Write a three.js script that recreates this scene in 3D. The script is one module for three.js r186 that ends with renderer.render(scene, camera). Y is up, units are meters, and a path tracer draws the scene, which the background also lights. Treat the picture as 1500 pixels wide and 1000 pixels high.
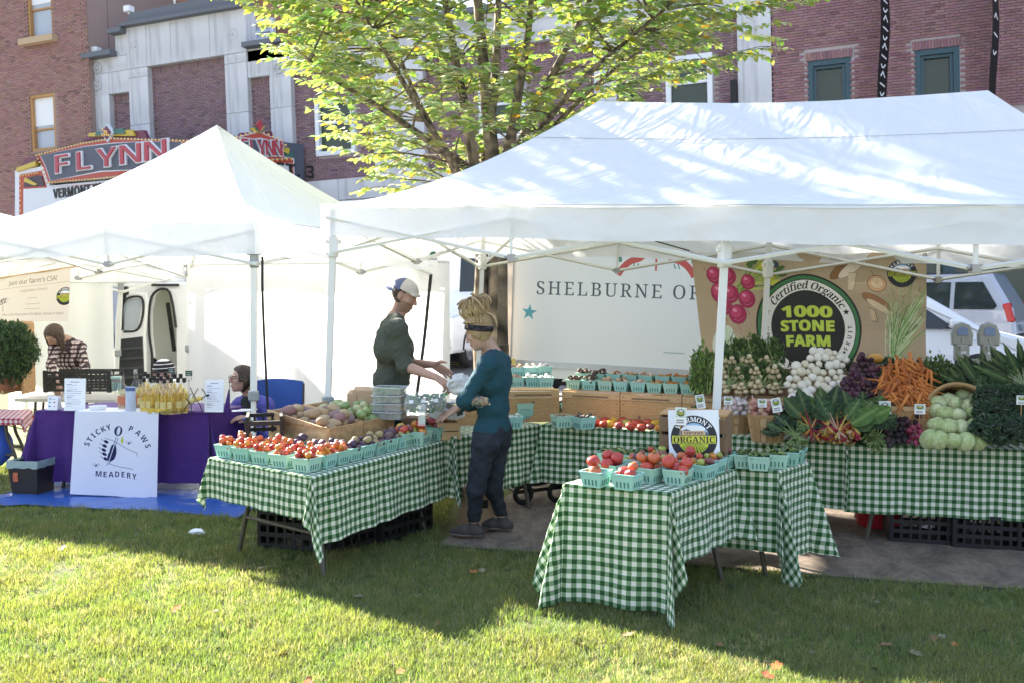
import * as THREE from 'three';
import { mergeGeometries, mergeVertices } from 'three/addons/utils/BufferGeometryUtils.js';
import { RoundedBoxGeometry } from 'three/addons/geometries/RoundedBoxGeometry.js';
import { TextGeometry } from 'three/addons/geometries/TextGeometry.js';
import { FontLoader } from 'three/addons/loaders/FontLoader.js';
import { ImprovedNoise } from 'three/addons/math/ImprovedNoise.js';

// ---------- camera, sky, sun, exposure ----------
const W0 = 1500, H0 = 1000, FOC = 1326, HOR = 440, EYE = 1.7;
const scene = new THREE.Scene();
const camera = new THREE.PerspectiveCamera(2 * Math.atan(500 / FOC) * 180 / Math.PI, 1500 / 1000, 0.1, 400);
const PITCH = Math.atan((500 - HOR) / FOC);
camera.position.set(0, EYE, 0); camera.rotation.x = -PITCH; camera.updateMatrixWorld();
camera.focus = 6.3; camera.userData.fStop = 5;
const SUN_AZ = 39 * Math.PI / 180, SUN_EL = 26 * Math.PI / 180;
const sunDir = new THREE.Vector3(-Math.sin(SUN_AZ) * Math.cos(SUN_EL), Math.sin(SUN_EL), -Math.cos(SUN_AZ) * Math.cos(SUN_EL));
{
  const w = 256, h = 128, data = new Float32Array(w * h * 4);
  for (let j = 0; j < h; j++) for (let i = 0; i < w; i++) {
    const th = (j + .5) / h * Math.PI - Math.PI / 2, ph = ((i + .5) / w - .5) * 2 * Math.PI;
    const d = new THREE.Vector3(Math.cos(ph) * Math.cos(th), Math.sin(th), Math.sin(ph) * Math.cos(th));
    const e = Math.max(0, d.y), k = Math.pow(1 - e, 2.5), c = Math.max(0, d.dot(sunDir));
    const g = Math.pow(c, 6) * .55 + Math.pow(c, 40) * 1.2;
    let r = .30 + .42 * k + g, gr = .43 + .36 * k + g * .95, b = .72 + .2 * k + g * .85;
    if (d.y < 0) { r = .25; gr = .26; b = .27; }
    const o = (j * w + i) * 4; data[o] = r * .325; data[o + 1] = gr * .32; data[o + 2] = b * .305; data[o + 3] = 1;
  }
  const t = new THREE.DataTexture(data, w, h, THREE.RGBAFormat, THREE.FloatType);
  t.mapping = THREE.EquirectangularReflectionMapping; t.magFilter = THREE.LinearFilter; t.minFilter = THREE.LinearFilter; t.needsUpdate = true;
  scene.background = t; scene.environment = t;
}
const sun = new THREE.DirectionalLight(new THREE.Color().setRGB(1, .93, .82), 5);
sun.position.copy(sunDir).multiplyScalar(60); sun.castShadow = true; sun.shadow.radius = 2.2; sun.shadow.mapSize.set(4096, 4096);
Object.assign(sun.shadow.camera, { left: -25, right: 25, top: 25, bottom: -25, near: 1, far: 140 });
scene.add(sun); scene.add(sun.target); sun.target.position.set(0, 0, -8);
const EXPOSURE = 7.0;

// ---------- helpers ----------
let seed = 12345;
const rnd = () => { seed = (seed + 0x6D2B79F5) | 0; let t = Math.imul(seed ^ (seed >>> 15), 1 | seed); t = (t + Math.imul(t ^ (t >>> 7), 61 | t)) ^ t; return ((t ^ (t >>> 14)) >>> 0) / 4294967296; };
const rr = (a, b) => a + (b - a) * rnd();
const pick = (a) => a[Math.floor(rnd() * a.length)];
const noise = new ImprovedNoise();
const V = (x, y, z) => new THREE.Vector3(x, y, z);
function ray(px, py) { const cp = Math.cos(PITCH), sp = Math.sin(PITCH), x = px - 750, u = 500 - py; return V(x, u * cp - FOC * sp, -(FOC * cp + u * sp)); }
function P(px, py, d) { const r = ray(px, py); return V(0, EYE, 0).addScaledVector(r, -d / r.z); }          // a pixel of the survey photo at d metres in front
function G(px, py, h = 0) { const r = ray(px, py); return V(0, EYE, 0).addScaledVector(r, (h - EYE) / r.y); } // the same on a level h metres up
const lin = (r, g, b) => new THREE.Color().setRGB(r, g, b);
const used = {};
function numbered(n) { const k = used[n] = (used[n] ?? -1) + 1; return k ? n + '_' + String(k).padStart(3, '0') : n; }
function shadow(m) { m.castShadow = true; m.receiveShadow = true; return m; }
function tag(o, label, category, group, kind) { if (label) o.userData.label = label; if (category) o.userData.category = category; if (group) o.userData.group = group; if (kind) o.userData.kind = kind; return o; }
function thing(name, label, category, pos, ry = 0, group) { const o = new THREE.Group(); o.name = numbered(name); if (pos) o.position.copy(pos); o.rotation.y = ry; scene.add(o); return tag(o, label, category, group); }
function part(name, geo, mat, parent, label) { const m = shadow(new THREE.Mesh(Array.isArray(geo) ? merge(geo) : geo, mat)); m.name = name; if (label) m.userData.label = label; parent.add(m); return m; }
function one(name, label, category, geo, mat, pos, ry = 0, group) { const m = part(numbered(name), geo, mat, scene); if (pos) m.position.copy(pos); m.rotation.y = ry; return tag(m, label, category, group); }
function struct(name, geo, mat) { const m = part(numbered(name), geo, mat, scene); m.userData.kind = 'structure'; return m; }
function again(src, label, pos, ry, group) { const c = src.clone(); c.name = numbered(src.name.replace(/_\d{3}$/, '')); if (pos) c.position.copy(pos); if (ry !== undefined) c.rotation.y = ry; if (label) c.userData.label = label; if (group) c.userData.group = group; scene.add(c); return c; }
function merge(gs) {
  gs = gs.map((g) => { g = g.index ? g.toNonIndexed() : g; const o = new THREE.BufferGeometry(); o.setAttribute('position', g.attributes.position); o.setAttribute('normal', g.attributes.normal);
    o.setAttribute('uv', g.attributes.uv || new THREE.BufferAttribute(new Float32Array(g.attributes.position.count * 2), 2)); if (g.attributes.color) o.setAttribute('color', g.attributes.color); return o; });
  if (gs.some((g) => g.attributes.color)) gs.forEach((g) => { if (!g.attributes.color) g.setAttribute('color', new THREE.BufferAttribute(new Float32Array(g.attributes.position.count * 3).fill(1), 3)); });
  return mergeGeometries(gs);
}
function box(w, h, d, x = 0, y = 0, z = 0, rx = 0, ry = 0, rz = 0, r = 0) { const g = r ? new RoundedBoxGeometry(w, h, d, 2, r) : new THREE.BoxGeometry(w, h, d); g.rotateX(rx); g.rotateY(ry); g.rotateZ(rz); g.translate(x, y, z); return g; }
function cyl(r0, r1, h, x = 0, y = 0, z = 0, n = 12, open = false) { const g = new THREE.CylinderGeometry(r1, r0, h, n, 1, open); g.translate(x, y + h / 2, z); return g; }
function ball(r, x = 0, y = 0, z = 0, n = 12, m = 8) { const g = new THREE.SphereGeometry(r, n, m); g.translate(x, y, z); return g; }
function orient(g, a, b) { const d = b.clone().sub(a), q = new THREE.Quaternion().setFromUnitVectors(V(0, 1, 0), d.clone().normalize()); g.applyQuaternion(q); g.translate((a.x + b.x) / 2, (a.y + b.y) / 2, (a.z + b.z) / 2); return g; }
function bar(a, b, r, r2 = r, n = 8) { return orient(new THREE.CylinderGeometry(r2, r, a.distanceTo(b), n), a, b); }
function sq(a, b, w, t = w) { return orient(new THREE.BoxGeometry(w, a.distanceTo(b), t), a, b); }
function tube(pts, r, n = 16, k = 6) { return new THREE.TubeGeometry(new THREE.CatmullRomCurve3(pts), n, r, k); }
function taper(pts, r0, r1, n = 14, k = 7) { const g = tube(pts, 1, n, k), p = g.attributes.position, c = new THREE.CatmullRomCurve3(pts); for (let i = 0; i <= n; i++) { const o = c.getPointAt(i / n), r = r0 + (r1 - r0) * i / n; for (let j = 0; j <= k; j++) { const q = i * (k + 1) + j; p.setXYZ(q, o.x + (p.getX(q) - o.x) * r, o.y + (p.getY(q) - o.y) * r, o.z + (p.getZ(q) - o.z) * r); } } g.computeVertexNormals(); return g; }
function lathe(pts, n = 20) { return new THREE.LatheGeometry(pts.map(([x, y]) => new THREE.Vector2(x, y)), n); }
function extrude(pts, depth, bevel = 0, holes = []) { const s = new THREE.Shape(pts.map(([x, y]) => new THREE.Vector2(x, y))); for (const h of holes) s.holes.push(new THREE.Path(h.map(([x, y]) => new THREE.Vector2(x, y)))); return new THREE.ExtrudeGeometry(s, { depth, bevelEnabled: bevel > 0, bevelSize: bevel, bevelThickness: bevel, bevelSegments: 2, curveSegments: 10 }); }
function grid(nu, nv, f, uvf) { // a sheet from a function of (0..1, 0..1)
  const pos = [], uv = [], idx = [];
  for (let j = 0; j <= nv; j++) for (let i = 0; i <= nu; i++) { const p = f(i / nu, j / nv); pos.push(p.x, p.y, p.z); const t = uvf ? uvf(i / nu, j / nv) : [i / nu, j / nv]; uv.push(t[0], t[1]); }
  for (let j = 0; j < nv; j++) for (let i = 0; i < nu; i++) { const a = j * (nu + 1) + i; idx.push(a, a + 1, a + nu + 2, a, a + nu + 2, a + nu + 1); }
  const g = new THREE.BufferGeometry(); g.setAttribute('position', new THREE.Float32BufferAttribute(pos, 3)); g.setAttribute('uv', new THREE.Float32BufferAttribute(uv, 2)); g.setIndex(idx); g.computeVertexNormals(); return g;
}
function tint(g, c) { const n = g.attributes.position.count, a = new Float32Array(n * 3); for (let i = 0; i < n; i++) { a[3 * i] = c.r; a[3 * i + 1] = c.g; a[3 * i + 2] = c.b; } g.setAttribute('color', new THREE.BufferAttribute(a, 3)); return g; }
function lumpy(g, amp, freq, off = 0) { g = mergeVertices(g, 1e-5); const p = g.attributes.position; for (let i = 0; i < p.count; i++) { const v = V(p.getX(i), p.getY(i), p.getZ(i)), k = 1 + amp * noise.noise(v.x * freq + off, v.y * freq + off * 2.1, v.z * freq - off); p.setXYZ(i, v.x * k, v.y * k, v.z * k); } g.computeVertexNormals(); return g; }
const std = (c, rough = .7, o = {}) => new THREE.MeshStandardMaterial({ color: Array.isArray(c) ? lin(...c) : c, roughness: rough, side: THREE.DoubleSide, ...o });
const phy = (c, rough = .7, o = {}) => new THREE.MeshPhysicalMaterial({ color: Array.isArray(c) ? lin(...c) : c, roughness: rough, side: THREE.DoubleSide, ...o });
function canvasTex(w, h, draw, rep) { const c = document.createElement('canvas'); c.width = w; c.height = h; const x = c.getContext('2d'); draw(x, w, h); const t = new THREE.CanvasTexture(c); t.colorSpace = THREE.SRGBColorSpace; t.anisotropy = 8; if (rep) { t.wrapS = t.wrapT = THREE.RepeatWrapping; t.repeat.set(rep[0], rep[1]); } return t; }
function noiseTex(n, f, rep, color = true) { // tileable-ish grain computed per pixel; f(u, v) -> [r,g,b] 0..1
  const d = new Uint8Array(n * n * 4); for (let j = 0; j < n; j++) for (let i = 0; i < n; i++) { const c = f(i / n, j / n), o = (j * n + i) * 4; d[o] = c[0] * 255; d[o + 1] = c[1] * 255; d[o + 2] = c[2] * 255; d[o + 3] = 255; }
  const t = new THREE.DataTexture(d, n, n); t.magFilter = THREE.LinearFilter; t.minFilter = THREE.LinearMipmapLinearFilter; t.generateMipmaps = true; t.wrapS = t.wrapT = THREE.RepeatWrapping; if (color) t.colorSpace = THREE.SRGBColorSpace; t.repeat.set(rep[0], rep[1]); t.needsUpdate = true; return t;
}
const tn = (u, v, f, s = 0) => { const a = u * Math.PI * 2, b = v * Math.PI * 2, k = f / (2 * Math.PI); return noise.noise(Math.cos(a) * k + s, Math.sin(a) * k + Math.cos(b) * k * .7, Math.sin(b) * k + s * 1.7); };
const clamp = (x, a = 0, b = 1) => Math.min(b, Math.max(a, x));
class Frame { // an upright plane in the place; toLocal() finds where a surveyed pixel meets it
  constructor(o, ry, rz = 0) { this.m = new THREE.Matrix4().makeRotationFromEuler(new THREE.Euler(0, ry, rz)).setPosition(o); this.inv = this.m.clone().invert(); this.o = o; this.ry = ry; this.rz = rz; }
  at(px, py, z = 0) { const o = V(0, EYE, 0).applyMatrix4(this.inv), r = ray(px, py).transformDirection(this.inv); const k = (z - o.z) / r.z; return [o.x + r.x * k, o.y + r.y * k]; }
  group(name, label, cat, grp) { const g = thing(name, label, cat, this.o, 0, grp); g.rotation.set(0, this.ry, this.rz); return g; }
}
const loader = new FontLoader();
const fontBold = await loader.loadAsync('fonts/droid/droid_sans_bold.typeface.json');
const fontReg = await loader.loadAsync('fonts/droid/droid_sans_regular.typeface.json');
const fontSerif = await loader.loadAsync('fonts/droid/droid_serif_regular.typeface.json');
function text(s, size, depth, font = fontBold, bevel = 0) { const g = new TextGeometry(s, { font, size, depth, curveSegments: 5, bevelEnabled: bevel > 0, bevelSize: bevel, bevelThickness: .004, bevelSegments: 1 }); g.computeBoundingBox(); return g; }

// ---------- shared materials ----------
const woodTex = noiseTex(256, (u, v) => { const r = .5 + .5 * Math.sin(v * 40 + 6 * tn(u, v, 3, 4) + 2 * tn(u, v, 9)); const k = .86 + .1 * r + .08 * tn(u, v, 24, 7); return [clamp(k), clamp(k * .97), clamp(k * .92)]; }, [2, 2]);
const M = {
  canopy: phy([.91, .91, .92], 1, { transmission: .34, thickness: 0, bumpMap: noiseTex(128, (u, v) => { const k = clamp(.5 + .6 * tn(u, v, 5) + .25 * tn(u, v, 14, 3)); return [k, k, k]; }, [1, 1], false), bumpScale: .015 }),
  wallcloth: phy([.86, .86, .86], 1, { transmission: .5, thickness: 0 }),
  frame: std([.78, .78, .74], .4), bracket: std([.3, .33, .33], .5), black: std([.006, .0065, .007], .6), strap: std([.02, .02, .02], .8),
  wood: std([.62, .39, .19], .75, { map: woodTex }), woodPale: std([.72, .5, .29], .75, { map: woodTex }), woodOld: std([.27, .18, .11], .8, { map: woodTex }), basketWood: std([.5, .33, .16], .75, { map: woodTex }),
  pulp: std([.35, .6, .5], .92, { bumpMap: noiseTex(64, () => { const k = rnd(); return [k, k, k]; }, [4, 4], false), bumpScale: .0008 }), pulpDark: std([.05, .16, .13], .95),
  metal: std([.35, .34, .33], .4, { metalness: .9 }), legs: std([.09, .08, .06], .5, { metalness: .3 }),
  white: std([.8, .8, .8], .6), paper: std([.82, .82, .84], .7),
  glass: phy([.95, .97, .97], .05, { transmission: 1, thickness: 0, ior: 1.5 }), clearPlastic: phy([.93, .96, .95], .18, { transmission: .85, thickness: 0, ior: 1.45 }),
  winGlass: phy([.03, .035, .04], .04, { metalness: 0, ior: 1.6 }),
};
// ---------- ground, street ----------
const STREET = .34, FARSIDE = .78, roadY = (d) => STREET - .03 + (FARSIDE - STREET - .05) * clamp((d - 12.1) / 9.1);
const ST = new Frame(V(0, 0, 0), -20 * Math.PI / 180);         // street frame: local -z is across the street, local x along it
const stp = (x, y, dist) => V(x, y, -dist).applyMatrix4(ST.m);
const soil = noiseTex(256, (u, v) => { const k = .5 + .3 * tn(u, v, 6) + .35 * (rnd() - .5); return [clamp(.24 + .16 * k), clamp(.25 + .17 * k), clamp(.10 + .1 * k)]; }, [.9, .9]);
const rise = (d) => STREET * clamp((d - 9.2) / 1.6) ** 1.4;
struct('lawn', grid(60, 60, (u, v) => { const p = stp(-45 + 90 * u, 0, -14 + 24.9 * v); p.y = rise(-14 + 24.9 * v) + .012 * noise.noise(p.x * 1.3, 3, p.z * 1.3); return p; }, (u, v) => [90 * u, 24.9 * v]), std([1, 1, 1], 1, { map: soil }));
const asphalt = noiseTex(128, () => { const k = .30 + .1 * rnd(); return [k, k, k * 1.06]; }, [1.2, 1.2]);
const concrete = noiseTex(256, (u, v) => { const k = .6 + .1 * tn(u, v, 5) + .06 * rnd(); return [k, k * .98, k * .95]; }, [.5, .5]);
const flat = (x0, x1, d0, d1, y) => grid(2, 2, (u, v) => stp(x0 + (x1 - x0) * u, typeof y === 'function' ? y(d0 + (d1 - d0) * v) : y, d0 + (d1 - d0) * v), (u, v) => [(x1 - x0) * u, (d1 - d0) * v]);
struct('ground', flat(-180, 180, -120, 220, -.15), std([.16, .16, .15], 1));
const pave = struct('pavement', [0, 1].map((k) => flat(-70, 70, k ? 21.4 : 10.95, k ? 24.5 : 12, k ? FARSIDE : STREET - .05)), std([.5, .49, .47], .9));
{ // paving slabs laid on both pavements
  const slabG = box(1.46, .06, 1.0), mats = [.36, .42, .39].map((k) => std([k, k * .99, k * .97], .9, { map: concrete }));
  let n = 0; for (const [d, y, xs] of [[22, FARSIDE + .1, [-2, 24]], [23, FARSIDE + .1, [-2, 24]], [11.45, STREET, [-14, 14]]]) for (let x = xs[0]; x < xs[1]; x += 1.475) { const m = part('slab', slabG, mats[n++ % 3], pave); m.position.copy(stp(x, y, d)); m.rotation.y = ST.ry; }
}
struct('road', flat(-120, 120, 12.1, 21.2, roadY), std([.8, .8, .85], .95, { map: asphalt }));
struct('kerb', [[12.05, STREET], [21.3, FARSIDE + .08]].map(([d, e]) => { const g = box(140, .2, .16, 0, e - .04, -d); g.applyMatrix4(ST.m); return g; }), std([.42, .41, .4], .85));
struct('lane_marking', [15.9, 16.25].map((d) => flat(-60, 60, d, d + .1, (q) => roadY(q) + .005)), std([.62, .45, .06], .8));
{ const g = []; for (let i = 0; i < 14; i++) g.push(flat(-20 + i * 2.9, -19.9 + i * 2.9, 18.9, 21.1, (q) => roadY(q) + .005)); struct('parking_marking', g, std([.7, .7, .7], .8)); }

// ---------- buildings across the street ----------
const FAC = new Frame(V(7.7, FARSIDE, -22), -20 * Math.PI / 180, .031);
const brickG = new THREE.BoxGeometry(.196, .056, .05), soldierG = new THREE.BoxGeometry(.056, .2, .05);
const mBrick = std([1, 1, 1], .9), mMortar = std([.42, .37, .37], .95), mMortarRed = std([.33, .24, .21], .95);
const inRect = (x, y, r, m = 0) => x > r[0] - m && x < r[2] + m && y > r[1] - m && y < r[3] + m;
function bricks(parent, rects, holes, z, tone, soldiers = []) { // courses of single bricks, with gaps for openings
  const list = [];
  for (const r of rects) for (let j = 0, y = r[1] + .033; y < r[3] - .02; j++, y += .067) for (let x = r[0] + (j % 2 ? .104 : .0); x < r[2] + .05; x += .207) { const cx = clamp(x, r[0] + .02, r[2] - .02); if (!holes.some((h) => inRect(x, y, h, .06))) list.push([cx, y, 0, x < r[0] + .1 || x > r[2] - .1]); }
  for (const s of soldiers) for (let x = s[0] + .034; x < s[2]; x += .067) list.push([x, (s[1] + s[3]) / 2, 1]);
  for (const kind of [0, 1]) {
    const L = list.filter((b) => b[2] === kind); if (!L.length) continue;
    const im = new THREE.InstancedMesh(kind ? soldierG : brickG, mBrick, L.length), m = new THREE.Matrix4(), c = new THREE.Color();
    L.forEach((b, i) => { m.makeScale(b[3] ? .55 : 1, 1, 1).setPosition(b[0], b[1], z + rr(-.002, .004)); im.setMatrixAt(i, m); const k = rr(.86, 1.14), w = rnd() < .05 ? .7 : 1; c.setRGB(tone[0] * k * w, tone[1] * k * w * rr(.9, 1.1), tone[2] * k * w * rr(.9, 1.1)); im.setColorAt(i, c); });
    shadow(im); im.name = kind ? 'soldier_bricks' : 'bricks'; im.userData.kind = 'stuff'; parent.add(im);
  }
}
const rect = (a, b, c, d, z = 0) => { const p = FAC.at(a, b, z), q = FAC.at(c, d, z), r = FAC.at(a, d, z), s = FAC.at(c, b, z); return [(p[0] + r[0]) / 2, (r[1] + q[1]) / 2, (q[0] + s[0]) / 2, (p[1] + s[1]) / 2]; };
function wallWithHoles(x0, y0, x1, y1, holes, depth) { return extrude([[x0, y0], [x1, y0], [x1, y1], [x0, y1]], depth, 0, holes.map((h) => [[h[0], h[1]], [h[2], h[1]], [h[2], h[3]], [h[0], h[3]]])); }
const fill = (r, d, z) => box(r[2] - r[0], r[3] - r[1], d, (r[0] + r[2]) / 2, (r[1] + r[3]) / 2, z);
function frameBars(r, w, d, z) { const [a, b, c, e] = r; return [box(w, e - b, d, a + w / 2, (b + e) / 2, z), box(w, e - b, d, c - w / 2, (b + e) / 2, z), box(c - a - 2 * w, w, d, (a + c) / 2, e - w / 2, z), box(c - a - 2 * w, w, d, (a + c) / 2, b + w / 2, z)]; }
function windowIn(parent, r, frameMat, w, glassMat, opts = {}) {
  const g = part('window', frameBars(r, w, .16, -.09), frameMat, parent);
  const i = [r[0] + w, r[1] + w, r[2] - w, r[3] - w];
  if (opts.inner) part('inner_frame', frameBars([i[0] + .004, i[1] + .004, i[2] - .004, i[3] - .004], w * .55, .1, -.12), frameMat, g);
  if (opts.rail !== undefined) { const ym = i[1] + (i[3] - i[1]) * opts.rail; part('sash_rail', box(i[2] - i[0], opts.railH || .06, .08, (i[0] + i[2]) / 2, ym, -.13), opts.railMat || frameMat, g); part('pane', box(i[2] - i[0], ym - i[1] - .03, .02, (i[0] + i[2]) / 2, (i[1] + ym) / 2 - .015, -.16), glassMat, g); part('pane', box(i[2] - i[0], i[3] - ym - .03, .02, (i[0] + i[2]) / 2, (i[3] + ym) / 2 + .015, -.14), glassMat, g); }
  else part('pane', box(i[2] - i[0], i[3] - i[1], .02, (i[0] + i[2]) / 2, (i[1] + i[3]) / 2, -.16), glassMat, g);
  if (opts.sill) part('sill', box(r[2] - r[0] + .3, .16, .3, (r[0] + r[2]) / 2, r[1] - .083, .02), opts.sill, g);
  if (opts.shade) part('blind', box(i[2] - i[0], (i[3] - i[1]) * opts.shade, .02, (i[0] + i[2]) / 2, i[3] - (i[3] - i[1]) * opts.shade / 2, -.118), M.white, g);
  return g;
}
// stone with streaks of dirt below copings
const stoneTex = noiseTex(512, (u, v) => { const a = .5 + .5 * tn(u, v * .3, 9), k = .82 + .07 * tn(u, v, 4, 2) - .1 * clamp(tn(u * 1, v * .12, 22, 5) * 1.6) + .05 * (rnd() - .5); return [clamp(k), clamp(k * 1.0), clamp(k * 1.0 + .01 * a)]; }, [.35, .35]);
const mStone = std([.86, .86, .87], .9, { map: stoneTex }), mCoping = std([.13, .14, .16], .7), mSalmon = std([.64, .36, .24], .9, { map: noiseTex(256, (u, v) => { const k = .78 + .16 * tn(u, v, 7) + .12 * (rnd() - .5) - (Math.abs((v * 24) % 1 - .5) < .07 ? .1 : 0); return [clamp(k + .05), clamp(k), clamp(k - .03)]; }, [.5, .5]) });
const mOrange = std([.44, .24, .09], .6), mTeal = std([.035, .08, .10], .5), mWhiteTrim = std([.72, .74, .76], .6);
const mSkyPane = phy([.42, .46, .52], .12), mDarkPane = phy([.04, .055, .035], .06);
const TOP = 12.8;
{ // left brick building
  const g = FAC.group('brick_building', 'red brick building with orange trimmed windows left of the theatre sign', 'building');
  const r = rect(-70, 5, 131, 300, .25), L = [r[0], 0, r[2], TOP + .4];
  const w1 = rect(37, -60, 75, 56, .25), w2 = rect(43, 137, 80, 221, .25), w3 = [w2[0] - 2.6, w2[1], w2[0] - 1.7, w2[3]];
  const wall = part('wall', wallWithHoles(L[0], L[1], L[2], L[3], [w1, w2, w3], .9).translate(0, 0, -.67), mMortarRed, g);
  bricks(g, [[L[0] + 1.5, 4.5, L[2], L[3]]], [w1, w2, w3], .235, [.32, .18, .155]);
  for (const w of [w1, w2, w3]) { const c = windowIn(g, w, mOrange, .1, mSkyPane, { rail: .38, railMat: mOrange, shade: .55 }); c.position.z = .21; if (w === w1) part('sill', box(w[2] - w[0] + .36, .2, .34, (w[0] + w[2]) / 2, w[1] - .103, .1), std([.5, .36, .22], .8), c); part('backing', fill(w, .02, -.5), std([.1, .1, .11], 1), c); }
  part('roof', box(L[2] - L[0] + .2, .2, 8, (L[0] + L[2]) / 2, L[3] + .1, -3.6), mCoping, g);
  part('side_wall', box(.3, L[3], 7.6, L[2] - .15, L[3] / 2, -4.5), mMortarRed, g);
}
{ // salmon wall rising behind the theatre
  const F2 = new Frame(V(7.7, FARSIDE, -22), FAC.ry, FAC.rz), g = F2.group('painted_brick_building', 'weathered salmon painted brick wall rising behind the theatre roof', 'building');
  const z = -4, p = FAC.at(100, 60, z), q = FAC.at(600, -30, z);
  part('wall', box(q[0] - p[0], 13.6, .4, (p[0] + q[0]) / 2, 6.8, z - .2), mSalmon, g);
  const w = [...FAC.at(374, 66, z), ...FAC.at(405, 28, z)]; windowIn(g, w, mWhiteTrim, .12, mSkyPane, { rail: .5 }).position.z = z + .24;
  part('roof', box(q[0] - p[0] + .3, .2, 5, (p[0] + q[0]) / 2, 13.7, z - 2.4), mCoping, g);
}
{ // theatre: stone front with brick panels
  const g = FAC.group('theatre_building', 'pale stone theatre front with red brick panels and stepped parapet', 'building');
  const uL = FAC.at(131, 100)[0], uR = FAC.at(1131, 100)[0];
  const yLow = FAC.at(150, 80)[1], yMid = FAC.at(178, 46)[1], yTop = FAC.at(270, 27)[1], yR = FAC.at(392, 68)[1], u1 = FAC.at(168, 60)[0], u2 = FAC.at(184, 40)[0], u3 = FAC.at(360, 20)[0];
  const panels = [rect(161, 136, 190, 192), rect(218, 89, 331, 205), rect(364, 112, 396, 196)].map((r) => [r[0], 3.6, r[2], r[3]]);
  const bayTop = FAC.at(480, 102)[1], bayBot = FAC.at(480, 264)[1], ub0 = FAC.at(429, 200)[0], ub1 = FAC.at(548, 200)[0], um0 = FAC.at(700, 200)[0], um1 = FAC.at(905, 200)[0], ur0 = FAC.at(925, 100)[0], ur1 = FAC.at(1081, 100)[0];
  const bays = [[ub0, bayBot, ub1, bayTop], [um0 - 1.6, bayBot, um1 - .6, bayTop], [ur0 - .4, bayBot, ur1, bayTop]];
  const w1 = rect(458, 143, 516, 226), wM = [um0, w1[1], um0 + 1.35, w1[3]], wR = rect(974, 80, 1043, 160);
  const wins = [w1, wM, [wR[0], w1[1], wR[2], w1[3]]];
  part('wall', wallWithHoles(uL, 0, uR, yLow - .35, [], .6).translate(0, 0, -1.05), mMortar, g);
  bricks(g, [[panels[0][0], 5.4, panels[0][2], panels[0][3] - .2], [panels[1][0], 5.2, panels[1][2], panels[1][3] - .2], [panels[2][0], 5.2, panels[2][2], panels[2][3] - .2], ...bays.map((b) => [b[0], b[1], b[2], b[3] - .2])], wins, -.2, [.24, .155, .165],
    [...panels, ...bays].map((p) => [p[0], p[3] - .2, p[2], p[3]]));
  part('brick_backing', [...panels, ...bays.flatMap((b, i) => { const w = wins[i]; return [[b[0], b[1], w[0], b[3]], [w[2], b[1], b[2], b[3]], [w[0], b[1], w[2], w[1]], [w[0], w[3], w[2], b[3]]]; })].map((p) => fill(p, .2, -.32)), mMortar, g);
  const st = (a, b, c, d, t = .12, z = 0) => { const m = part('stone_block', box(c - a - .012, d - b - .012, .5, (a + c) / 2, (b + d) / 2, -.25 + z), mStone, g); return m; };
  // pilasters and panels of stone, each block on its own
  const cols = [[uL, panels[0][0]], [panels[0][2], panels[1][0]], [panels[1][2], panels[2][0]], [panels[2][2], bays[0][0]], [bays[0][2], bays[1][0]], [bays[1][2], bays[2][0]], [ur1, uR]];
  cols.forEach(([a, b], i) => { let y = 0; const top = i < 1 ? panels[0][3] : i < 3 ? Math.min(panels[1][3], i === 1 ? panels[1][3] : panels[1][3]) : bayTop; for (const h of [3.4, 2.2, 1.55, 1.5, 1.5, 1.6]) { const e = Math.min(top, y + h); if (e - y > .1) st(a, y, b, e, .1, i === 6 ? .06 : .02); y = e; } });
  st(panels[0][0], panels[0][3], panels[0][2], panels[1][3]); st(uL, panels[0][3], panels[0][0], panels[1][3]);
  st(panels[2][0], panels[2][3], panels[2][2], panels[1][3]);
  st(panels[2][2], bayTop, bays[0][0], panels[1][3]);
  const c0 = panels[1][0], c1 = panels[1][2]; const yA = panels[1][3];
  st(uL, yA, u2 - .02, yLow - .12); st(u1, yLow - .12, u2, yMid - .1);
  for (const [a, b] of [[u2, c0], [c0, c0 + .95], [c0 + .95, c1 - .5], [c1 - .5, u3]]) st(a, yA, b, yTop, .1, .03);
  const band = [u3, ub0, ub1, um0 - 1.2, um1, ur0 + .6, uR]; for (let i = 0; i < band.length - 1; i++) { st(band[i], Math.max(bayTop, i < 1 ? yA : 0), band[i + 1], (bayTop + yR) / 2 + .1, .1, .01); st(band[i], (bayTop + yR) / 2 + .1, band[i + 1], yR); }
  for (let i = 0, u = ub0; u < uR - .8; i++, u += 1.5) { st(u, bayBot - .62, Math.min(u + 1.5, uR), bayBot, .1, .05); st(u, bayBot - 1.7, Math.min(u + 1.5, uR), bayBot - .62, .1, 0); }
  part('coping', [box(u1 - uL + .1, .16, .8, (uL + u1) / 2, yLow - .04, -.1), box(u2 - u1 + .06, .14, .8, (u1 + u2) / 2, yMid - .03, -.1), box(uR - u3, .14, .8, (u3 + uR) / 2, yR + .07, -.1), box(u3 - u2 + .1, .1, .7, (u2 + u3) / 2, yTop + .05, -.1)], mCoping, g);
  part('parapet_roof', extrude([[u2 - .02, 0], [u2 + .12, .34], [u3 - .12, .5], [u3 + .02, 0]], .4).translate(0, yTop + .1, -.4), mCoping, g);
  part('roof', box(uR - uL, .2, 9, (uL + uR) / 2, yLow - .5, -5.1), mCoping, g);
  for (const [x, y] of [[uL + .25, yLow + .18], [u2 + .1, yTop + .6], [u2 + 1.9, yTop + .75]]) part('security_light', [box(.24, .2, .26, x, y, -.05, 0, 0, 0, .03), cyl(.03, .03, .2, x, y - .25, -.05)], M.white, g);
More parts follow.
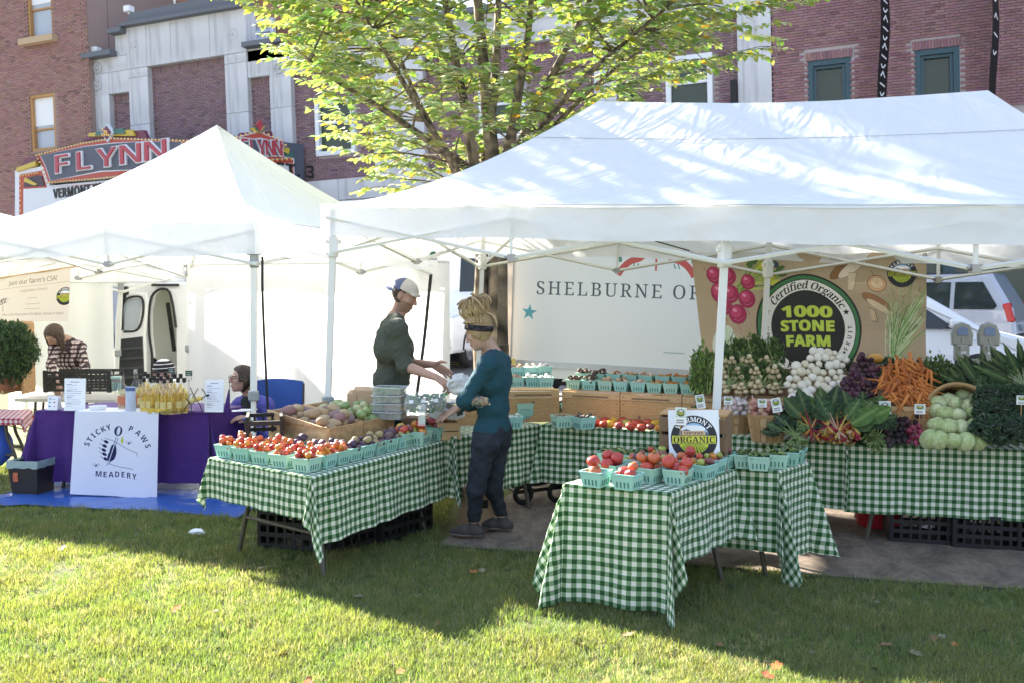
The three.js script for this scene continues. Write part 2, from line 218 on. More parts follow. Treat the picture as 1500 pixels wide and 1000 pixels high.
  // relief rosettes on the blocks
  for (const [px, py] of [[198, 68], [342, 50], [143, 125], [408, 100], [143, 100]]) { const [x, y] = FAC.at(px, py); part('rosette', [new THREE.TorusGeometry(.15, .025, 6, 16).translate(x, y, .02), box(.04, .36, .03, x - .1, y - .34, .01), box(.04, .36, .03, x + .1, y - .34, .01), ball(.05, x, y, .02, 8, 6)], mStone, g); }
  wins.forEach((w, i) => { const c = windowIn(g, w, mWhiteTrim, .13, mDarkPane, { rail: .6, railH: .07 }); c.position.z = -.1; part('backing', fill(w, .02, -.3), M.black, c); });
}
const uBR = FAC.at(1132, 100)[0];
{ // right brick building
  const g = FAC.group('brick_building', 'dark red brick building with teal window frames above the large white tent', 'building');
  const L = [uBR + .01, 0, uBR + 14, TOP];
  const ws = [rect(1183, 86, 1248, 150), rect(1340, 70, 1407, 145)].map((r) => [r[0], r[3] - 1.9, r[2], r[3]]); ws.push([ws[1][2] + 1.6, ws[1][1], ws[1][2] + 2.7, ws[1][3]]);
  const shop = [uBR + 1.1, .45, uBR + 13, 2.62];
  part('wall', wallWithHoles(L[0], L[1], L[2], L[3], [...ws, shop], .5).translate(0, 0, -.53), mMortar, g);
  bricks(g, [[L[0], 5.2, L[2] - 4, L[3]]], [...ws, ...ws.map((w) => [w[0] - .04, w[3], w[2] + .04, w[3] + .2])], -.02, [.27, .145, .15], ws.map((w) => [w[0] - .04, w[3], w[2] + .04, w[3] + .2]));
  for (const w of ws) { const c = windowIn(g, w, mTeal, .13, mDarkPane, { inner: true }); c.position.z = -.02; part('backing', fill(w, .02, -.35), M.black, c); }
  // teal shop front at street level
  const sf = part('shop_front', [box(12, .3, .3, uBR + 7.05, 2.47, -.1), ...Array.from({ length: 6 }, (_, i) => box(.26, 1.87, .32, uBR + 1.6 + i * 2.25, 1.385, -.09))], std([.035, .075, .085], .5), g);
  for (let i = 0; i < 5; i++) part('pane', box(1.96, 1.84, .03, uBR + 2.725 + i * 2.25, 1.38, -.14), mDarkPane, sf);
  part('stone_base', box(11.9, .42, .4, uBR + 7.05, .24, -.05), mStone, g); part('shop_back', box(12, 2.4, .1, uBR + 7, 1.4, -2.5), std([.05, .05, .05], 1), g);
  part('roof', box(14.1, .2, 9, uBR + 7, TOP + .1, -4.4), mCoping, g);
  part('awning', grid(8, 4, (u, v) => V(uBR + 1 + 2.4 * u, 2.95 - .9 * v + .06 * Math.sin(u * 20) * v, .1 + 1.0 * v)), phy([.75, .75, .75], .8, { transmission: .3, thickness: 0 }), g);
}
// wall lamps and two banners hanging edge-on from the right building
for (const [px, py] of [[1076, 140], [929, 150]]) { const [x, y] = FAC.at(px, py, 0); const g = FAC.group('wall_lamp', px > 1000 ? 'small black wall lamp on brick beside the pale stone pier' : 'small black wall lamp half hidden behind the tree leaves', 'wall lamp'); part('lamp_body', box(.16, .62, .16, x, y + .05, .09, 0, 0, 0, .02), M.black, g); part('mounting', box(.08, .2, .1, x, y + .05, -.01), M.black, g); }
{
  const words = ['SAILING', 'MUSIC'];
  [[1295, 0, 146, 'black vertical banner seen edge-on between the two teal windows'], [1457, 0, 152, 'black vertical banner seen edge-on at the right of the teal windows']].forEach(([px, p0, p1, lab], i) => {
    const [x] = FAC.at(px, 70, .5), y1 = FAC.at(px, p1, .5)[1] - .2, y0 = FAC.at(px, -40, .5)[1];
    const g = FAC.group('street_banner', lab, 'banner');
    const tex = canvasTex(128, 1024, (c, w, h) => { c.fillStyle = '#08080b'; c.fillRect(0, 0, w, h); c.strokeStyle = '#f4f4f4'; c.lineWidth = 13; c.lineCap = 'round'; for (let k = 0; k < (i ? 4 : 13); k++) { const yy = h - 120 - k * (i ? 130 : 70) - (i ? 330 : 0); c.beginPath(); if (k % 3 === 0) { c.moveTo(40, yy); c.quadraticCurveTo(55, yy + 40, 90, yy - 10); } else if (k % 3 === 1) { c.moveTo(36, yy); c.lineTo(96, yy + 10); } else { c.moveTo(40, yy + 14); c.lineTo(66, yy - 22); c.lineTo(94, yy + 12); } c.stroke(); } });
    part('banner_cloth', grid(4, 16, (u, v) => V(x + (u - .5) * .22 + .05 * Math.sin(v * 5), y0 + (y1 - y0) * v, .75 - .6 * u), (u, v) => [u, 1 - v]), std([1, 1, 1], .8, { map: tex }), g);
    part('bracket', [bar(V(x, y0, -.05), V(x, y0, .8), .02), bar(V(x, y1, -.05), V(x, y1, .8), .02)], M.black, g);
  });
}
{ // theatre marquee: a wedge with two lettered faces
  const g = FAC.group('theatre_marquee', 'neon bordered theatre marquee reading FLYNN above the white tent', 'sign');
  const A = FAC.at(18, 260, .4), N = FAC.at(318, 250, 2.6), B = FAC.at(436, 250, .3);
  const mBand = std([.40, .055, .03], .5), mSlate = std([.075, .085, .115], .6), mRim = std([.62, .64, .68], .5), mGreen = std([.03, .13, .10], .5), mGold = std([.5, .36, .03], .45), mPurple = std([.13, .02, .05], .5), mRed = std([.36, .03, .05], .45), mBulb = std([.85, .55, .2], .3), mBoard = std([.62, .64, .66], .6);
  function face(p, q, build) { const f = new THREE.Group(); f.name = 'face'; f.position.set(p[0], 0, p[2]); f.rotation.y = -Math.atan2(q[2] - p[2], q[0] - p[0]); g.add(f); g.updateMatrixWorld(true); f.updateMatrixWorld(true); const inv = f.matrixWorld.clone().invert(); const at = (px, py, z = 0) => { const o = V(0, EYE, 0).applyMatrix4(inv), r = ray(px, py).transformDirection(inv), k = (z - o.z) / r.z; return [o.x + r.x * k, o.y + r.y * k]; }; build(f, at); }
  const a3 = [A[0], 0, .4], n3 = [N[0], 0, 2.6], b3 = [B[0], 0, .3];
  const P2 = (at, l) => l.map(([x, y]) => at(x, y));
  function bulbs(f, at, line, step, z) { const gs = []; for (let i = 0; i < line.length - 1; i++) { const p = at(...line[i]), q = at(...line[i + 1]), n = Math.max(1, Math.round(Math.hypot(q[0] - p[0], q[1] - p[1]) / step)); for (let k = 0; k < n; k++) gs.push(ball(.035, p[0] + (q[0] - p[0]) * k / n, p[1] + (q[1] - p[1]) * k / n, z, 6, 4)); } const m = part('bulbs', gs, mBulb, f); m.userData.kind = 'stuff'; }
  function inset(pts, d) { const cx = pts.reduce((s, p) => s + p[0], 0) / pts.length, cy = pts.reduce((s, p) => s + p[1], 0) / pts.length; return pts.map(([x, y]) => { const l = Math.hypot(x - cx, y - cy); return [x - (x - cx) / l * d, y - (y - cy) / l * d]; }); }
  function board(f, at, px, back) { const o = P2(at, px); part('sign_rim', extrude(o, .3).translate(0, 0, -.3), mRim, f); part('sign_band', extrude(inset(o, .05), .03), mBand, f); bulbs(f, at, [...px, px[0]].map(([x, y]) => [x, y]), .16, .05); part('inner_rim', extrude(inset(o, .2), .03).translate(0, 0, .02), mRim, f); part('sign_panel', extrude(inset(o, .24), .02).translate(0, 0, .04), back, f); }
  function letters(f, at, str, px0, px1, base, top, depth) { const p = at(px0, base[0]), q = at(px1, base[1]), hgt = at(px0, top)[1] - p[1], n = str.length, ang = Math.atan2(q[1] - p[1], q[0] - p[0]), len = Math.hypot(q[0] - p[0], q[1] - p[1]);
    for (let i = 0; i < n; i++) { const mk = (bev, z, mat) => { const t = text(str[i], hgt, .05, fontReg, bev); const bb = t.boundingBox; t.translate(-(bb.min.x + bb.max.x) / 2, 0, 0); t.scale(len / (n * .72) / 1.25 / Math.max(.5, bb.max.x - bb.min.x) * .8 + .35, 1, 1); t.rotateZ(ang); const k = (i + .5) / n; t.translate(p[0] + (q[0] - p[0]) * k, p[1] + (q[1] - p[1]) * k, z); return t; }; const l = part('letter', mk(.036, .06, mRim), mRim, f); part('letter_tube', mk(.004, .1), mRed, l); } }
  function stepped(f, at, px, mat, z, d = .12) { part('stepped_trim', extrude(P2(at, px), d).translate(0, 0, z), mat, f); }
  face(a3, n3, (f, at) => {
    stepped(f, at, [[18, 310], [18, 250], [50, 246], [50, 226], [56, 222], [56, 310]], mGreen, -.25); stepped(f, at, [[24, 252], [24, 246], [52, 236], [52, 243]], mGold, -.1);
    stepped(f, at, [[28, 243], [36, 232], [54, 229], [54, 238]], mPurple, -.14); stepped(f, at, [[116, 206], [128, 196], [206, 190], [212, 204], [160, 200]], mPurple, -.2);
    stepped(f, at, [[128, 200], [130, 195], [192, 190], [196, 199]], mGold, -.12); stepped(f, at, [[140, 199], [142, 193], [180, 188], [184, 196]], mGreen, -.08);
    part('crest', extrude(P2(at, [[160, 182], [169, 194], [161, 209], [152, 196]]), .1), mRim, f); part('crest_jewel', extrude(inset(P2(at, [[160, 182], [169, 194], [161, 209], [152, 196]]), .07), .13), mPurple, f);
    bulbs(f, at, [[156, 190], [165, 199], [156, 199], [164, 191]], .12, .14);
    board(f, at, [[55, 228], [62, 243], [70, 268], [150, 262], [255, 248], [276, 207], [215, 205], [165, 203], [120, 211]], mSlate);
    letters(f, at, 'FLYNN', 80, 252, [255, 232], 230, 1);
    part('reader_frame', extrude(P2(at, [[19, 320], [19, 250], [62, 243], [70, 272], [300, 250], [300, 320]]), .2).translate(0, 0, -.25), mRim, f);
    part('reader_band', extrude(P2(at, [[26, 318], [26, 256], [58, 250], [66, 275], [295, 256], [295, 318]]), .02).translate(0, 0, -.05), mBand, f);
    bulbs(f, at, [[29, 316], [29, 258], [58, 253]], .16, -.01);
    part('reader_board', extrude(P2(at, [[33, 318], [33, 277], [290, 262], [290, 318]]), .03).translate(0, 0, -.04), mBoard, f);
    stepped(f, at, [[34, 274], [36, 262], [52, 257], [60, 258], [64, 272]], std([.05, .035, .05], .6), -.03, .03); stepped(f, at, [[35, 266], [37, 260], [55, 270], [50, 272]], mGold, .0, .03);
    const p = at(78, 291), q = at(150, 282), t = text('VERMONT YOUTH', .30, .02, fontBold); t.rotateZ(Math.atan2(q[1] - p[1], q[0] - p[0])); t.translate(p[0], p[1], .0); part('reader_lettering', t, M.black, f);
  });
  face(n3, b3, (f, at) => {
    board(f, at, [[338, 203], [342, 232], [340, 238], [418, 233], [414, 222], [417, 213], [412, 206], [378, 192]], mSlate);
    letters(f, at, 'FLYNN', 350, 410, [226, 229], 204, 1);
    stepped(f, at, [[350, 202], [354, 194], [400, 192], [404, 204], [378, 193]], mPurple, -.2); for (const [x, m] of [[367, mGold], [373, mGreen], [384, mGold], [390, mGreen]]) stepped(f, at, [[378, 196], [x - 3, 186 + Math.abs(x - 378) * .35], [x + 3, 182 + Math.abs(x - 378) * .45]], m, .02, .04);
    part('crest_jewel', extrude(P2(at, [[378, 176], [383, 184], [378, 194], [373, 184]]), .1), mRed, f);
    part('reader_frame', extrude(P2(at, [[330, 290], [330, 234], [424, 229], [432, 232], [433, 290]]), .2).translate(0, 0, -.25), mRim, f);
    part('reader_band', extrude(P2(at, [[332, 288], [332, 236], [422, 231], [430, 234], [431, 288]]), .02).translate(0, 0, -.05), mBand, f);
    bulbs(f, at, [[334, 238], [427, 233], [428, 286]], .16, -.01);
    part('reader_board', extrude(P2(at, [[334, 288], [334, 241], [425, 239], [425, 288]]), .03).translate(0, 0, -.04), mBoard, f);
    stepped(f, at, [[414, 222], [418, 216], [424, 218], [422, 226]], mGold, -.1); stepped(f, at, [[416, 228], [420, 222], [430, 225], [429, 231]], mGreen, -.12);
    const p = at(378, 252), t = text('OCT. 30', .36, .02, fontBold); t.scale(1.25, 1, 1); t.translate(p[0], p[1] - .03, 0); part('reader_lettering', t, M.black, f);
  });
  part('marquee_body', extrude([[A[0], -.4], [N[0], -2.6], [B[0], -.3]], 2.9).rotateX(-Math.PI / 2).translate(0, 3.1, -.35), mSlate, g);
}
// ---------- pop-up tents ----------
const XZ = (x, d, y = 0) => V(x, y, -d);
function tent(name, label, C, R, legs, opt = {}) { // C: eave corners FL FR BR BL (y = eave height), R: ridge ends, legs: points on the eave
  const g = thing(name, label, 'tent', XZ((C[0].x + C[2].x) / 2, -(C[0].z + C[2].z) / 2)); const o = g.position.clone(); const L = (v) => v.clone().sub(o);
  const [R0, R1] = R, pw = opt.pw || 1.32;
  const face = (a, b, c0, c1, k) => grid(64, 30, (s, t) => { const e = a.clone().lerp(b, s), r = c0.clone().lerp(c1, s), p = e.clone().lerp(r, t); const u = Math.pow(t, pw); p.y = e.y + (r.y - e.y) * u - (c0 === c1 ? 0 : .05 * Math.sin(Math.PI * s) * t * t);
    const env = Math.sin(Math.PI * s) * Math.sin(Math.PI * Math.min(1, t * 1.15) * .93); p.y += env * (.034 * noise.noise(p.x * 1.4 + k, p.z * 1.4, k) + .016 * noise.noise(p.x * 5 + k, p.z * 2, 3) ) - .035 * Math.sin(Math.PI * s) * t * (1 - t) * 2;
    const w = Math.exp(-t * 9); p.y += -.016 * w * Math.abs(Math.sin(s * Math.PI * (opt.spans || 1) * 2)); return L(p); }, (s, t) => [s * a.distanceTo(b), t * 2]);
  const roof = part('roof', [face(C[0], C[1], R0, R1, 1), face(C[1], C[2], R1, R1, 7), face(C[2], C[3], R1, R0, 13), face(C[3], C[0], R0, R0, 19)], M.canopy, g);
  if (opt.seam) part('roof_seam', tube(Array.from({ length: 40 }, (_, i) => { const s = i / 39, t = .74, e = C[0].clone().lerp(C[1], s), r = R0.clone().lerp(R1, s), p = e.clone().lerp(r, t); p.y = e.y + (r.y - e.y) * Math.pow(t, pw) - .05 * Math.sin(Math.PI * s) * t * t - .035 * Math.sin(Math.PI * s) * t * (1 - t) * 2 + .012; return L(p); }), .0025, 120, 4), M.canopy, g);
  const drop = opt.drop || .228;
  C.forEach((a, i) => { const b = C[(i + 1) % 4], n = V(0, 1, 0).cross(b.clone().sub(a)).normalize().negate(), len = a.distanceTo(b);
    part('valance', grid(80, 5, (s, t) => { const p = a.clone().lerp(b, s); p.addScaledVector(n, -.012 - .022 * t * (noise.noise(s * len * 2.2, i * 9, t) + .3 * Math.sin(s * len * 9))); p.y += -drop * t - .018 * t * Math.sin(s * Math.PI * 2 * (opt.spans || 1)) ** 2; return L(p); }, (s, t) => [s * len, t * .3]), M.canopy, g); });
  C.forEach((a, i) => { const b = C[(i + 1) % 4]; part('hem_seam', tube([0, .25, .5, .75, 1].map((s) => L(a.clone().lerp(b, s).setY(a.y + (b.y - a.y) * s + .003))), .005, 24, 5), M.canopy, g); });
  for (const leg of legs) {
    const t = leg.clone(), b = V(t.x - (opt.lean ?? .1), leg.base ?? 0, t.z); t.y -= .02; const inward = V(o.x - t.x, 0, o.z - t.z).normalize().multiplyScalar(.11); t.add(inward); b.add(inward);
    const mid = t.clone().lerp(b, .62);
    const m = part('leg', [sq(L(t), L(mid), .046), sq(L(mid), L(b), .036)], M.frame, g);
    const br = t.clone().lerp(b, .3 / t.y); part('leg_bracket', [box(.075, .16, .075, ...L(br).toArray(), 0, .35, 0, .012), box(.12, .03, .03, ...L(br).add(V(0, .04, 0)).toArray(), 0, .35)], opt.bracket || M.bracket, m);
    const sl = mid; part('height_slider', box(.085, .085, .085, ...L(sl).toArray(), 0, .35, 0, .012), M.bracket, m); part('foot_plate', box(.14, .012, .14, ...L(b).add(V(0, .006, 0)).toArray()), M.metal, m);
  }
  const spanBars = (a, b) => { const at = (s, dy) => { const p = a.clone().lerp(b, s); p.y -= dy; p.add(V(o.x - p.x, 0, o.z - p.z).normalize().multiplyScalar(.05)); return L(p); }; const T = .09, B = .37;
    for (const [s0, d0, s1, d1] of [[0, T, .5, B], [0, B, .5, T], [.5, T, 1, B], [.5, B, 1, T]]) part('truss_bar', sq(at(s0, d0), at(s1, d1), .02, .03), M.frame, g);
    part('truss_post', sq(at(.5, T - .06), at(.5, B + .03), .022), M.frame, g); part('truss_joint', [box(.06, .05, .05, ...at(.5, B).toArray()), bar(at(.5, B).add(V(-.05, 0, 0)), at(.5, B).add(V(.05, 0, 0)), .012)], M.metal, g); };
  for (const [a, b] of opt.spansAt) spanBars(a, b);
  const hubs = R0 === R1 ? [R0] : [R0, R1]; for (const h of hubs) { const hb = h.clone(); hb.y -= .06; const lo = hb.clone(); lo.y -= .55; part('peak_pole', bar(L(hb), L(lo), .02), M.frame, g); for (const c of C) { const far = R0 !== R1 && c.distanceTo(h) > 3.3; if (far) continue; const e = c.clone(); e.y -= .4; part('rafter', sq(L(lo.clone().add(V(0, .1, 0))), L(e.lerp(lo, .04)), .02, .03), M.frame, g); } }
  return g;
}
const bFL = XZ(-1.48, 7.0, 2.43), bFC = XZ(1.38, 5.89, 2.315), bFR = XZ(4.17, 4.8, 2.2), bBL = XZ(-.38, 9.85, 2.43), bBC = XZ(2.49, 8.73, 2.315), bBR = XZ(5.28, 7.64, 2.2);
const bigTent = tent('canopy_tent', 'large white pop-up tent with a long ridge over the vegetable stand', [bFL, bFR, bBR, bBL], [XZ(.75, 7.95, 3.43), XZ(3.45, 6.63, 3.22)], [bFL, bFC, bFR, bBR, bBC, bBL], { pw: 1.52, seam: true, bracket: M.frame, spans: 2, spansAt: [[bFL, bFC], [bFC, bFR], [bFR, bBR], [bBR, bBC], [bBC, bBL], [bBL, bFL]], lean: .1 });
const lFL = XZ(-5.25, 8.85, 2.42), lFR = XZ(-2.13, 7.56, 2.375), lBR = XZ(-.8, 10.55, 2.33), lBL = XZ(-4.1, 11.45, 2.36), lPK = XZ(-3.1, 9.6, 3.54);
lBR.base = lBL.base = rise(10.8);
tent('canopy_tent', 'square peaked white tent over the purple mead table', [lFL, lFR, lBR, lBL], [lPK, lPK], [lFL, lFR, lBR, lBL], { spansAt: [[lFL, lFR], [lFR, lBR], [lBR, lBL], [lBL, lFL]], lean: .04, drop: .29 });
const t3 = [XZ(-8.4, 13.0, 2.28), XZ(-5.15, 12.0, 2.18), XZ(-4.1, 14.8, 2.3), XZ(-7.3, 15.9, 2.3)], t3p = XZ(-6.2, 13.95, 3.2); t3.forEach((c) => { c.base = STREET - .05; });
tent('canopy_tent', 'white tent farther back at the left over the plaid shirted vendor', t3, [t3p, t3p], t3, { spansAt: [[t3[0], t3[1]], [t3[1], t3[2]], [t3[2], t3[3]], [t3[3], t3[0]]], lean: .12 });
const t4 = [XZ(-8.3, 10.1, 2.42), XZ(-5.36, 8.95, 2.4), XZ(-4.3, 11.6, 2.34), XZ(-7.3, 12.8, 2.4)], t4p = XZ(-7.0, 10.8, 3.0);
tent('canopy_tent', 'white tent cut off by the left edge, only its roof corner showing', t4, [t4p, t4p], t4.slice(0, 1).concat(t4.slice(3)), { spansAt: [[t4[0], t4[1]], [t4[2], t4[3]], [t4[3], t4[0]]], lean: .04 });
{ // white sidewall zipped to the back of the square tent, with straps
  const a = lBL.clone(), b = lBR.clone(); a.y = b.y = 0;
  const g = thing('tent_sidewall', 'plain white cloth sidewall closing the back of the square tent', 'tent wall', a);
  const off = V(.09, 0, .25);
  part('wall_cloth', grid(70, 16, (u, v) => { const p = b.clone().sub(a).multiplyScalar(u).add(off); const f = rise(10.9) + .03; p.y = f + (2.14 - f) * v; p.z += .025 * Math.sin(u * 30 + 2 * noise.noise(u * 9, 3, v)) * (1 - v * .7); return p; }, (u, v) => [u * 3, v * 2]), M.wallcloth, g);
  part('wall_hem', bar(V(0, 2.14, 0).add(off), b.clone().sub(a).add(off).setY(2.14), .012), M.wallcloth, g);
}
{ const p0 = P(631, 402, 10.35), p1 = P(610, 580, 10.3); const g = one('tent_strap', 'black webbing strap slanting beside the sidewall edge behind the man', 'strap', tube([p0, P(627, 440, 10.3), P(622, 490, 10.28), p1], .02, 24, 5), M.strap);
  const q0 = P(384, 376, 7.62), q1 = P(390, 560, 7.72); one('tent_strap', 'thin black cord running down beside the square tent front leg', 'strap', tube([q0, P(384, 420, 7.64), P(386, 480, 7.68), q1, P(393, 620, 7.72)], .011, 24, 5), M.strap); }
{ const g = thing('tent_tag', 'small white maker label with a green leaf mark on the sidewall corner', 'label', P(632, 378, 10.25), -.28); const tex = canvasTex(128, 160, (c) => { c.fillStyle = '#f2f2ee'; c.fillRect(0, 0, 128, 160); c.fillStyle = '#2c6b5a'; c.beginPath(); c.ellipse(78, 34, 34, 18, -.3, 0, 7); c.fill(); c.fillStyle = '#333'; c.font = 'bold 36px sans-serif'; c.fillText('Eurmax', 2, 104, 124); }); part('tag_cloth', new THREE.BoxGeometry(.14, .17, .004), std([1, 1, 1], .7, { map: tex }), g); }

// ---------- street tree ----------
{
  const base = XZ(-.23, 10.75, STREET - .12);
  const g = thing('street_tree', 'multi-stemmed leafy tree between the tents with sunlit yellow green leaves', 'tree', base); const at = (px, py, d) => P(px, py, d).sub(base);
  const bark = std([.42, .35, .27], .95, { map: noiseTex(256, (u, v) => { const k = .62 + .5 * tn(u, v * .25, 16) + .25 * (rnd() - .5); return [clamp(k), clamp(k * .97), clamp(k * .93)]; }, [3, 1]), bumpMap: noiseTex(128, (u, v) => { const k = clamp(.5 + tn(u, v * .25, 14)); return [k, k, k]; }, [3, 1], false), bumpScale: .02 });
  const D = 10.75, stems = [
    [[703, 470, D], [706, 380, D], [700, 300, D], [688, 200, D - .1], [668, 90, D - .3], [640, -60, D - .5]],
    [[729, 470, D], [730, 380, D], [728, 300, D], [716, 180, D + .2], [705, 60, D + .3], [690, -120, D + .4]],
    [[730, 380, D], [735, 290, D - .1], [752, 180, D - .4], [772, 60, D - .7], [785, -80, D - .9]],
    [[728, 320, D], [748, 250, D + .3], [790, 150, D + .7], [850, 30, D + 1], [905, -90, D + 1.2]],
    [[728, 300, D], [712, 230, D + .3], [725, 120, D + .8], [730, 0, D + 1.1], [735, -120, D + 1.3]],
    [[702, 320, D], [672, 255, D - .2], [620, 170, D - .6], [555, 60, D - .9], [500, -40, D - 1.1]],
    [[703, 310, D], [660, 240, D + .4], [600, 120, D + .9], [560, 10, D + 1.2]],
    [[735, 290, D], [775, 215, D - .5], [850, 120, D - 1.1], [930, 50, D - 1.4], [990, 0, D - 1.6]],
    [[690, 250, D], [640, 215, D - .5], [560, 160, D - 1], [480, 110, D - 1.3], [420, 60, D - 1.4]],
    [[735, 300, D], [800, 200, D + .8], [890, 110, D + 1.3], [960, 60, D + 1.5]],
  ];
  const curves = [];
  stems.forEach((s, i) => { const pts = s.map((q) => at(...q)); if (i < 2) pts.unshift(at(i ? 726 : 708, 505, D), V(i ? .07 : -.09, 0, 0)); const r0 = i < 2 ? (i ? .165 : .125) : i < 5 ? .09 : .055; part('trunk', taper(pts, r0, r0 * (i < 2 ? .25 : .22), 26, 10), bark, g); curves.push(new THREE.CatmullRomCurve3(pts)); });
  // sprays of leaves along twigs inside the crown
  const bottom = [[-3.3, 5.6], [-3.0, 4.9], [-2.6, 4.5], [-2.1, 3.95], [-1.7, 3.15], [-1.2, 2.8], [-1.0, 2.75], [-.4, 2.95], [.3, 3.1], [.9, 3.45], [1.5, 3.95], [2.1, 4.15], [2.7, 4.45], [3.1, 4.8], [3.6, 5.4]];
  const bot = (x) => { for (let i = 0; i < bottom.length - 1; i++) if (x <= bottom[i + 1][0]) { const [a, b] = bottom[i], [c, d] = bottom[i + 1]; return b + (d - b) * (x - a) / (c - a); } return 9; };
  const leaf = (() => { const s = new THREE.Shape(); s.moveTo(0, 0); s.bezierCurveTo(.034, .012, .05, .05, 0, .108); s.bezierCurveTo(-.05, .05, -.034, .012, 0, 0); const q = new THREE.ShapeGeometry(s, 4); const p = q.attributes.position; for (let i = 0; i < p.count; i++) p.setZ(i, .22 * Math.abs(p.getX(i)) - 1.8 * p.getY(i) ** 2); q.computeVertexNormals(); return q; })();
  const twigs = [], mats = [], cols = [], up = V(0, 1, 0); let n = 0, tries = 0;
  const fork = V(0, 2.3, 0);
  while (n < 1650 && tries++ < 40000) {
    const p = V(rr(-3.2, 3.4), rr(2.4, 7.4), rr(-2.4, 2.4)); // place coordinates over the trunk
    const wx = p.x + base.x, wy = p.y + base.y; const rad = Math.hypot(p.x / 3.2, p.z / 2.5, (wy - 5.6) / 3.4); if (rad > 1) continue;
    if (wy < bot(wx) + .22 * p.z * p.z * .3 + .1) continue;
    if (rnd() > .25 + .75 * clamp(rad * 1.25) && wx > -1.2) continue;
    if (noise.noise(p.x * .9 + 4, p.y * 1.1, p.z * .9) < -.06 && rnd() < .85) continue;
    const out = p.clone().sub(fork).normalize(); out.y *= .35; out.y += rr(-.22, .12); out.x += rr(-.4, .4); out.z += rr(-.4, .4); out.normalize();
    const len = rr(.35, .65), a = p.clone(), b = a.clone().addScaledVector(out, len), m = a.clone().lerp(b, .5); m.y += .03; b.y -= .05;
    if (n % 2 === 0) twigs.push(tube([a, m, b], .0045, 4, 3));
    if (n % 5 === 0) { let best, bd = 1e9; for (const c of curves) for (let t = .3; t <= 1; t += .07) { const q = c.getPoint(t); if (q.y > a.y) continue; const d = q.distanceTo(a); if (d < bd) { bd = d; best = q; } } if (best && bd < 2.2) { const mm = best.clone().lerp(a, .55); mm.y += bd * .06; twigs.push(taper([best, mm, a], .016, .005, 6, 4)); } }
    const side = out.clone().cross(up).normalize();
    for (let k = 0; k < 17; k++) { const t = (k + .5) / 17, c = a.clone().lerp(b, t); c.y += .03 * Math.sin(t * 3); const dir = side.clone().multiplyScalar(k % 2 ? 1 : -1).addScaledVector(out, .7).add(V(rr(-.35, .35), rr(-.5, .1), rr(-.35, .35))).normalize(); const nrm = up.clone().add(V(rr(-.6, .6), 0, rr(-.6, .6))).normalize(); const z = nrm.clone().addScaledVector(dir, -nrm.dot(dir)).normalize(), x = dir.clone().cross(z); const s = rr(.72, 1.3); mats.push(new THREE.Matrix4().makeBasis(x.multiplyScalar(s), dir.multiplyScalar(s), z.multiplyScalar(s)).setPosition(c)); const w = rnd(); cols.push(w < .025 ? lin(.5, .3, .02) : w < .2 ? lin(.34, .36, .04) : lin(rr(.17, .32), rr(.28, .39), rr(.035, .075))); }
    n++;
  }
  part('twigs', merge(twigs), bark, g).userData.kind = 'stuff';
  const im = new THREE.InstancedMesh(leaf, phy([1, 1, 1], 1, { transmission: .5, thickness: 0 }), mats.length); mats.forEach((m, i) => { im.setMatrixAt(i, m); im.setColorAt(i, cols[i]); }); shadow(im); im.name = 'crown'; im.userData.kind = 'stuff'; g.add(im);
}

// ---------- vehicles ----------
function body(profile, width, belt, roof, tumble, bevel = .07) { // side outline swept across the width, leaning in above the belt line
  const g = extrude(profile, width - 2 * bevel, bevel).translate(0, 0, -(width / 2 - bevel)); const p = g.attributes.position; for (let i = 0; i < p.count; i++) { const k = clamp((p.getY(i) - belt) / (roof - belt)); p.setZ(i, p.getZ(i) * (1 - tumble * k)); } g.computeVertexNormals(); return g; }
const zAt = (y, w, belt, roof, tumble) => w / 2 * (1 - tumble * clamp((y - belt) / (roof - belt)));
function sidePatch(poly, o, sgn, lift, t = .012) { const g = extrude(poly, t); const p = g.attributes.position; for (let i = 0; i < p.count; i++) { const y = p.getY(i); p.setZ(i, sgn * (zAt(y, o.w, o.belt, o.roof, o.tumble) + lift + p.getZ(i))); } g.computeVertexNormals(); return g; }
function cross(p, q, o, inset, lift) { const z = (y) => zAt(y, o.w, o.belt, o.roof, o.tumble) - inset; const d = V(q[0] - p[0], q[1] - p[1], 0).normalize(), n = V(-d.y, d.x, 0).multiplyScalar(lift); return grid(6, 4, (u, v) => { const x = p[0] + (q[0] - p[0]) * v, y = p[1] + (q[1] - p[1]) * v; return V(x + n.x, y + n.y, (u * 2 - 1) * z(y)); }); }
const mTyre = std([.015, .015, .016], .85), mRim = std([.45, .46, .48], .3, { metalness: .8 }), mCarGlass = phy([.02, .028, .035], .04), mTrim = std([.02, .02, .022], .6);
function wheel(g, x, z, r, w = .2) { const t = part('wheel', new THREE.TorusGeometry(r - .085, .085, 10, 24).scale(1, 1, w / .17).translate(x, r, z), mTyre, g); part('rim', [new THREE.CylinderGeometry(r - .1, r - .1, w * .7, 20).rotateX(Math.PI / 2).translate(x, r, z), ...Array.from({ length: 5 }, (_, i) => box(.05, (r - .12) * 1.9, w * .8, 0, 0, 0, 0, 0, i * Math.PI / 5).translate(x, r, z))], mRim, t); }
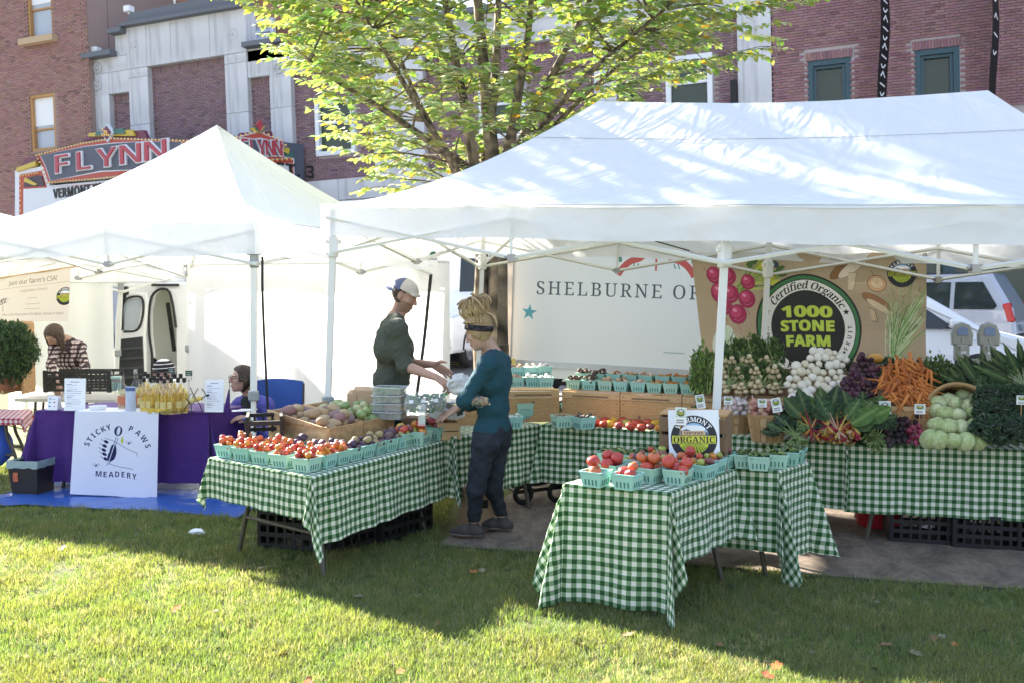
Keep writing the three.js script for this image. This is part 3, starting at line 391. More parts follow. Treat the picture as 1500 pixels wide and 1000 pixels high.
function car(label, category, color, o, pos, ry) { // x+ is the front
  const g = thing(o.name, label, category, pos, ry), paint = phy(color, .3, { clearcoat: 1, clearcoatRoughness: .05 });
  const b = part('body', body(o.profile, o.w, o.belt, o.roof, o.tumble), paint, g);
  for (const s of [1, -1]) { for (const win of o.windows) part('side_window', sidePatch(win, o, s, .004), mCarGlass, g); part('sill_trim', box(o.len * .5, .12, .04, 0, o.clear + .08, s * (o.w / 2 + .005)), mTrim, g);
    part('door_seam', [...o.seams].map((x) => box(.012, o.belt - o.clear - .2, .01, x, (o.belt + o.clear) / 2 + .05, s * (o.w / 2 + .001))), mTrim, g); for (const x of o.seams.slice(0, 2)) part('door_handle', box(.16, .03, .03, x + .18, o.belt - .1, s * (o.w / 2 + .015), 0, 0, 0, .01), paint, g);
    for (const x of o.wheels) { part('wheel_arch', new THREE.RingGeometry(o.wr, o.wr + .07, 24, 1, 0, Math.PI).translate(x, o.wr, s * (o.w / 2 + .008)), mTrim, g); wheel(g, x, s * (o.w / 2 - .1), o.wr); }
    part('mirror', box(.14, .14, .2, o.mirror[0], o.mirror[1], s * (o.w / 2 + .12), 0, 0, 0, .04), paint, g);
    part('tail_light', box(.13, o.tl[2], .18, o.tl[0], o.tl[1], s * (o.w / 2 - .09), 0, 0, o.tl[3] || 0, .03), std([.45, .015, .015], .25), g); part('headlight', box(.25, .16, .32, o.hl[0], o.hl[1], s * (o.w / 2 - .2), 0, 0, 0, .05), phy([.7, .72, .75], .1), g); }
  part('windscreen', cross(o.ws[0], o.ws[1], o, .1, .012), mCarGlass, g); part('rear_window', cross(o.rw[1], o.rw[0], o, .12, -.012), mCarGlass, g);
  part('front_bumper', box(.25, .25, o.w - .1, o.len / 2 - .1, o.clear + .17, 0, 0, 0, 0, .06), o.bumper || paint, g); part('rear_bumper', box(.22, .25, o.w - .06, -o.len / 2 + .06, o.clear + .2, 0, 0, 0, 0, .06), o.bumper || mTrim, g);
  for (const s of [1, -1]) part('wiper', [bar(V(o.ws[0][0] + .03, o.ws[0][1] + .02, s * .3), V(o.ws[0][0] - .12, o.ws[0][1] + .12, s * .3 - .5), .012)], mTrim, g);
  if (o.rack) for (const s of [1, -1]) part('roof_rail', bar(V(-o.len * .38, o.roof + .05, s * o.w * .36), V(o.len * .1, o.roof + .06, s * o.w * .36), .02), mTrim, g);
  part('number_plate', box(.02, .12, .32, -o.len / 2 - .05, o.clear + .42, 0), std([.05, .2, .1], .5), g);
  return g;
}
const suv = { name: 'parked_car', len: 4.4, w: 1.76, belt: 1.0, roof: 1.62, tumble: .16, clear: .3, wr: .34, wheels: [1.32, -1.32], rack: true,
  profile: [[-2.13, .36], [2.05, .36], [2.14, .6], [2.08, .86], [1.0, 1.02], [.35, 1.54], [.1, 1.58], [-1.75, 1.6], [-2.08, 1.02], [-2.14, .6]], windows: [[[.8, 1.04], [.32, 1.48], [-.35, 1.52], [-.35, 1.04]], [[-.42, 1.04], [-.42, 1.52], [-1.15, 1.52], [-1.15, 1.04]], [[-1.22, 1.04], [-1.22, 1.52], [-1.66, 1.52], [-1.9, 1.1], [-1.85, 1.04]]], seams: [.85, -.38, -1.18], mirror: [.8, 1.08], tl: [-2.08, .98, .34, -.25], hl: [2.02, .78], ws: [[1.0, 1.04], [.38, 1.54]], rw: [[-2.08, 1.04], [-1.8, 1.56]] };
const van = { name: 'parked_van', len: 5.0, w: 1.94, belt: 1.05, roof: 1.78, tumble: .14, clear: .28, wr: .34, wheels: [1.6, -1.4],
  profile: [[-2.43, .34], [2.3, .34], [2.44, .6], [2.3, .88], [1.55, 1.08], [.55, 1.7], [.2, 1.74], [-2.2, 1.74], [-2.4, 1.1], [-2.44, .6]], windows: [[[1.25, 1.1], [.55, 1.6], [.1, 1.64], [.1, 1.1]], [[.0, 1.1], [0, 1.64], [-1.05, 1.64], [-1.05, 1.1]], [[-1.15, 1.1], [-1.15, 1.64], [-2.1, 1.62], [-2.25, 1.1]]], seams: [1.3, .05, -1.1], mirror: [1.2, 1.18], tl: [-2.38, 1.05, .5, -.1], hl: [2.28, .82], ws: [[1.5, 1.12], [.6, 1.7]], rw: [[-2.42, 1.12], [-2.2, 1.68]] };
car('silver car with a red tail light parked across the street at right', 'car', [.34, .37, .45], suv, stp(.95, roadY(18.9) - .1, 18.9), 2.5);
car('white van nose with sloping windscreen behind the twin parking meters', 'van', [.78, .79, .8], van, stp(.3, roadY(13.9) - .02, 13.9), ST.ry + .04).scale.setScalar(.87);
car('white car with dark bumper parked behind the man and woman', 'car', [.75, .76, .78], { ...suv, bumper: mTrim }, P(672, 440, 18.2).setY(roadY(17) - .05), -1.95);
function boxTruck(label, pos, ry, L, W, H, print, floor = .85, cab = true) {
  const g = thing(cab ? 'box_truck' : 'box_trailer', label, cab ? 'truck' : 'trailer', pos, ry), wht = std([.92, .92, .91], .4);
  const b = part('cargo_box', box(L, H, W, 0, floor + H / 2, 0, 0, 0, 0, .03), wht, g);
  part('box_trim', [box(L + .04, .08, .03, 0, floor + .02, W / 2 + .008), box(L + .04, .09, .03, 0, floor + H - .03, W / 2 + .008), box(.07, H, .03, -L / 2, floor + H / 2, W / 2 + .008)], std([.66, .67, .7], .3, { metalness: .5 }), g);
  if (print) { const pr = part('side_print', new THREE.PlaneGeometry(print.w, print.h).translate(print.x, print.y, W / 2 + .004), std([.92, .92, .91], .45, { map: print.tex }), b); pr.rotation.z = 0; }
  if (cab) {
  part('cab', body([[L / 2 + .02, .45], [L / 2 + 1.6, .45], [L / 2 + 1.7, 1.0], [L / 2 + 1.35, 1.25], [L / 2 + .95, 2.1], [L / 2 + .02, 2.2]], W * .92, 1.2, 2.2, .12), wht, g);
  part('cab_window', [sidePatch([[L / 2 + .2, 1.28], [L / 2 + 1.2, 1.28], [L / 2 + .9, 1.95], [L / 2 + .2, 2.0]], { w: W * .92, belt: 1.2, roof: 2.2, tumble: .12 }, 1, .004)], mCarGlass, g); part('windscreen', cross([L / 2 + 1.32, 1.28], [L / 2 + .97, 2.05], { w: W * .92, belt: 1.2, roof: 2.2, tumble: .12 }, .1, -.02), mCarGlass, g);
  for (const s of [1, -1]) part('mirror', [box(.1, .35, .2, L / 2 + 1.2, 1.65, s * (W / 2 + .2), 0, 0, 0, .03), bar(V(L / 2 + 1.0, 1.5, s * W * .45), V(L / 2 + 1.2, 1.6, s * (W / 2 + .18)), .015)], mTrim, g);
  } else part('tow_bar', [bar(V(L / 2, floor - .2, .5), V(L / 2 + 1, floor - .2, 0), .05), bar(V(L / 2, floor - .2, -.5), V(L / 2 + 1, floor - .2, 0), .05)], mTrim, g);
  part('chassis', box(L - .1, .18, .8, 0, floor - .2, 0), mTrim, g); part('bumper', box(.12, .2, W * .9, -L / 2 - .05, .55, 0), mTrim, g);
  for (const [x, s] of (cab ? [[-L / 2 + 1, 1], [-L / 2 + 1, -1], [L / 2 + .8, 1], [L / 2 + .8, -1]] : [[.2, 1], [.2, -1]])) wheel(g, x, s * (W / 2 - .2), .4, .26);
  return g;
}
{
  const printTex = canvasTex(2048, 1024, (c, w, h) => { // 4.0 m by 2.0 m
    c.fillStyle = '#fff'; c.fillRect(0, 0, w, h); c.fillStyle = '#41535a'; c.textBaseline = 'alphabetic';
    c.font = '118px serif'; const s = 'SHELBURNE ORCHARDS'; let x = 150; for (const ch of s) { c.fillText(ch, x, 470); x += c.measureText(ch).width * 1.0 + (ch === ' ' ? 14 : 15); }
    for (const m of [1, -1]) { c.save(); c.translate(930, 40); c.scale(m, 1); c.strokeStyle = '#d8615c'; c.lineWidth = 40; c.beginPath(); c.moveTo(52, 70); c.quadraticCurveTo(58, 170, 120, 190); c.quadraticCurveTo(190, 200, 240, 290); c.stroke(); c.fillStyle = '#5c9585'; c.beginPath(); c.moveTo(78, 70); c.quadraticCurveTo(180, 90, 170, 168); c.quadraticCurveTo(80, 170, 78, 70); c.fill(); for (const [lx, ly, a] of [[200, 60, .3], [250, 60, -.5], [280, 110, -.9], [200, 130, .5], [240, 170, .4], [292, 30, 1.2]]) { c.save(); c.translate(lx, ly); c.rotate(a); c.beginPath(); c.ellipse(0, 0, 17, 44, 0, 0, 7); c.fill(); c.restore(); } c.strokeStyle = '#5c9585'; c.lineWidth = 7; for (const q of [110, 135]) { c.beginPath(); c.moveTo(q, 215); c.lineTo(q + 12, 245); c.stroke(); } c.restore(); }
    c.fillStyle = '#d8615c'; c.fillRect(924, 90, 12, 210);
    c.fillStyle = '#62b3c4'; c.save(); c.translate(110, 590); c.beginPath(); for (let i = 0; i < 10; i++) { const r = i % 2 ? 22 : 54, a = -Math.PI / 2 + i * Math.PI / 5 + .1; c.lineTo(Math.cos(a) * r, Math.sin(a) * r); } c.fill(); c.restore(); c.fillStyle = '#9bb'; c.fillRect(1000, 800, 130, 5);
  });
  const a = P(741, 440, 11.1), ry = ST.ry + .02, L = 3.9, W = 2.1; const ctr = a.clone().add(V(L / 2, 0, 0).applyAxisAngle(V(0, 1, 0), ry)).add(V(0, 0, -W / 2).applyAxisAngle(V(0, 1, 0), ry)); ctr.y = STREET - .2;
  const t = boxTruck('white box trailer lettered SHELBURNE ORCHARDS behind the mushroom baskets', ctr, ry, L, W, 2.6, { w: 3.8, h: 1.9, x: .0, y: 1.5, tex: printTex }, .72, false); t.rotation.z = -.035;
}
boxTruck('pale box truck with a side mirror seen between tree and sidewall', P(584, 440, 19).setY(roadY(17)), ST.ry, 3.2, 2.1, 2.3, null);
{ // white cargo van with its side door open, behind the mead bottles
  const F = new Frame(P(215, 440, 12.6).setY(STREET - .05), .12), g = F.group('cargo_van', 'white cargo van with its door open behind the mead bottles', 'van'); const q = (px, py, z = 0) => F.at(px, py, z), PP = (l, z = 0) => l.map(([x, y]) => q(x, y, z));
  const wht = std([.8, .8, .8], .35), grey = std([.42, .42, .40], .8);
  const open = PP([[222, 560], [223, 520], [219, 490], [219, 455], [224, 432], [234, 424], [246, 425], [252, 440], [258, 480], [259, 560]]);
  part('body', extrude(PP([[168, 575], [170, 470], [174, 430], [186, 418], [330, 414], [332, 575]]), .12, .02, [open]).translate(0, 0, -.14), wht, g);
  part('body_shell', [box(.1, 1.4, 2.2, q(330, 500)[0], 1, -1.3), box(2.2, .1, 2.0, q(250, 414)[0], q(250, 414)[1], -1.2)], wht, g);
  part('cargo_floor', box(1.4, .1, 1.8, q(250, 560)[0], .35, -1.1), grey, g); part('cargo_lining', [box(1.6, 2.0, .06, q(250, 500)[0], 1.2, -1.9), box(.06, 2, 1.7, q(262, 500)[0], 1.2, -1.0, 0, .1)], grey, g); part('lining_rail', [box(.05, .5, .05, q(230, 470)[0], q(230, 470)[1], -.7, 0, 0, .12), box(.05, .35, .05, q(234, 500)[0], q(234, 500)[1], -.7, 0, 0, .12)], mTrim, g);
  part('door_seal', new THREE.TubeGeometry(new THREE.CatmullRomCurve3(open.slice(0, 9).map(([x, y]) => V(x, y, .025)), false, 'centripetal'), 40, .018, 6), mTrim, g);
  const dr = part('open_door', extrude(PP([[172, 570], [171, 500], [178, 440], [184, 431], [212, 431], [214, 440], [210, 490], [212, 570]], .25), .06, .02, [PP([[179, 480], [183, 440], [208, 436], [209, 442], [203, 482], [181, 485]], .25)]).translate(0, 0, .2), wht, g);
  part('door_window', extrude(PP([[179, 480], [183, 440], [208, 436], [209, 442], [203, 482], [181, 485]], .25), .02).translate(0, 0, .22), phy([.75, .8, .85], .1, { transmission: .6, thickness: 0 }), dr); part('window_seal', tube(PP([[180, 484], [184, 440], [208, 436], [203, 482], [182, 486]], .25).map(([x, y]) => V(x, y, .29)), .016, 30), mTrim, dr);
  part('door_trim', extrude(PP([[172, 565], [173, 498], [207, 494], [210, 565]], .3), .03, .01).translate(0, 0, .28), std([.03, .033, .035], .7), dr); for (let i = 0; i < 4; i++) part('trim_rib', box(.33, .025, .03, q(191, 510 + i * 14, .3)[0], q(191, 510 + i * 14, .3)[1], .335, 0, 0, .06), std([.06, .065, .07], .6), dr);
  part('mirror', [box(.1, .12, .1, q(182, 426, .4)[0], q(182, 426, .4)[1], .4, 0, 0, 0, .03), box(.05, .16, .06, q(181, 434, .4)[0], q(181, 434, .4)[1], .4)], mTrim, g); part('roof_rail', box(.36, .035, .05, q(243, 418)[0], q(243, 418)[1], .05), mTrim, g);
  for (const x of [200, 300]) wheel(g, q(x, 560)[0], -.15, .34);
}
{ // twin parking meters
  const base = P(1430, 440, 9.6).setY(rise(9.4)); const g = thing('parking_meter', 'twin grey parking meters on one post in front of the white van', 'parking meter', base, -.3); const H = P(1430, 560, 9.6).y - base.y; const grey = std([.34, .33, .28], .45, { metalness: .5 });
  part('post', cyl(.038, .038, H + .02), std([.3, .3, .28], .5, { metalness: .4 }), g); part('yoke', [tube([V(0, H, 0), V(-.04, H + .06, 0), V(-.11, H + .14, 0), V(-.12, H + .25, 0)], .05, 12, 8), tube([V(0, H, 0), V(.04, H + .06, 0), V(.11, H + .14, 0), V(.12, H + .25, 0)], .05, 12, 8), box(.2, .07, .06, 0, H + .22, 0)], grey, g);
  for (const s of [-1, 1]) { const x = s * .128, y = H + .22; const m = part('meter_housing', [box(.145, .2, .13, x, y + .1, 0, 0, 0, 0, .03)], grey, g); part('meter_head', extrude([[-.085, 0], [.085, 0], [.092, .1], [.06, .19], [0, .215], [-.06, .19], [-.092, .1]], .1, .012).translate(x, y + .19, -.05), grey, m); part('meter_window', extrude([[-.055, 0], [.055, 0], [.045, .075], [0, .095], [-.045, .075]], .012).translate(x, y + .28, .062), phy([.16, .22, .36], .1), m); part('coin_slot', [box(.05, .045, .03, x, y + .15, .075), cyl(.014, .014, .04, x, y + .21, .06, 10)], M.metal, m); part('rate_plate', box(.05, .035, .004, x + .01, y + .105, .068), M.white, m); part('side_band', box(.19, .05, .11, x, y + .2, 0, 0, 0, 0, .01), mTrim, m); }
}
// ---------- tables and cloths ----------
function gingham(dark, mid, light) { return canvasTex(128, 128, (c) => { c.fillStyle = light; c.fillRect(0, 0, 128, 128); c.fillStyle = mid; c.fillRect(0, 0, 64, 128); c.fillRect(0, 0, 128, 64); c.fillStyle = dark; c.fillRect(0, 0, 64, 64); for (let i = 0; i < 128; i += 4) { c.fillStyle = 'rgba(255,255,255,.05)'; c.fillRect(i, 0, 2, 128); c.fillStyle = 'rgba(0,0,0,.05)'; c.fillRect(0, i, 128, 2); } }, [1, 1]); }
const mGreenCheck = phy([1, 1, 1], 1, { map: gingham('#225022', '#84a47a', '#f6f4e4'), transmission: .22, thickness: 0 }), mRedCheck = phy([1, 1, 1], 1, { map: gingham('#a3202a', '#d58a8e', '#f2ecea'), transmission: .2, thickness: 0 });
const CHECK = .0525;
class Top { // a table top from three surveyed corners
  constructor(h, fl, fr, br) { this.h = h; this.FL = fl.isVector3 ? fl : G(...fl, h); this.FR = fr.isVector3 ? fr : G(...fr, h); this.BR = br.isVector3 ? br : G(...br, h); this.BL = this.FL.clone().add(this.BR).sub(this.FR); this.a = this.FL.distanceTo(this.FR); this.b = this.FR.distanceTo(this.BR); const e = this.FR.clone().sub(this.FL); this.ry = -Math.atan2(e.z, e.x); const f = this.BR.clone().sub(this.FR); this.ryLong = -Math.atan2(f.z, f.x); }
  at(s, t, dy = 0) { const p = this.FL.clone().lerp(this.FR, s).add(this.BR.clone().sub(this.FR).multiplyScalar(t)); p.y += dy; return p; }
}
function cloth(name, label, T, drops, mat, group, k = 1, scale = CHECK) { // a sheet over the top: hangs from the edges, fans out at the corners
  const [df, dr, db, dl] = drops, o = T.at(.5, .5), U = V(T.FR.x - T.FL.x, 0, T.FR.z - T.FL.z).normalize(), W = V(T.BR.x - T.FR.x, 0, T.BR.z - T.FR.z).normalize();
  const nF = V(0, 1, 0).cross(U).normalize(); if (nF.dot(W) > 0) nF.negate(); const nR = V(0, 1, 0).cross(W).normalize(); if (nR.dot(U) < 0) nR.negate();
  const nu = Math.round((T.a + dl + dr) / .013), nv = Math.round((T.b + df + db) / .013), u0 = -dl, u1 = T.a + dr, v0 = -df, v1 = T.b + db;
  const g = grid(nu, nv, (s, t) => {
    const u = u0 + (u1 - u0) * s, v = v0 + (v1 - v0) * t, cu = clamp(u, 0, T.a), cv = clamp(v, 0, T.b), du = u - cu, dv = v - cv, r = Math.hypot(du, dv);
    const p = T.at(cu / T.a, cv / T.b, .006); if (r < 1e-6) { p.y += .0015 * noise.noise(u * 6, v * 6, k); return p.sub(o); }
    const dir = nR.clone().multiplyScalar(du).addScaledVector(nF, -dv).normalize();
    const corner = Math.min(Math.abs(du), Math.abs(dv)) / Math.max(Math.abs(du), Math.abs(dv), 1e-6), ang = Math.atan2(Math.abs(dv), Math.abs(du));
    const along = Math.abs(du) > Math.abs(dv) ? cv : cu;
    let f = .03 + .03 * Math.sin(along * 21 + k * 3 + noise.noise(along * 3, k, 1) * 4) * clamp(r / .3) + .03 * noise.noise(along * 4, k * 3, r);
    const fold = .5 - .5 * Math.cos(ang * 8 - .5); f = f * (1 - clamp(corner * 4)) + clamp(corner * 4) * (.05 + .24 * fold + .03 * Math.sin(k * 5 + ang * 3));
    const bend = .012, hang = Math.max(0, r - bend * .6); p.addScaledVector(dir, Math.min(r, bend) + f * hang); p.addScaledVector(dir, .0045 * noise.noise(u * 9, v * 9, k) + .003 * noise.noise(u * 22, v * 19, k) - .005 * Math.exp(-((((u + 9.1) % .42 - .21) / .010) ** 2)) - .005 * Math.exp(-((((v + 9.07) % .42 - .21) / .010) ** 2))); p.y -= hang * Math.sqrt(Math.max(.2, 1 - f * f));
    if (p.y < .018) { p.addScaledVector(dir, (.018 - p.y) * .5); p.y = .012 + .006 * Math.abs(noise.noise(u * 20, v * 20, 2)); }
    return p.sub(o); }, (s, t) => [(u0 + (u1 - u0) * s) / scale, (v0 + (v1 - v0) * t) / scale]);
  return one(name, label, 'tablecloth', g, mat, o, 0, group);
}
function foldingTable(label, T, group, legStyle = 0) {
  const o = T.at(.5, .5).setY(0), g = thing('folding_table', label, 'table', o, 0, group), L = (p) => p.sub(o);
  const c = [T.FL, T.FR, T.BR, T.BL].map((p) => L(p.clone())); const s = new THREE.Shape(c.map((p) => new THREE.Vector2(p.x, -p.z)));
  part('tabletop', new THREE.ExtrudeGeometry(s, { depth: .035, bevelEnabled: false }).rotateX(-Math.PI / 2).translate(0, T.h - .038, 0), std([.55, .53, .48], .6), g);
  for (const t of [.14, .86]) { const ends = [.12, .88].map((q) => L(T.at(q, t).setY(0))), topY = T.h - .04; const out = L(T.at(.5, t < .5 ? t - .1 : t + .1).setY(0)).sub(L(T.at(.5, t).setY(0)));
    ends.forEach((e, i) => { const splay = ends[i].clone().sub(ends[1 - i]).setY(0).normalize().multiplyScalar(.06); const pts = [e.clone().addScaledVector(splay, -1.5).setY(topY), e.clone().addScaledVector(splay, -1.2).setY(topY * .7), e.clone().addScaledVector(splay, -.2).setY(topY * .45), e.clone().addScaledVector(splay, .8).add(out.clone().multiplyScalar(.2)).setY(.01)]; part('leg', tube(pts, .016, 14, 7), M.legs, g); });
    part('leg_brace', bar(ends[0].clone().setY(topY * .4), ends[1].clone().setY(topY * .4), .013), M.legs, g); }
  return g;
}
const GC = 'green gingham tablecloths on the vegetable stand tables', FT = 'folding tables under the gingham cloths';
const T1 = new Top(.665, [308, 671], [456, 699], [652, 645]);
const T2 = new Top(.68, [828, 709], [981, 722], [1076, 688]);
const T2b = (() => { const t = new Top(.675, [884, 674], [1140, 690], [1182, 677]); return t; })();
const T3 = (() => { const fr = G(664, 640, .695), br = G(791, 621, .695), d = br.clone().sub(fr).normalize(), n = V(d.z, 0, -d.x).multiplyScalar(.5); if (n.x > 0) n.negate(); return new Top(.695, fr.clone().add(n), fr, br); })();
const T4 = (() => { const fl = G(795, 622, .7), fr = G(1238, 650, .7), d = fr.clone().sub(fl).normalize(), n = V(d.z, 0, -d.x).multiplyScalar(.76); if (n.z > 0) n.negate(); return new Top(.7, fl, fr, fr.clone().add(n)); })();
const T5 = (() => { const fl = G(1241, 650, .698), fr = G(1640, 664, .698), d = fr.clone().sub(fl).normalize(), n = V(d.z, 0, -d.x).multiplyScalar(.8); if (n.z > 0) n.negate(); return new Top(.698, fl, fr, fr.clone().add(n)); })();
cloth('tablecloth', 'green gingham cloth on the left table carrying potatoes and cherry tomatoes', T1, [.27, .43, .2, .25], mGreenCheck, GC, 1);
cloth('tablecloth', 'green gingham cloth reaching the grass under the large red tomatoes', T2, [.655, .42, .2, .52], mGreenCheck, GC, 2.3);
cloth('tablecloth', 'green gingham cloth under the pepper baskets beside the slatted crate', T2b, [.5, .58, .3, .2], mGreenCheck, GC, 3.7);
cloth('tablecloth', 'green gingham cloth behind the standing woman in teal sweater', T3, [.25, .47, .1, .1], mGreenCheck, GC, 4.1);
cloth('tablecloth', 'green gingham cloth below the mushrooms and loose tomatoes', T4, [.47, .1, .2, .15], mGreenCheck, GC, 5.9);
cloth('tablecloth', 'green gingham cloth below the cabbages and chard at right', T5, [.49, .3, .2, .06], mGreenCheck, GC, 7.7);
foldingTable('folding table with curved brown legs under the potatoes cloth', T1, FT); foldingTable('folding table under the large red tomatoes cloth', T2, FT); foldingTable('small folding table under the pepper baskets cloth', T2b, FT); foldingTable('folding table behind the standing woman', T3, FT); foldingTable('folding table under the mushrooms cloth', T4, FT); foldingTable('long folding table under the cabbages cloth', T5, FT);

// ---------- baskets ----------
const basketProto = (() => {
  const g = new THREE.Group(); const h = .086, b = .052, t = .068, w = .005; const walls = [];
  for (let k = 0; k < 4; k++) { for (const [ob, ot] of [[b, t], [b - w, t - w]]) { const q = grid(1, 1, (u, v) => { const e = ob + (ot - ob) * v; return V((u * 2 - 1) * e, v * h, e); }); q.rotateY(k * Math.PI / 2); walls.push(q); } const rim = box(t * 2 + .004, .009, .006, 0, h - .004, t - .001); rim.rotateY(k * Math.PI / 2); walls.push(rim); }
  walls.push(box(b * 2, .004, b * 2, 0, .003, 0)); part('basket_wall', walls, M.pulp, g);
  const slots = []; for (let k = 0; k < 4; k++) for (let i = 0; i < 4; i++) { const s = box(.0065, .032, .002, (i - 1.5) * .022, 0, 0, Math.atan2(t - b, h)); s.translate(0, .028, b + (t - b) * .028 / h + .0012); s.rotateY(k * Math.PI / 2); slots.push(s); }
  part('slots', slots, M.pulpDark, g).userData.kind = 'stuff'; g.name = 'berry_basket'; return g; })();
let nBasket = 0;
const pulps = [M.pulp, std([.30, .54, .45], .95), std([.40, .62, .50], .95), std([.33, .60, .53], .95)];
function basket(label, pos, ry, group, scale = 1) { const c = basketProto.clone(); c.children[0].material = pick(pulps); ry += rr(-.1, .1); c.name = numbered('berry_basket'); c.position.copy(pos); c.rotation.y = ry + rr(-.06, .06); c.scale.setScalar(scale); tag(c, label, 'basket', group); scene.add(c); return c; }
// ---------- produce kinds ----------
const prod = (c, r = .3, o = {}) => phy(c, r, { clearcoat: .25, clearcoatRoughness: .3, ...o });
function tomatoGeo(r, lobes, flat) { const g = new THREE.SphereGeometry(r, 16, 11); const p = g.attributes.position; for (let i = 0; i < p.count; i++) { const x = p.getX(i), y = p.getY(i), z = p.getZ(i), a = Math.atan2(z, x), e = Math.hypot(x, z) / r; const k = 1 + .05 * Math.cos(a * lobes) * e; p.setXYZ(i, x * k, y * flat - .16 * r * Math.exp(-e * e * 9) * (y > 0 ? 1 : 0), z * k); } g.computeVertexNormals(); return g; }
const calyx = (r, flat) => { const gs = []; for (let i = 0; i < 5; i++) { const a = i * 1.257; gs.push(bar(V(0, r * flat * .86, 0), V(Math.cos(a) * r * .45, r * flat * .93, Math.sin(a) * r * .45), r * .06, r * .015, 4)); } gs.push(bar(V(0, r * flat * .84, 0), V(r * .05, r * flat * 1.05, 0), r * .06, r * .05, 5)); return merge(gs); };
const mCalyx = std([.06, .13, .02], .8);
function makeTomato(name, r, lobes, flat, mat, stem = true) { const g = new THREE.Group(); g.name = name; part('fruit', tomatoGeo(r, lobes, flat), mat, g); if (stem) part('calyx', calyx(r, flat), mCalyx, g); g.userData.r = r * .94; return g; }
function makeLump(name, r, sx, sy, sz, mat, amp = .12, off = 1, seg = 14) { const m = shadow(new THREE.Mesh(lumpy(new THREE.SphereGeometry(r, seg, Math.round(seg * .7)), amp, 1.4 / r, off).scale(sx, sy, sz), mat)); m.name = name; m.userData.r = r * Math.min(sx, sy, sz) * 1.02; return m; }
const mTom = [[.50, .06, .03], [.42, .04, .03], [.54, .13, .04], [.36, .05, .05]].map((c) => prod(c, .38)), mYel = prod([.62, .36, .03], .28), mOra = prod([.6, .22, .025], .28), mGrn = prod([.33, .36, .06], .35), mDusk = prod([.22, .055, .05], .3);
const K = {
  cherry: [0, 1, 2, 2].map((i) => makeTomato('cherry_tomato', .0195, 4, .92, mTom[i])).concat([makeTomato('cherry_tomato', .019, 4, .95, mOra)]),
  big: [0, 1, 2].map((i) => makeTomato('red_tomato', .034, 5 + i, .86, mTom[i], i === 2)), heirloom: [makeTomato('heirloom_tomato', .036, 6, .8, mTom[3]), makeTomato('heirloom_tomato', .034, 5, .84, mYel), makeTomato('heirloom_tomato', .034, 6, .82, mOra), makeTomato('heirloom_tomato', .036, 7, .8, mTom[0]), makeTomato('heirloom_tomato', .031, 5, .85, mGrn), makeTomato('heirloom_tomato', .034, 6, .8, mDusk)],
  small: [makeTomato('small_heirloom_tomato', .019, 4, 1.1, mDusk), makeTomato('small_heirloom_tomato', .02, 4, .95, mGrn), makeTomato('small_heirloom_tomato', .019, 4, 1, mTom[0]), makeTomato('small_heirloom_tomato', .018, 4, 1.2, prod([.10, .05, .06], .3)), makeTomato('small_heirloom_tomato', .019, 4, 1, mOra)],
  purple: [[.075, .03, .055], [.055, .028, .06], [.10, .045, .06], [.14, .08, .07]].map((c, i) => makeLump('purple_potato', .027, 1.15, .85, 1, prod(c, .5, { clearcoat: 0 }), .14, i)).concat([makeLump('purple_potato', .026, 1.3, .9, .9, std([.36, .28, .13], .7), .14, 8)]),
  potato: [[.42, .30, .16], [.36, .24, .13], [.27, .15, .13], [.46, .34, .18], [.25, .17, .15]].map((c, i) => makeLump('potato', .042, 1.35, .85, .95, std(c, .8), .16, i * 3)),
  squash: [[.30, .36, .13], [.24, .33, .11], [.38, .38, .16]].map((c, i) => makeLump('green_tomato', .037, 1.2, .92, 1, prod(c, .35), .1, i * 2)),
  mush: [[.5, .34, .2], [.6, .46, .32], [.42, .26, .14]].map((c) => mushroom('mushroom', c, .018)), shiitake: [[.10, .065, .05], [.14, .09, .06], [.07, .05, .04]].map((c) => mushroom('shiitake_mushroom', c, .021)), chanterelle: [[.55, .25, .05], [.5, .3, .1], [.6, .2, .03]].map((c) => mushroom('chanterelle_mushroom', c, .016, true)), white: [[.75, .72, .66], [.7, .66, .58]].map((c) => mushroom('white_mushroom', c, .018)),
};
function mushroom(name, c, r, funnel = false) { const g = new THREE.Group(); g.name = name; const cap = funnel ? lathe([[0, .2 * r], [.4 * r, .35 * r], [.9 * r, .95 * r], [1.1 * r, 1.0 * r], [.85 * r, .6 * r], [.3 * r, -.3 * r]], 12) : lathe([[0, .85 * r], [.5 * r, .75 * r], [.9 * r, .4 * r], [1.1 * r, .02 * r], [.95 * r, -.06 * r], [.3 * r, .1 * r], [0, .1 * r]], 14); part('cap', lumpy(cap, .14, 60, r * 900 + c[0] * 50), std(c, .75), g); part('stem', taper([V(0, .1 * r, 0), V(.1 * r, -.5 * r, 0), V(.05 * r, -1.1 * r, .1 * r)], .32 * r, .4 * r, 4, 7), std([.66, .56, .42], .85), g); g.userData.r = r * .85; return g; }
const firstUse = new Map();
function put(kind, label, pos, group, spin = 1, scale = 1, cat) { const src = Array.isArray(kind) ? pick(kind) : kind; const c = src.clone(); c.name = numbered(src.name); c.position.copy(pos); c.rotation.set(rr(-.5, .5) * spin, rr(0, 6.28), rr(-.5, .5) * spin); c.scale.setScalar(scale * rr(.9, 1.1)); tag(c, label, cat || src.name.replace(/^.*_/, ''), group); scene.add(c); return c; }
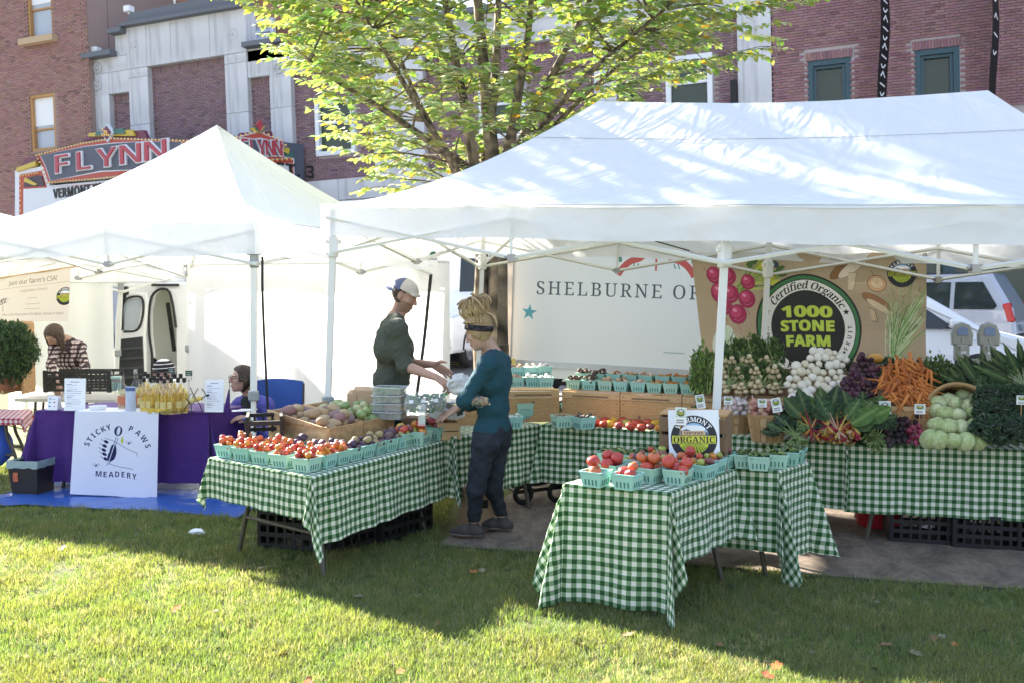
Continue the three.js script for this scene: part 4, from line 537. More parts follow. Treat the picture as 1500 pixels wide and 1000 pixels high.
function pile(kind, n, sample, floorY, label, group, o = {}) { // drop things one by one; each comes to rest on those below
  const done = o.done || []; for (let i = 0; i < n; i++) { const src = pick(kind), sc = (o.scale || 1) * rr(.88, 1.12), r = src.userData.r * sc; let best = null; for (let t = 0; t < (o.tries || 6); t++) { const [x, z] = sample(); let y = floorY(x, z) + r * .9; for (const d of done) { const h = Math.hypot(d.x - x, d.z - z), R = (d.r + r) * .97; if (h < R) y = Math.max(y, d.y + Math.sqrt(R * R - h * h) * .94); } if (!best || y < best.y) best = { x, y, z, r }; } done.push(best);
    const c = src.clone(); c.name = numbered(src.name); c.position.set(best.x, best.y, best.z); c.rotation.set(rr(-1, 1) * (o.spin ?? .6), rr(0, 6.28), rr(-1, 1) * (o.spin ?? .6)); c.scale.setScalar(sc); tag(c, label, o.cat || src.name.replace(/^.*_/, ''), group); scene.add(c); }
  return done; }
function inBasket(pos, ry, half = .05) { const c = Math.cos(ry), s = Math.sin(ry); return () => { const a = rr(-half, half), b = rr(-half, half); return [pos.x + a * c + b * s, pos.z - a * s + b * c]; }; }
const ORD = ['first', 'second', 'third', 'fourth', 'fifth', 'sixth', 'seventh', 'eighth', 'ninth', 'tenth', 'eleventh', 'twelfth', 'thirteenth', 'fourteenth'];
function filled(label, pos, ry, bgroup, kind, n, flabel, fgroup, scale = 1, lift = .055) { basket(label, pos, ry, bgroup, scale); if (kind) pile(kind, n, inBasket(pos, ry, .048 * scale), () => pos.y + lift * scale, flabel, fgroup, { spin: .7 }); }

// left table: rows of baskets along the near end and the long side
{
  const ry = T1.ryLong - Math.PI / 2, BG = 'turquoise pulp baskets on the left gingham table';
  const CH = ['small cherry tomato heaped in the turquoise baskets at the left table near end', 'cherry tomatoes on the left gingham table'], PU = ['dark purple potato heaped in the turquoise baskets along the left table long side', 'purple potatoes on the left gingham table'];
  [.09, .28, .47, .66, .87].forEach((s, i) => filled(`turquoise basket of cherry tomatoes, ${ORD[i]} from the left along the left table near edge`, T1.at(s, .06, .008), ry, BG, K.cherry, 16, `small cherry tomato in the ${ORD[i]} basket from the left along the near edge`, CH[1]));
  [.10, .29, .48, .68].forEach((s, i) => filled(`turquoise basket of cherry tomatoes, ${ORD[i]} from the left in its second row`, T1.at(s, .16, .008), ry, BG, K.cherry, 15, `small cherry tomato in the ${ORD[i]} basket from the left in the second row`, CH[1]));
  for (let i = 0; i < 8; i++) filled(`turquoise basket of ${i < 2 ? 'cherry tomatoes' : 'purple potatoes'}, ${ORD[i + 1]} from the near corner along its long side`, T1.at(.88, .155 + i * .088, .008), ry, BG, i < 2 ? K.cherry : K.purple, i < 2 ? 14 : 7, `${i < 2 ? 'small cherry tomato' : 'dark purple potato'} in the ${ORD[i + 1]} basket from the near corner, long side`, (i < 2 ? CH : PU)[1]);
  [[.3, .25], [.5, .25], [.7, .255], [.72, .345]].forEach(([s, t], i) => filled(`turquoise basket of purple potatoes, ${ORD[i]} in the inner row beside the potato crate`, T1.at(s, t, .008), ry, BG, K.purple, 6, `dark purple potato in the ${ORD[i]} basket of the inner row near the crate`, PU[1]));
  // baskets of heirloom tomatoes by the far end
  const HL = ['ripe heirloom tomato in the wide turquoise baskets at the far end of the left table', 'heirloom tomatoes at the far end of the left table'];
  [[588, 653], [613, 650], [640, 643]].forEach(([x, y], i) => { const p = G(x, y, .673); filled(`turquoise basket of large heirloom tomatoes, ${ORD[i]} of three beside the wooden boxes`, p, ry, BG, K.heirloom, 5, `ripe heirloom tomato in the ${ORD[i]} wide basket beside the wooden boxes`, HL[1], 1.15, .06); });
  // two tilted crates
  const cr = (label, t0, t1, s0, s1, hi, lo, kinds, n, flabel, fgroup) => {
    const A = T1.at(s0, t0), B = T1.at(s1, t0), C = T1.at(s1, t1), D = T1.at(s0, t1), o = T1.at((s0 + s1) / 2, (t0 + t1) / 2, .008), g = thing('wooden_crate', label, 'crate', o, 0, 'tilted crates on the left table'); const L = (p, y) => V(p.x - o.x, y, p.z - o.z);
    const board = (p, q, hp, hq, b0 = 0) => { const d = V(q.x - p.x, 0, q.z - p.z), len = d.length(), m = extrude([[0, b0], [len, b0], [len, hq], [0, hp]], .012, .0015); m.rotateY(-Math.atan2(d.z, d.x)); m.translate(p.x - o.x, 0, p.z - o.z); return m; };
    part('side_board', board(A, B, hi, lo), M.woodPale, g); part('side_board', board(D, C, hi, lo), M.woodPale, g); part('front_board', board(B, C, lo, lo), M.wood, g); part('back_board', board(A, D, hi, hi), M.woodPale, g); part('top_rail', board(A, B, hi + .006, lo + .006, hi * .75).scale(1, 1, 1).translate(-.004, 0, .012), M.woodPale, g);
    const f0 = hi - .075, f1 = lo - .045; part('bottom_board', grid(1, 1, (u, v) => L(A.clone().lerp(B, u).lerp(D.clone().lerp(C, u), v), f0 + (f1 - f0) * u)), M.wood, g);
    const U = B.clone().sub(A), W = D.clone().sub(A); pile(kinds, n, () => { const u = rr(.1, .92), v = rr(.1, .9); const p = A.clone().addScaledVector(U, u).addScaledVector(W, v); return [p.x, p.z]; }, (x, z) => { const p = V(x - A.x, 0, z - A.z), u = clamp(p.dot(U) / U.lengthSq()); return T1.h + .008 + f0 + (f1 - f0) * u; }, flabel, fgroup, { spin: .35, tries: 8 }); };
  cr('tilted wooden crate of brown potatoes near the cherry tomatoes', .36, .60, .02, .63, .25, .175, K.potato, 38, 'brown or purplish potato piled in the tilted wooden crate', 'potatoes in the tilted crate');
  cr('tilted wooden crate of green tomatoes behind the potato crate', .615, .86, .02, .63, .25, .175, K.squash, 38, 'pale green tomato piled in the tilted wooden crate', 'green tomatoes in the tilted crate');
}
function woodBox(label, px, py, h, w, hh, dd, ry, mat, group, open = true) { // front lower left corner is surveyed
  const o = G(px, py, h); const g = thing('wooden_box', label, 'box', o, ry, group);
  part('front_board', [box(w, hh * .74, .014, w / 2, hh * .37, 0, 0, 0, 0, .002), box(w, hh * .24, .016, w / 2, hh * .875, 0, 0, 0, 0, .002)], mat, g); for (const x of [.012, w - .012]) part('end_board', box(.02, hh - .004, dd, x, hh / 2 + .002, -dd / 2 - .008), mat, g); part('back_board', box(w - .05, hh - .01, .012, w / 2, hh / 2, -dd), mat, g); part('top_board', box(w - .002, .012, dd - .02, w / 2, hh + .006, -dd / 2 - .002), mat, g); part('hand_slot', box(.09, .022, .004, w / 2, hh * .8, .0085), M.black, g);
  for (const x of [.03, w - .03]) for (const y of [.2, .5, .9]) part('nail', box(.006, .006, .003, x, hh * y, .0095), M.black, g); return g; }
{
  woodBox('low wooden box behind the heirloom tomatoes at the left table far end', 588, 636, .673, .34, .115, .2, T1.ryLong - Math.PI / 2 + .25, M.woodOld.clone(), 'wooden boxes at the far end of the left table').children.forEach((c) => { if (c.material === M.woodOld) c.material = M.wood; });
  woodBox('wooden box by the woman hand beside the scale', 632, 625, .7, .4, .1, .22, .35, M.wood, 'wooden boxes at the far end of the left table');
  [[640, 645, .673], [640, 631, .673]].forEach(([x, y], i) => { const o = G(641, 645, .673); o.y += i * .067; const g = thing('small_wooden_tray', i ? 'upper small wooden tray beside the heirloom tomatoes' : 'lower small wooden tray beside the heirloom tomatoes', 'tray', o, .3, 'two small stacked trays'); part('front_board', box(.17, .06, .012, .085, .032, 0, 0, 0, 0, .002), M.woodPale, g); part('back_board', box(.17, .06, .012, .085, .032, -.13), M.woodPale, g); for (const x of [.008, .162]) part('end_board', box(.012, .058, .13, x, .031, -.065), M.woodPale, g); part('bottom_board', box(.165, .006, .13, .085, .006, -.065), M.wood, g); });
  // pale boxes left of the greens
  [['small cardboard box half hidden behind the green tomatoes', 513, 596, .075, .1], ['taller cardboard box beside the stacked salad tubs', 521, 600, .16, .17]].forEach(([l, x, y, w, h]) => { const p = P(x, y, 6.9); p.y = T1.h - .02; const hh = P(x, l[0] === 's' ? 575 : 570, 6.9).y - p.y; const g = thing('cardboard_box', l, 'box', p, -.2, 'boxes behind the green tomatoes'); part('box_side', box(w, hh, .14, w / 2, hh / 2, 0, 0, 0, 0, .003), std([.5, .33, .19], .85), g); part('box_flap', [box(w, .004, .07, w / 2, hh + .012, .03, .35), box(w, .004, .07, w / 2, hh + .012, -.04, -.3)], std([.56, .38, .22], .85), g); });
  // salad tubs: four stacked, three upright round
  const leafM = [[.10, .17, .05], [.14, .22, .06], [.07, .13, .04]].map((c) => std(c, .8)); const greens = (w, h, d, n) => { const gs = []; for (let i = 0; i < n; i++) { const q = new THREE.PlaneGeometry(.035, .02); q.rotateX(rr(-1.5, 1.5)); q.rotateY(rr(0, 6)); q.translate(rr(-w, w), rr(0, h), rr(-d, d)); gs.push(tint(q, lin(rr(.05, .2), rr(.14, .3), rr(.03, .09)))); } return merge(gs); };
  const vcol = std([1, 1, 1], .8, { vertexColors: true });
  for (let i = 0; i < 4; i++) { const p = P(571, 612, 6.6); p.y += i * .06; const g = thing('salad_tub', ['lowest', 'second lowest', 'third', 'topmost'][i] + ' clear tub of greens in the stack before the man', 'plastic tub', p, -.2, 'stacked clear tubs of greens'); const wl = []; for (const [w, d, x, z, r] of [[.21, .002, 0, .075, 0], [.21, .002, 0, -.075, 0], [.15, .002, .105, 0, Math.PI / 2], [.15, .002, -.105, 0, Math.PI / 2]]) wl.push(box(w, .05, d, x, .025, z, 0, r)); wl.push(box(.2, .002, .14, 0, .002, 0)); part('tub_wall', wl, M.clearPlastic, g); part('tub_rim', frameBarsFlat(.232, .172, .012, .052), phy([.85, .88, .9], .2, { transmission: .5, thickness: 0 }), g); part('salad_greens', greens(.09, .042, .065, 150), vcol, g).userData.kind = 'stuff'; }
  for (let i = 0; i < 3; i++) { const p = P(606 + i * 18, 609 - i, 6.45 + i * .02); const g = thing('salad_clamshell', ORD[i] + ' from the left of the clear clamshells leaning upright by the stacked tubs', 'plastic tub', p, -.35, 'upright clear clamshells'); const c = new THREE.Group(); part('clamshell_lid', [new THREE.TorusGeometry(.088, .006, 6, 28).scale(.72, 1, 1).translate(0, .09, .02), new THREE.SphereGeometry(.085, 20, 8, 0, 6.3, 0, 1.2).rotateX(Math.PI / 2).scale(.72, 1, .28).translate(0, .09, .02)], M.clearPlastic, g); part('clamshell_base', new THREE.CylinderGeometry(.084, .07, .05, 24, 1, true).rotateX(Math.PI / 2).scale(.72, 1, 1).translate(0, .09, -.01), M.clearPlastic, g); part('salad_greens', greens(.045, .12, .025, 90).translate(0, .03, -.01), vcol, g).userData.kind = 'stuff'; part('price_sticker', box(.035, .025, .002, 0, .1, .046), M.white, g); g.rotation.x = -.2; }
  { const p = P(655, 610, 6.75), g = thing('table_scale', 'pale grey table scale with display between man and woman', 'scale', p, -.3); part('scale_body', extrude([[-.1, 0], [.1, 0], [.09, .05], [-.05, .1], [-.1, .1]], .2, .006).translate(0, 0, -.1), std([.62, .63, .62], .5), g); part('weighing_plate', box(.22, .012, .22, 0, .118, 0, 0, 0, 0, .004), std([.6, .62, .64], .3, { metalness: .6 }), g); part('display', box(.003, .05, .12, .1, .04, 0, 0, 0, .2), M.black, g); part('keys', [0, 1, 2, 3].map((i) => box(.014, .006, .014, -.04 + i * .02, .055, .104, .4)), M.black, g); }
  { const p = G(618, 634, .78), g = thing('card_holder', 'clear plastic card holder standing before the clamshells', 'sign holder', P(618, 622, 6.2), -.3); part('holder_panel', box(.055, .15, .004, 0, .07, 0, -.1), M.clearPlastic, g); part('card', box(.045, .06, .002, 0, .04, -.004, -.1), std([.5, .5, .36], .7), g); }
  { const p = P(362, 642, 6.0), g = thing('black_crate', 'black slatted plastic crate between the purple cloth and potato crate', 'crate', p, .25); for (const s of [0, 1, 2]) part('crate_rail', box(.22, .025, .02, .11, .02 + s * .05, -.3), M.black, g); part('crate_end', box(.02, .15, .3, 0, .07, -.15), M.black, g); part('crate_end', box(.02, .15, .3, .22, .07, -.15), M.black, g); part('crate_rail', box(.22, .03, .02, .11, .1, 0), M.black, g); for (let i = 0; i < 4; i++) part('crate_slat', box(.016, .12, .016, .04 + i * .06, .06, -.3), M.black, g); }
}
function frameBarsFlat(w, d, t, y) { return [box(w, .006, t, 0, y, d / 2), box(w, .006, t, 0, y, -d / 2), box(t, .006, d - 2 * t, w / 2 - t / 2, y, 0), box(t, .006, d - 2 * t, -w / 2 + t / 2, y, 0)]; }

// back tables: wooden risers and mushroom baskets
{
  const ry4 = T4.ry, BG = 'turquoise baskets on the mushroom table', W = 'pale wooden boxes used as shelves for mushroom baskets';
  const H = .255, wid = .5, s0 = T4.at(0, .36), U = T4.at(1, 0).sub(T4.at(0, 0)).normalize(), N = T4.at(0, 1).sub(T4.at(0, 0)).normalize();
  const boxAt = (i, label) => { const o = s0.clone().addScaledVector(U, .06 + i * (wid + .006)); const g = thing('wooden_box', label, 'box', o, ry4, W); const w = wid, hh = H, dd = .3; part('front_board', box(w, hh * .78, .014, w / 2, hh * .39, 0, 0, 0, 0, .002), M.wood, g); part('top_slat', box(w, hh * .2, .02, w / 2, hh * .89, .002, 0, 0, 0, .002), M.woodPale, g); part('slot', box(w * .62, .012, .004, w / 2, hh * .86, .0135), M.woodOld, g); for (const x of [.01, w - .01]) part('end_board', box(.018, hh - .003, dd, x, hh / 2 + .002, -dd / 2 - .009), M.wood, g); part('shelf_board', box(w - .002, .01, dd - .02, w / 2, hh + .0055, -dd / 2), M.woodPale, g); for (const x of [.025, w - .025]) for (const y of [.15, .42, .66, .9]) part('nail', box(.006, .006, .003, x, hh * y, y > .8 ? .0135 : .0085), M.black, g); part('knot', cyl(.012, .012, .002, 0, 0, 0, 10).rotateX(Math.PI / 2).translate(w * rr(.25, .7), hh * rr(.15, .4), .0075), M.woodOld, g); return g; };
  boxAt(0, 'pale wooden box behind the loose tomatoes, first to the right of the corner'); boxAt(1, 'pale wooden box behind the loose tomatoes, second to the right of the corner'); boxAt(2, 'pale wooden box behind the tall white pole'); boxAt(3, 'pale wooden box under the celery root bunches');
  { const o = T3.at(.35, 1.02, .004); const u = T3.BR.clone().sub(T3.FR).normalize(); const g = thing('wooden_box', 'pale wooden box with a dark knot beside the standing woman', 'box', G(742, 618, .7), .12, W); const w = .44; part('front_board', box(w, H * .78, .014, w / 2, H * .39, 0, 0, 0, 0, .002), M.wood, g); part('top_slat', box(w, H * .2, .02, w / 2, H * .89, .002), M.woodPale, g); part('slot', box(w * .7, .012, .004, w / 2, H * .88, .0135), M.woodOld, g); for (const x of [.01, w - .01]) part('end_board', box(.018, H - .003, .3, x, H / 2 + .002, -.16), M.wood, g); part('shelf_board', box(w, .01, .28, w / 2, H + .0055, -.15), M.woodPale, g); part('knot', cyl(.016, .016, .002, 0, 0, 0, 10).rotateX(Math.PI / 2).translate(w * .5, H * .62, .0085), M.woodOld, g); }
  const topY = T4.h + H + .012;
  const F = { m: [K.mush, 'brown mushroom heaped in the mushroom table baskets'], s: [K.shiitake, 'dark capped shiitake mushroom heaped in the baskets on the wooden boxes'], c: [K.chanterelle, 'orange chanterelle mushroom heaped in the baskets at the right end of the boxes'], w: [K.white, 'white mushroom heaped in the baskets beside the woman'] };
  const fillB = (label, p, ry, k, n = 9, sc = .92, loc) => { filled(label, p, ry, BG, F[k][0], n, loc ? F[k][1].replace(/ heaped.*/, '') + ' ' + loc : F[k][1], F[k][1].replace(/ heaped/, 's heaped').replace('mushrooms', 'mushrooms'), sc, .06); };
  [['s', 's', 'm', 'm', 'm', 'c', 'c', 'c'], ['s', 's', 'm', 'm', 'm', 'c', 'c', 'c']].forEach((row, j) => row.forEach((k, i) => { const p = s0.clone().addScaledVector(U, .14 + i * .138 + j * .03).addScaledVector(N, .085 + j * .145).setY(topY + (j ? .045 : 0)); fillB(`turquoise basket of mushrooms, ${ORD[i]} from the left in the ${j ? 'rear' : 'front'} row on the wooden boxes`, p, ry4, k, 9, .92, `in the ${ORD[i]} basket from the left, ${j ? 'rear' : 'front'} row on the boxes`); }));
  { const o = s0.clone().addScaledVector(U, .1).addScaledVector(N, .16).setY(topY); const g = thing('wooden_plank', 'narrow plank lifting the rear row of mushroom baskets', 'plank', o, ry4); part('board', box(1.25, .04, .14, .6, .02, -.07, 0, 0, 0, .003), M.woodPale, g); }
  [['m', 755, 566, 0], ['w', 779, 566, 0], ['w', 799, 566, 0], ['m', 757, 551, 1], ['w', 776, 551, 1], ['w', 797, 550, 1]].forEach(([k, x, y, j], i) => { const p = P(x, y, 7.12 + j * .2); fillB(`turquoise basket of ${k === 'w' ? 'white' : 'brown'} mushrooms, ${ORD[i % 3]} from the woman in the ${j ? 'rear' : 'front'} row`, p, .15, k, 9, .92, `in the ${ORD[i % 3]} basket from the woman, ${j ? 'rear' : 'front'} row`); });
  [['m', 767, 615, 2, 'tall double stack of baskets of brown mushrooms nearest the woman'], ['m', 797, 614, 2, 'double stack'], ['w', 751, 626, 1, ''], ['c', 836, 606, 1, ''], ['m', 868, 615, 2, ''], ['m', 823, 625, 1, ''], ['s', 855, 627, 1, '']].forEach(([k, x, y, st], i) => { const p = G(x, y, .708); const where = ['the left stacked pair beside the woman', 'the right stacked pair before the knotted box', 'the small basket touching the woman elbow side', 'the basket against the first box behind', 'the stacked pair left of the loose tomatoes', 'the front basket at the cloth corner', 'the front basket beside the loose tomatoes'][i]; if (st > 1) { basket('lower turquoise basket of ' + where, p, .1, BG, 1.05); p.y += .055; } fillB('turquoise mushroom basket, ' + (st > 1 ? 'upper of ' : '') + where, p, .1 + i * .05, k, 8, 1.08, 'in ' + where); });
  // loose tomatoes
  const kinds = { r: 3, y: 1, o: 2, g: 4, d: 5, p: 0 };
  [[874, 624, 'r'], [886, 620, 'r'], [885, 626, 'r'], [894, 626, 'y'], [900, 620, 'y'], [907, 628, 'p'], [913, 621, 'r'], [924, 629, 'r'], [924, 621, 'r'], [932, 625, 'r'], [940, 631, 'r'], [945, 620, 'g'], [953, 630, 'd'], [960, 625, 'y'], [966, 632, 'o'], [918, 624, 'g'], [949, 624, 'r'], [938, 622, 'r']].forEach(([x, y, k], i) => { const p = G(x, y, .706); p.y += .03; put(K.heirloom[kinds[k]], { r: 'round red tomato lying loose on the gingham table edge', y: 'yellow tomato among the loose tomatoes on the gingham edge', o: 'orange tomato beside the slatted crate on the gingham edge', g: 'yellow green tomato among the loose red tomatoes', d: 'brownish tomato at the right of the loose tomatoes', p: 'deep pink tomato among the loose tomatoes' }[k], p, 'loose tomatoes on the gingham table edge', .4, 1.05, 'tomato'); });
}
// front right tables
{
  const ry = T2.ryLong - Math.PI / 2, BG = 'turquoise baskets on the front right gingham table', h = .688;
  const B = [[873, 711, 'big', 3, 'nearest left basket of large red tomatoes'], [919, 715, 'big', 3, 'nearest middle basket of large red tomatoes'], [897, 700, 'big', 4, 'basket of large red tomatoes behind the two nearest'], [951, 705, 'big', 5, 'basket of large red tomatoes in the middle of the group'], [993, 708, 'big', 5, 'widest front basket of red tomatoes at the right edge'], [1028, 700, 'small', 9, 'basket of tiny orange tomatoes right of the large tomatoes'], [1044, 691, 'small', 10, 'basket of small tomatoes below the organic sign corner'], [1060, 683, 'small', 10, 'rear corner basket of small dark tomatoes by the crate'], [931, 692, 'small', 12, 'left basket of small mixed tomatoes behind the large ones'], [969, 695, 'small', 12, 'middle basket of small mixed tomatoes behind the large ones'], [1006, 693, 'big', 4, 'second basket of red tomatoes along the right edge'], [965, 684, 'small', 12, 'rear left basket of small mixed tomatoes under the sign'], [1000, 684, 'small', 12, 'rear middle basket of small mixed tomatoes under the sign'], [1026, 685, 'small', 11, 'rear right basket of small mixed tomatoes under the sign']];
  for (const [x, y, k, n, l] of B) { const p = G(x, y, h); filled('turquoise ' + l, p, ry + (y > 705 ? .15 : 0), BG, K[k], n, ...(k === 'big' ? ['large red tomato in the ' + l, 'large red tomatoes on the front table'] : ['small tomato in the ' + l, 'small heirloom tomatoes on the front table']), 1.0, k === 'big' ? .058 : .06); }
  // peppers: heaps of slim green pods and leaves
  const pod = (() => { const m = shadow(new THREE.Mesh(taper([V(-.03, 0, 0), V(-.01, .008, .004), V(.015, .004, -.004), V(.035, -.006, 0)], .008, .003, 7, 6), prod([.10, .16, .035], .35))); m.name = 'green_pepper'; m.userData.r = .009; return m; })(), pod2 = pod.clone(); pod2.material = prod([.06, .11, .03], .4); const pod3 = pod.clone(); pod3.material = prod([.17, .22, .05], .35);
  [[893, 681, 0], [921, 684, 0], [945, 680, 0], [1091, 684, 1], [1112, 687, 1], [1138, 684, 1], [1155, 680, 1], [1165, 676, 1]].forEach(([x, y, r], i) => { const p = G(x, y, .684); filled(`turquoise basket of green peppers, ${ORD[r ? i - 3 : i]} from the left ${r ? 'right of the slatted crate' : 'behind the large red tomatoes'}`, p, T2b.ry, BG, [pod, pod2, pod3], r ? 26 : 30, `slim green pepper in the ${ORD[r ? i - 3 : i]} basket ${r ? 'right' : 'left'} of the slatted crate`, r ? 'green peppers right of the crate' : 'green peppers left of the crate', 1.0, .07); });
  // slatted crate with the certificate sign
  const o = G(1063, 690, .684), g = thing('slatted_crate', 'old brown slatted crate standing on end behind the organic sign', 'crate', o, T2b.ry), w = .40, H = .32, D = .3;
  for (let i = 0; i < 3; i++) part('slat', box(w, .088, .012, -w / 2, .05 + i * .108, -.006, 0, 0, 0, .002), M.woodOld, g); for (let i = 0; i < 3; i++) part('slat', box(.09, .086, .013, -.045, .05 + i * .108, .002, 0, 0, 0, .002), M.woodOld, g);
  part('end_panel', box(.014, H, D, -.007, H / 2, -D / 2 - .013), M.woodOld, g); part('end_panel', box(.014, H, D, -w + .007, H / 2, -D / 2 - .013), M.woodOld, g); part('top_panel', box(w, .012, D, -w / 2, H + .008, -D / 2 - .012), M.wood, g); part('inside', box(w - .05, H - .03, .01, -w / 2, H / 2, -.05), M.black, g);
}
function organicEmblem(c, x, y, R, certified = true) { // round seal with hills and furrows
  c.save(); c.translate(x, y); c.fillStyle = '#23262e'; c.beginPath(); c.arc(0, 0, R, 0, 7); c.fill();
  c.save(); c.beginPath(); c.arc(0, 0, R * .68, 0, 7); c.clip(); c.fillStyle = '#9fc4e4'; c.fillRect(-R, -R, 2 * R, R); c.fillStyle = '#f4f7fa'; c.beginPath(); c.ellipse(-R * .05, -R * .42, R * .55, R * .16, 0, 0, 7); c.fill(); c.fillStyle = '#5a6e84'; c.beginPath(); c.moveTo(-R, -R * .2); c.lineTo(-R * .3, -R * .42); c.lineTo(R * .1, -R * .25); c.lineTo(R * .4, -R * .34); c.lineTo(R, -R * .15); c.lineTo(R, R); c.lineTo(-R, R); c.fill(); c.fillStyle = '#c9d23c'; c.fillRect(-R, R * .12, 2 * R, R); c.fillStyle = '#2e5a34'; for (let i = -5; i <= 5; i++) { c.beginPath(); c.moveTo(i * R * .03, R * .1); c.lineTo(i * R * .26 - R * .055, R * 1.0); c.lineTo(i * R * .26 + R * .055, R * 1.0); c.fill(); } c.restore();
  c.fillStyle = '#fff'; c.textAlign = 'center'; c.textBaseline = 'middle'; const word = 'VERMONT', n = word.length; c.font = `bold ${R * .3}px serif`; for (let i = 0; i < n; i++) { const a = (i - (n - 1) / 2) * .3; c.save(); c.rotate(a); c.fillText(word[i], 0, -R * .83); c.restore(); }
  c.fillStyle = '#cfd044'; c.fillRect(-R * .95, -R * .14, R * 1.9, R * .36); c.strokeStyle = '#23262e'; c.lineWidth = R * .02; c.strokeRect(-R * .95, -R * .14, R * 1.9, R * .36); c.fillStyle = '#1c1e24'; c.font = `bold ${R * .38}px serif`; c.fillText('ORGANIC', 0, R * .05, R * 1.8);
  c.fillStyle = '#d9b98f'; c.fillRect(-R * .5, -R * .34, R * 1.0, R * .19); c.fillStyle = '#20222a'; c.font = `bold ${R * .17}px sans-serif`; c.fillText('CERTIFIED', 0, -R * .24, R * .95); c.restore(); }
{
  const o = G(1056, 693, .684), g = thing('organic_sign', 'white square sign with the VERMONT CERTIFIED ORGANIC seal leaning on the crate', 'sign', o, T2b.ry); const tex = canvasTex(512, 640, (c) => { c.fillStyle = '#eef2f5'; c.fillRect(0, 0, 512, 640); organicEmblem(c, 256, 290, 236); });
  const b = part('sign_board', box(.30, .375, .006, -.15, .1875, 0), M.white, g); part('sign_print', new THREE.PlaneGeometry(.298, .373).translate(-.15, .1875, .0045), std([1, 1, 1], .5, { map: tex }), b); g.rotation.set(-.06, T2b.ry, .05, 'YXZ');
}
// little price cards with the same seal
const cardTex = canvasTex(128, 192, (c) => { c.fillStyle = '#f2f3ee'; c.fillRect(0, 0, 128, 192); c.fillStyle = '#c8d8c4'; c.fillRect(6, 6, 116, 104); organicEmblem(c, 64, 56, 42); c.fillStyle = '#3a3340'; c.font = 'italic bold 30px serif'; c.textAlign = 'center'; c.fillText('farm', 64, 145, 110); c.fillText('fresh', 64, 176, 110); });
const cardPlain = canvasTex(128, 192, (c) => { c.fillStyle = '#f2f3ee'; c.fillRect(0, 0, 128, 192); c.fillStyle = '#c8d8c4'; c.fillRect(6, 6, 116, 104); organicEmblem(c, 64, 56, 42); c.strokeStyle = '#4a4350'; c.lineWidth = 7; for (const y of [140, 166]) { c.beginPath(); c.moveTo(20, y); for (let x = 20; x < 110; x += 9) c.lineTo(x, y + (x % 2 ? -6 : 6)); c.stroke(); } });
function priceCard(label, px, py, d, w, h, tilt) { const g = thing('price_card', label, 'price card', P(px, py, d), -.3 + rr(-.1, .1), 'little price cards with the organic seal'); g.rotation.z = tilt; part('card', box(w, h, .002, 0, h / 2, 0), M.paper, g); part('card_print', new THREE.PlaneGeometry(w * .97, h * .97).translate(0, h / 2, .0018), std([1, 1, 1], .6, { map: cardPlain }), g.children[0]); part('stick', bar(V(0, -.09, -.003), V(0, h * .5, -.003), .003), M.wood, g); }
// ---------- heaped vegetables on the back table ----------
const vGreen = phy([1, 1, 1], 1, { vertexColors: true, transmission: .35, thickness: 0 });
const poly = (pts) => (x, y) => { let c = false; for (let i = 0, j = pts.length - 1; i < pts.length; j = i++) { const [a, b] = pts[i], [d, e] = pts[j]; if ((b > y) !== (e > y) && x < (d - a) * (y - b) / (e - b) + a) c = !c; } return c; };
const zone = (x, y, x0, x1, y0, y1) => ['upper', 'middle', 'lower'][Math.min(2, Math.max(0, Math.floor((y - y0) / (y1 - y0) * 3)))] + ' ' + (x < (x0 + x1) / 2 ? 'left' : 'right') + ' part';
function wallOf(pts, step, cb) { const f = poly(pts), xs = pts.map((p) => p[0]), ys = pts.map((p) => p[1]); let row = 0; for (let y = Math.max(...ys); y > Math.min(...ys); y -= step * .85, row++) for (let x = Math.min(...xs) + (row % 2) * step / 2; x < Math.max(...xs); x += step) { const a = x + rr(-.2, .2) * step, b = y + rr(-.2, .2) * step; if (f(a, b)) cb(a, b); } }
function leafBlade(L, W, curl, c, ruffle = 0, n = 5) { return tint(grid(n > 10 ? 6 : 2, n, (u, v) => { const w = W * Math.sin(Math.PI * Math.pow(clamp(v * .94 + .03), .8)); const x = (u - .5) * w; return V(x, L * v, -curl * L * v * v + Math.abs(u - .5) * w * .35 + ruffle * (u - .5) * Math.sin(v * 26) * .5); }), c); }
function sprigs(n, spread, h, size, cols, dirUp = .6) { const gs = []; for (let i = 0; i < n; i++) { const q = leafBlade(size * rr(.7, 1.3), size * rr(.5, .8), rr(-.3, .6), pick(cols).clone().multiplyScalar(rr(.6, 1.4)), 0, 2); q.rotateX(rr(-1.2, 1.2)); q.rotateY(rr(0, 6.28)); const a = rr(0, 6.28), r = Math.sqrt(rnd()); q.translate(Math.cos(a) * r * spread[0], rr(0, 1) * h * (1.08 - .5 * r * r) * (1 + .3 * noise.noise(a * 1.5, r * 2, n * .01)), Math.sin(a) * r * spread[1]); gs.push(q); } return merge(gs); }
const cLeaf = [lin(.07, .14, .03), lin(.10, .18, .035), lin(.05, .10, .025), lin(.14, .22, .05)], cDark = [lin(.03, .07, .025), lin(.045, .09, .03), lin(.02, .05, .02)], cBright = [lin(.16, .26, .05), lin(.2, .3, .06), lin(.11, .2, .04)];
const slopeD = (y, y0, d0, k) => d0 + (y0 - y) * k;
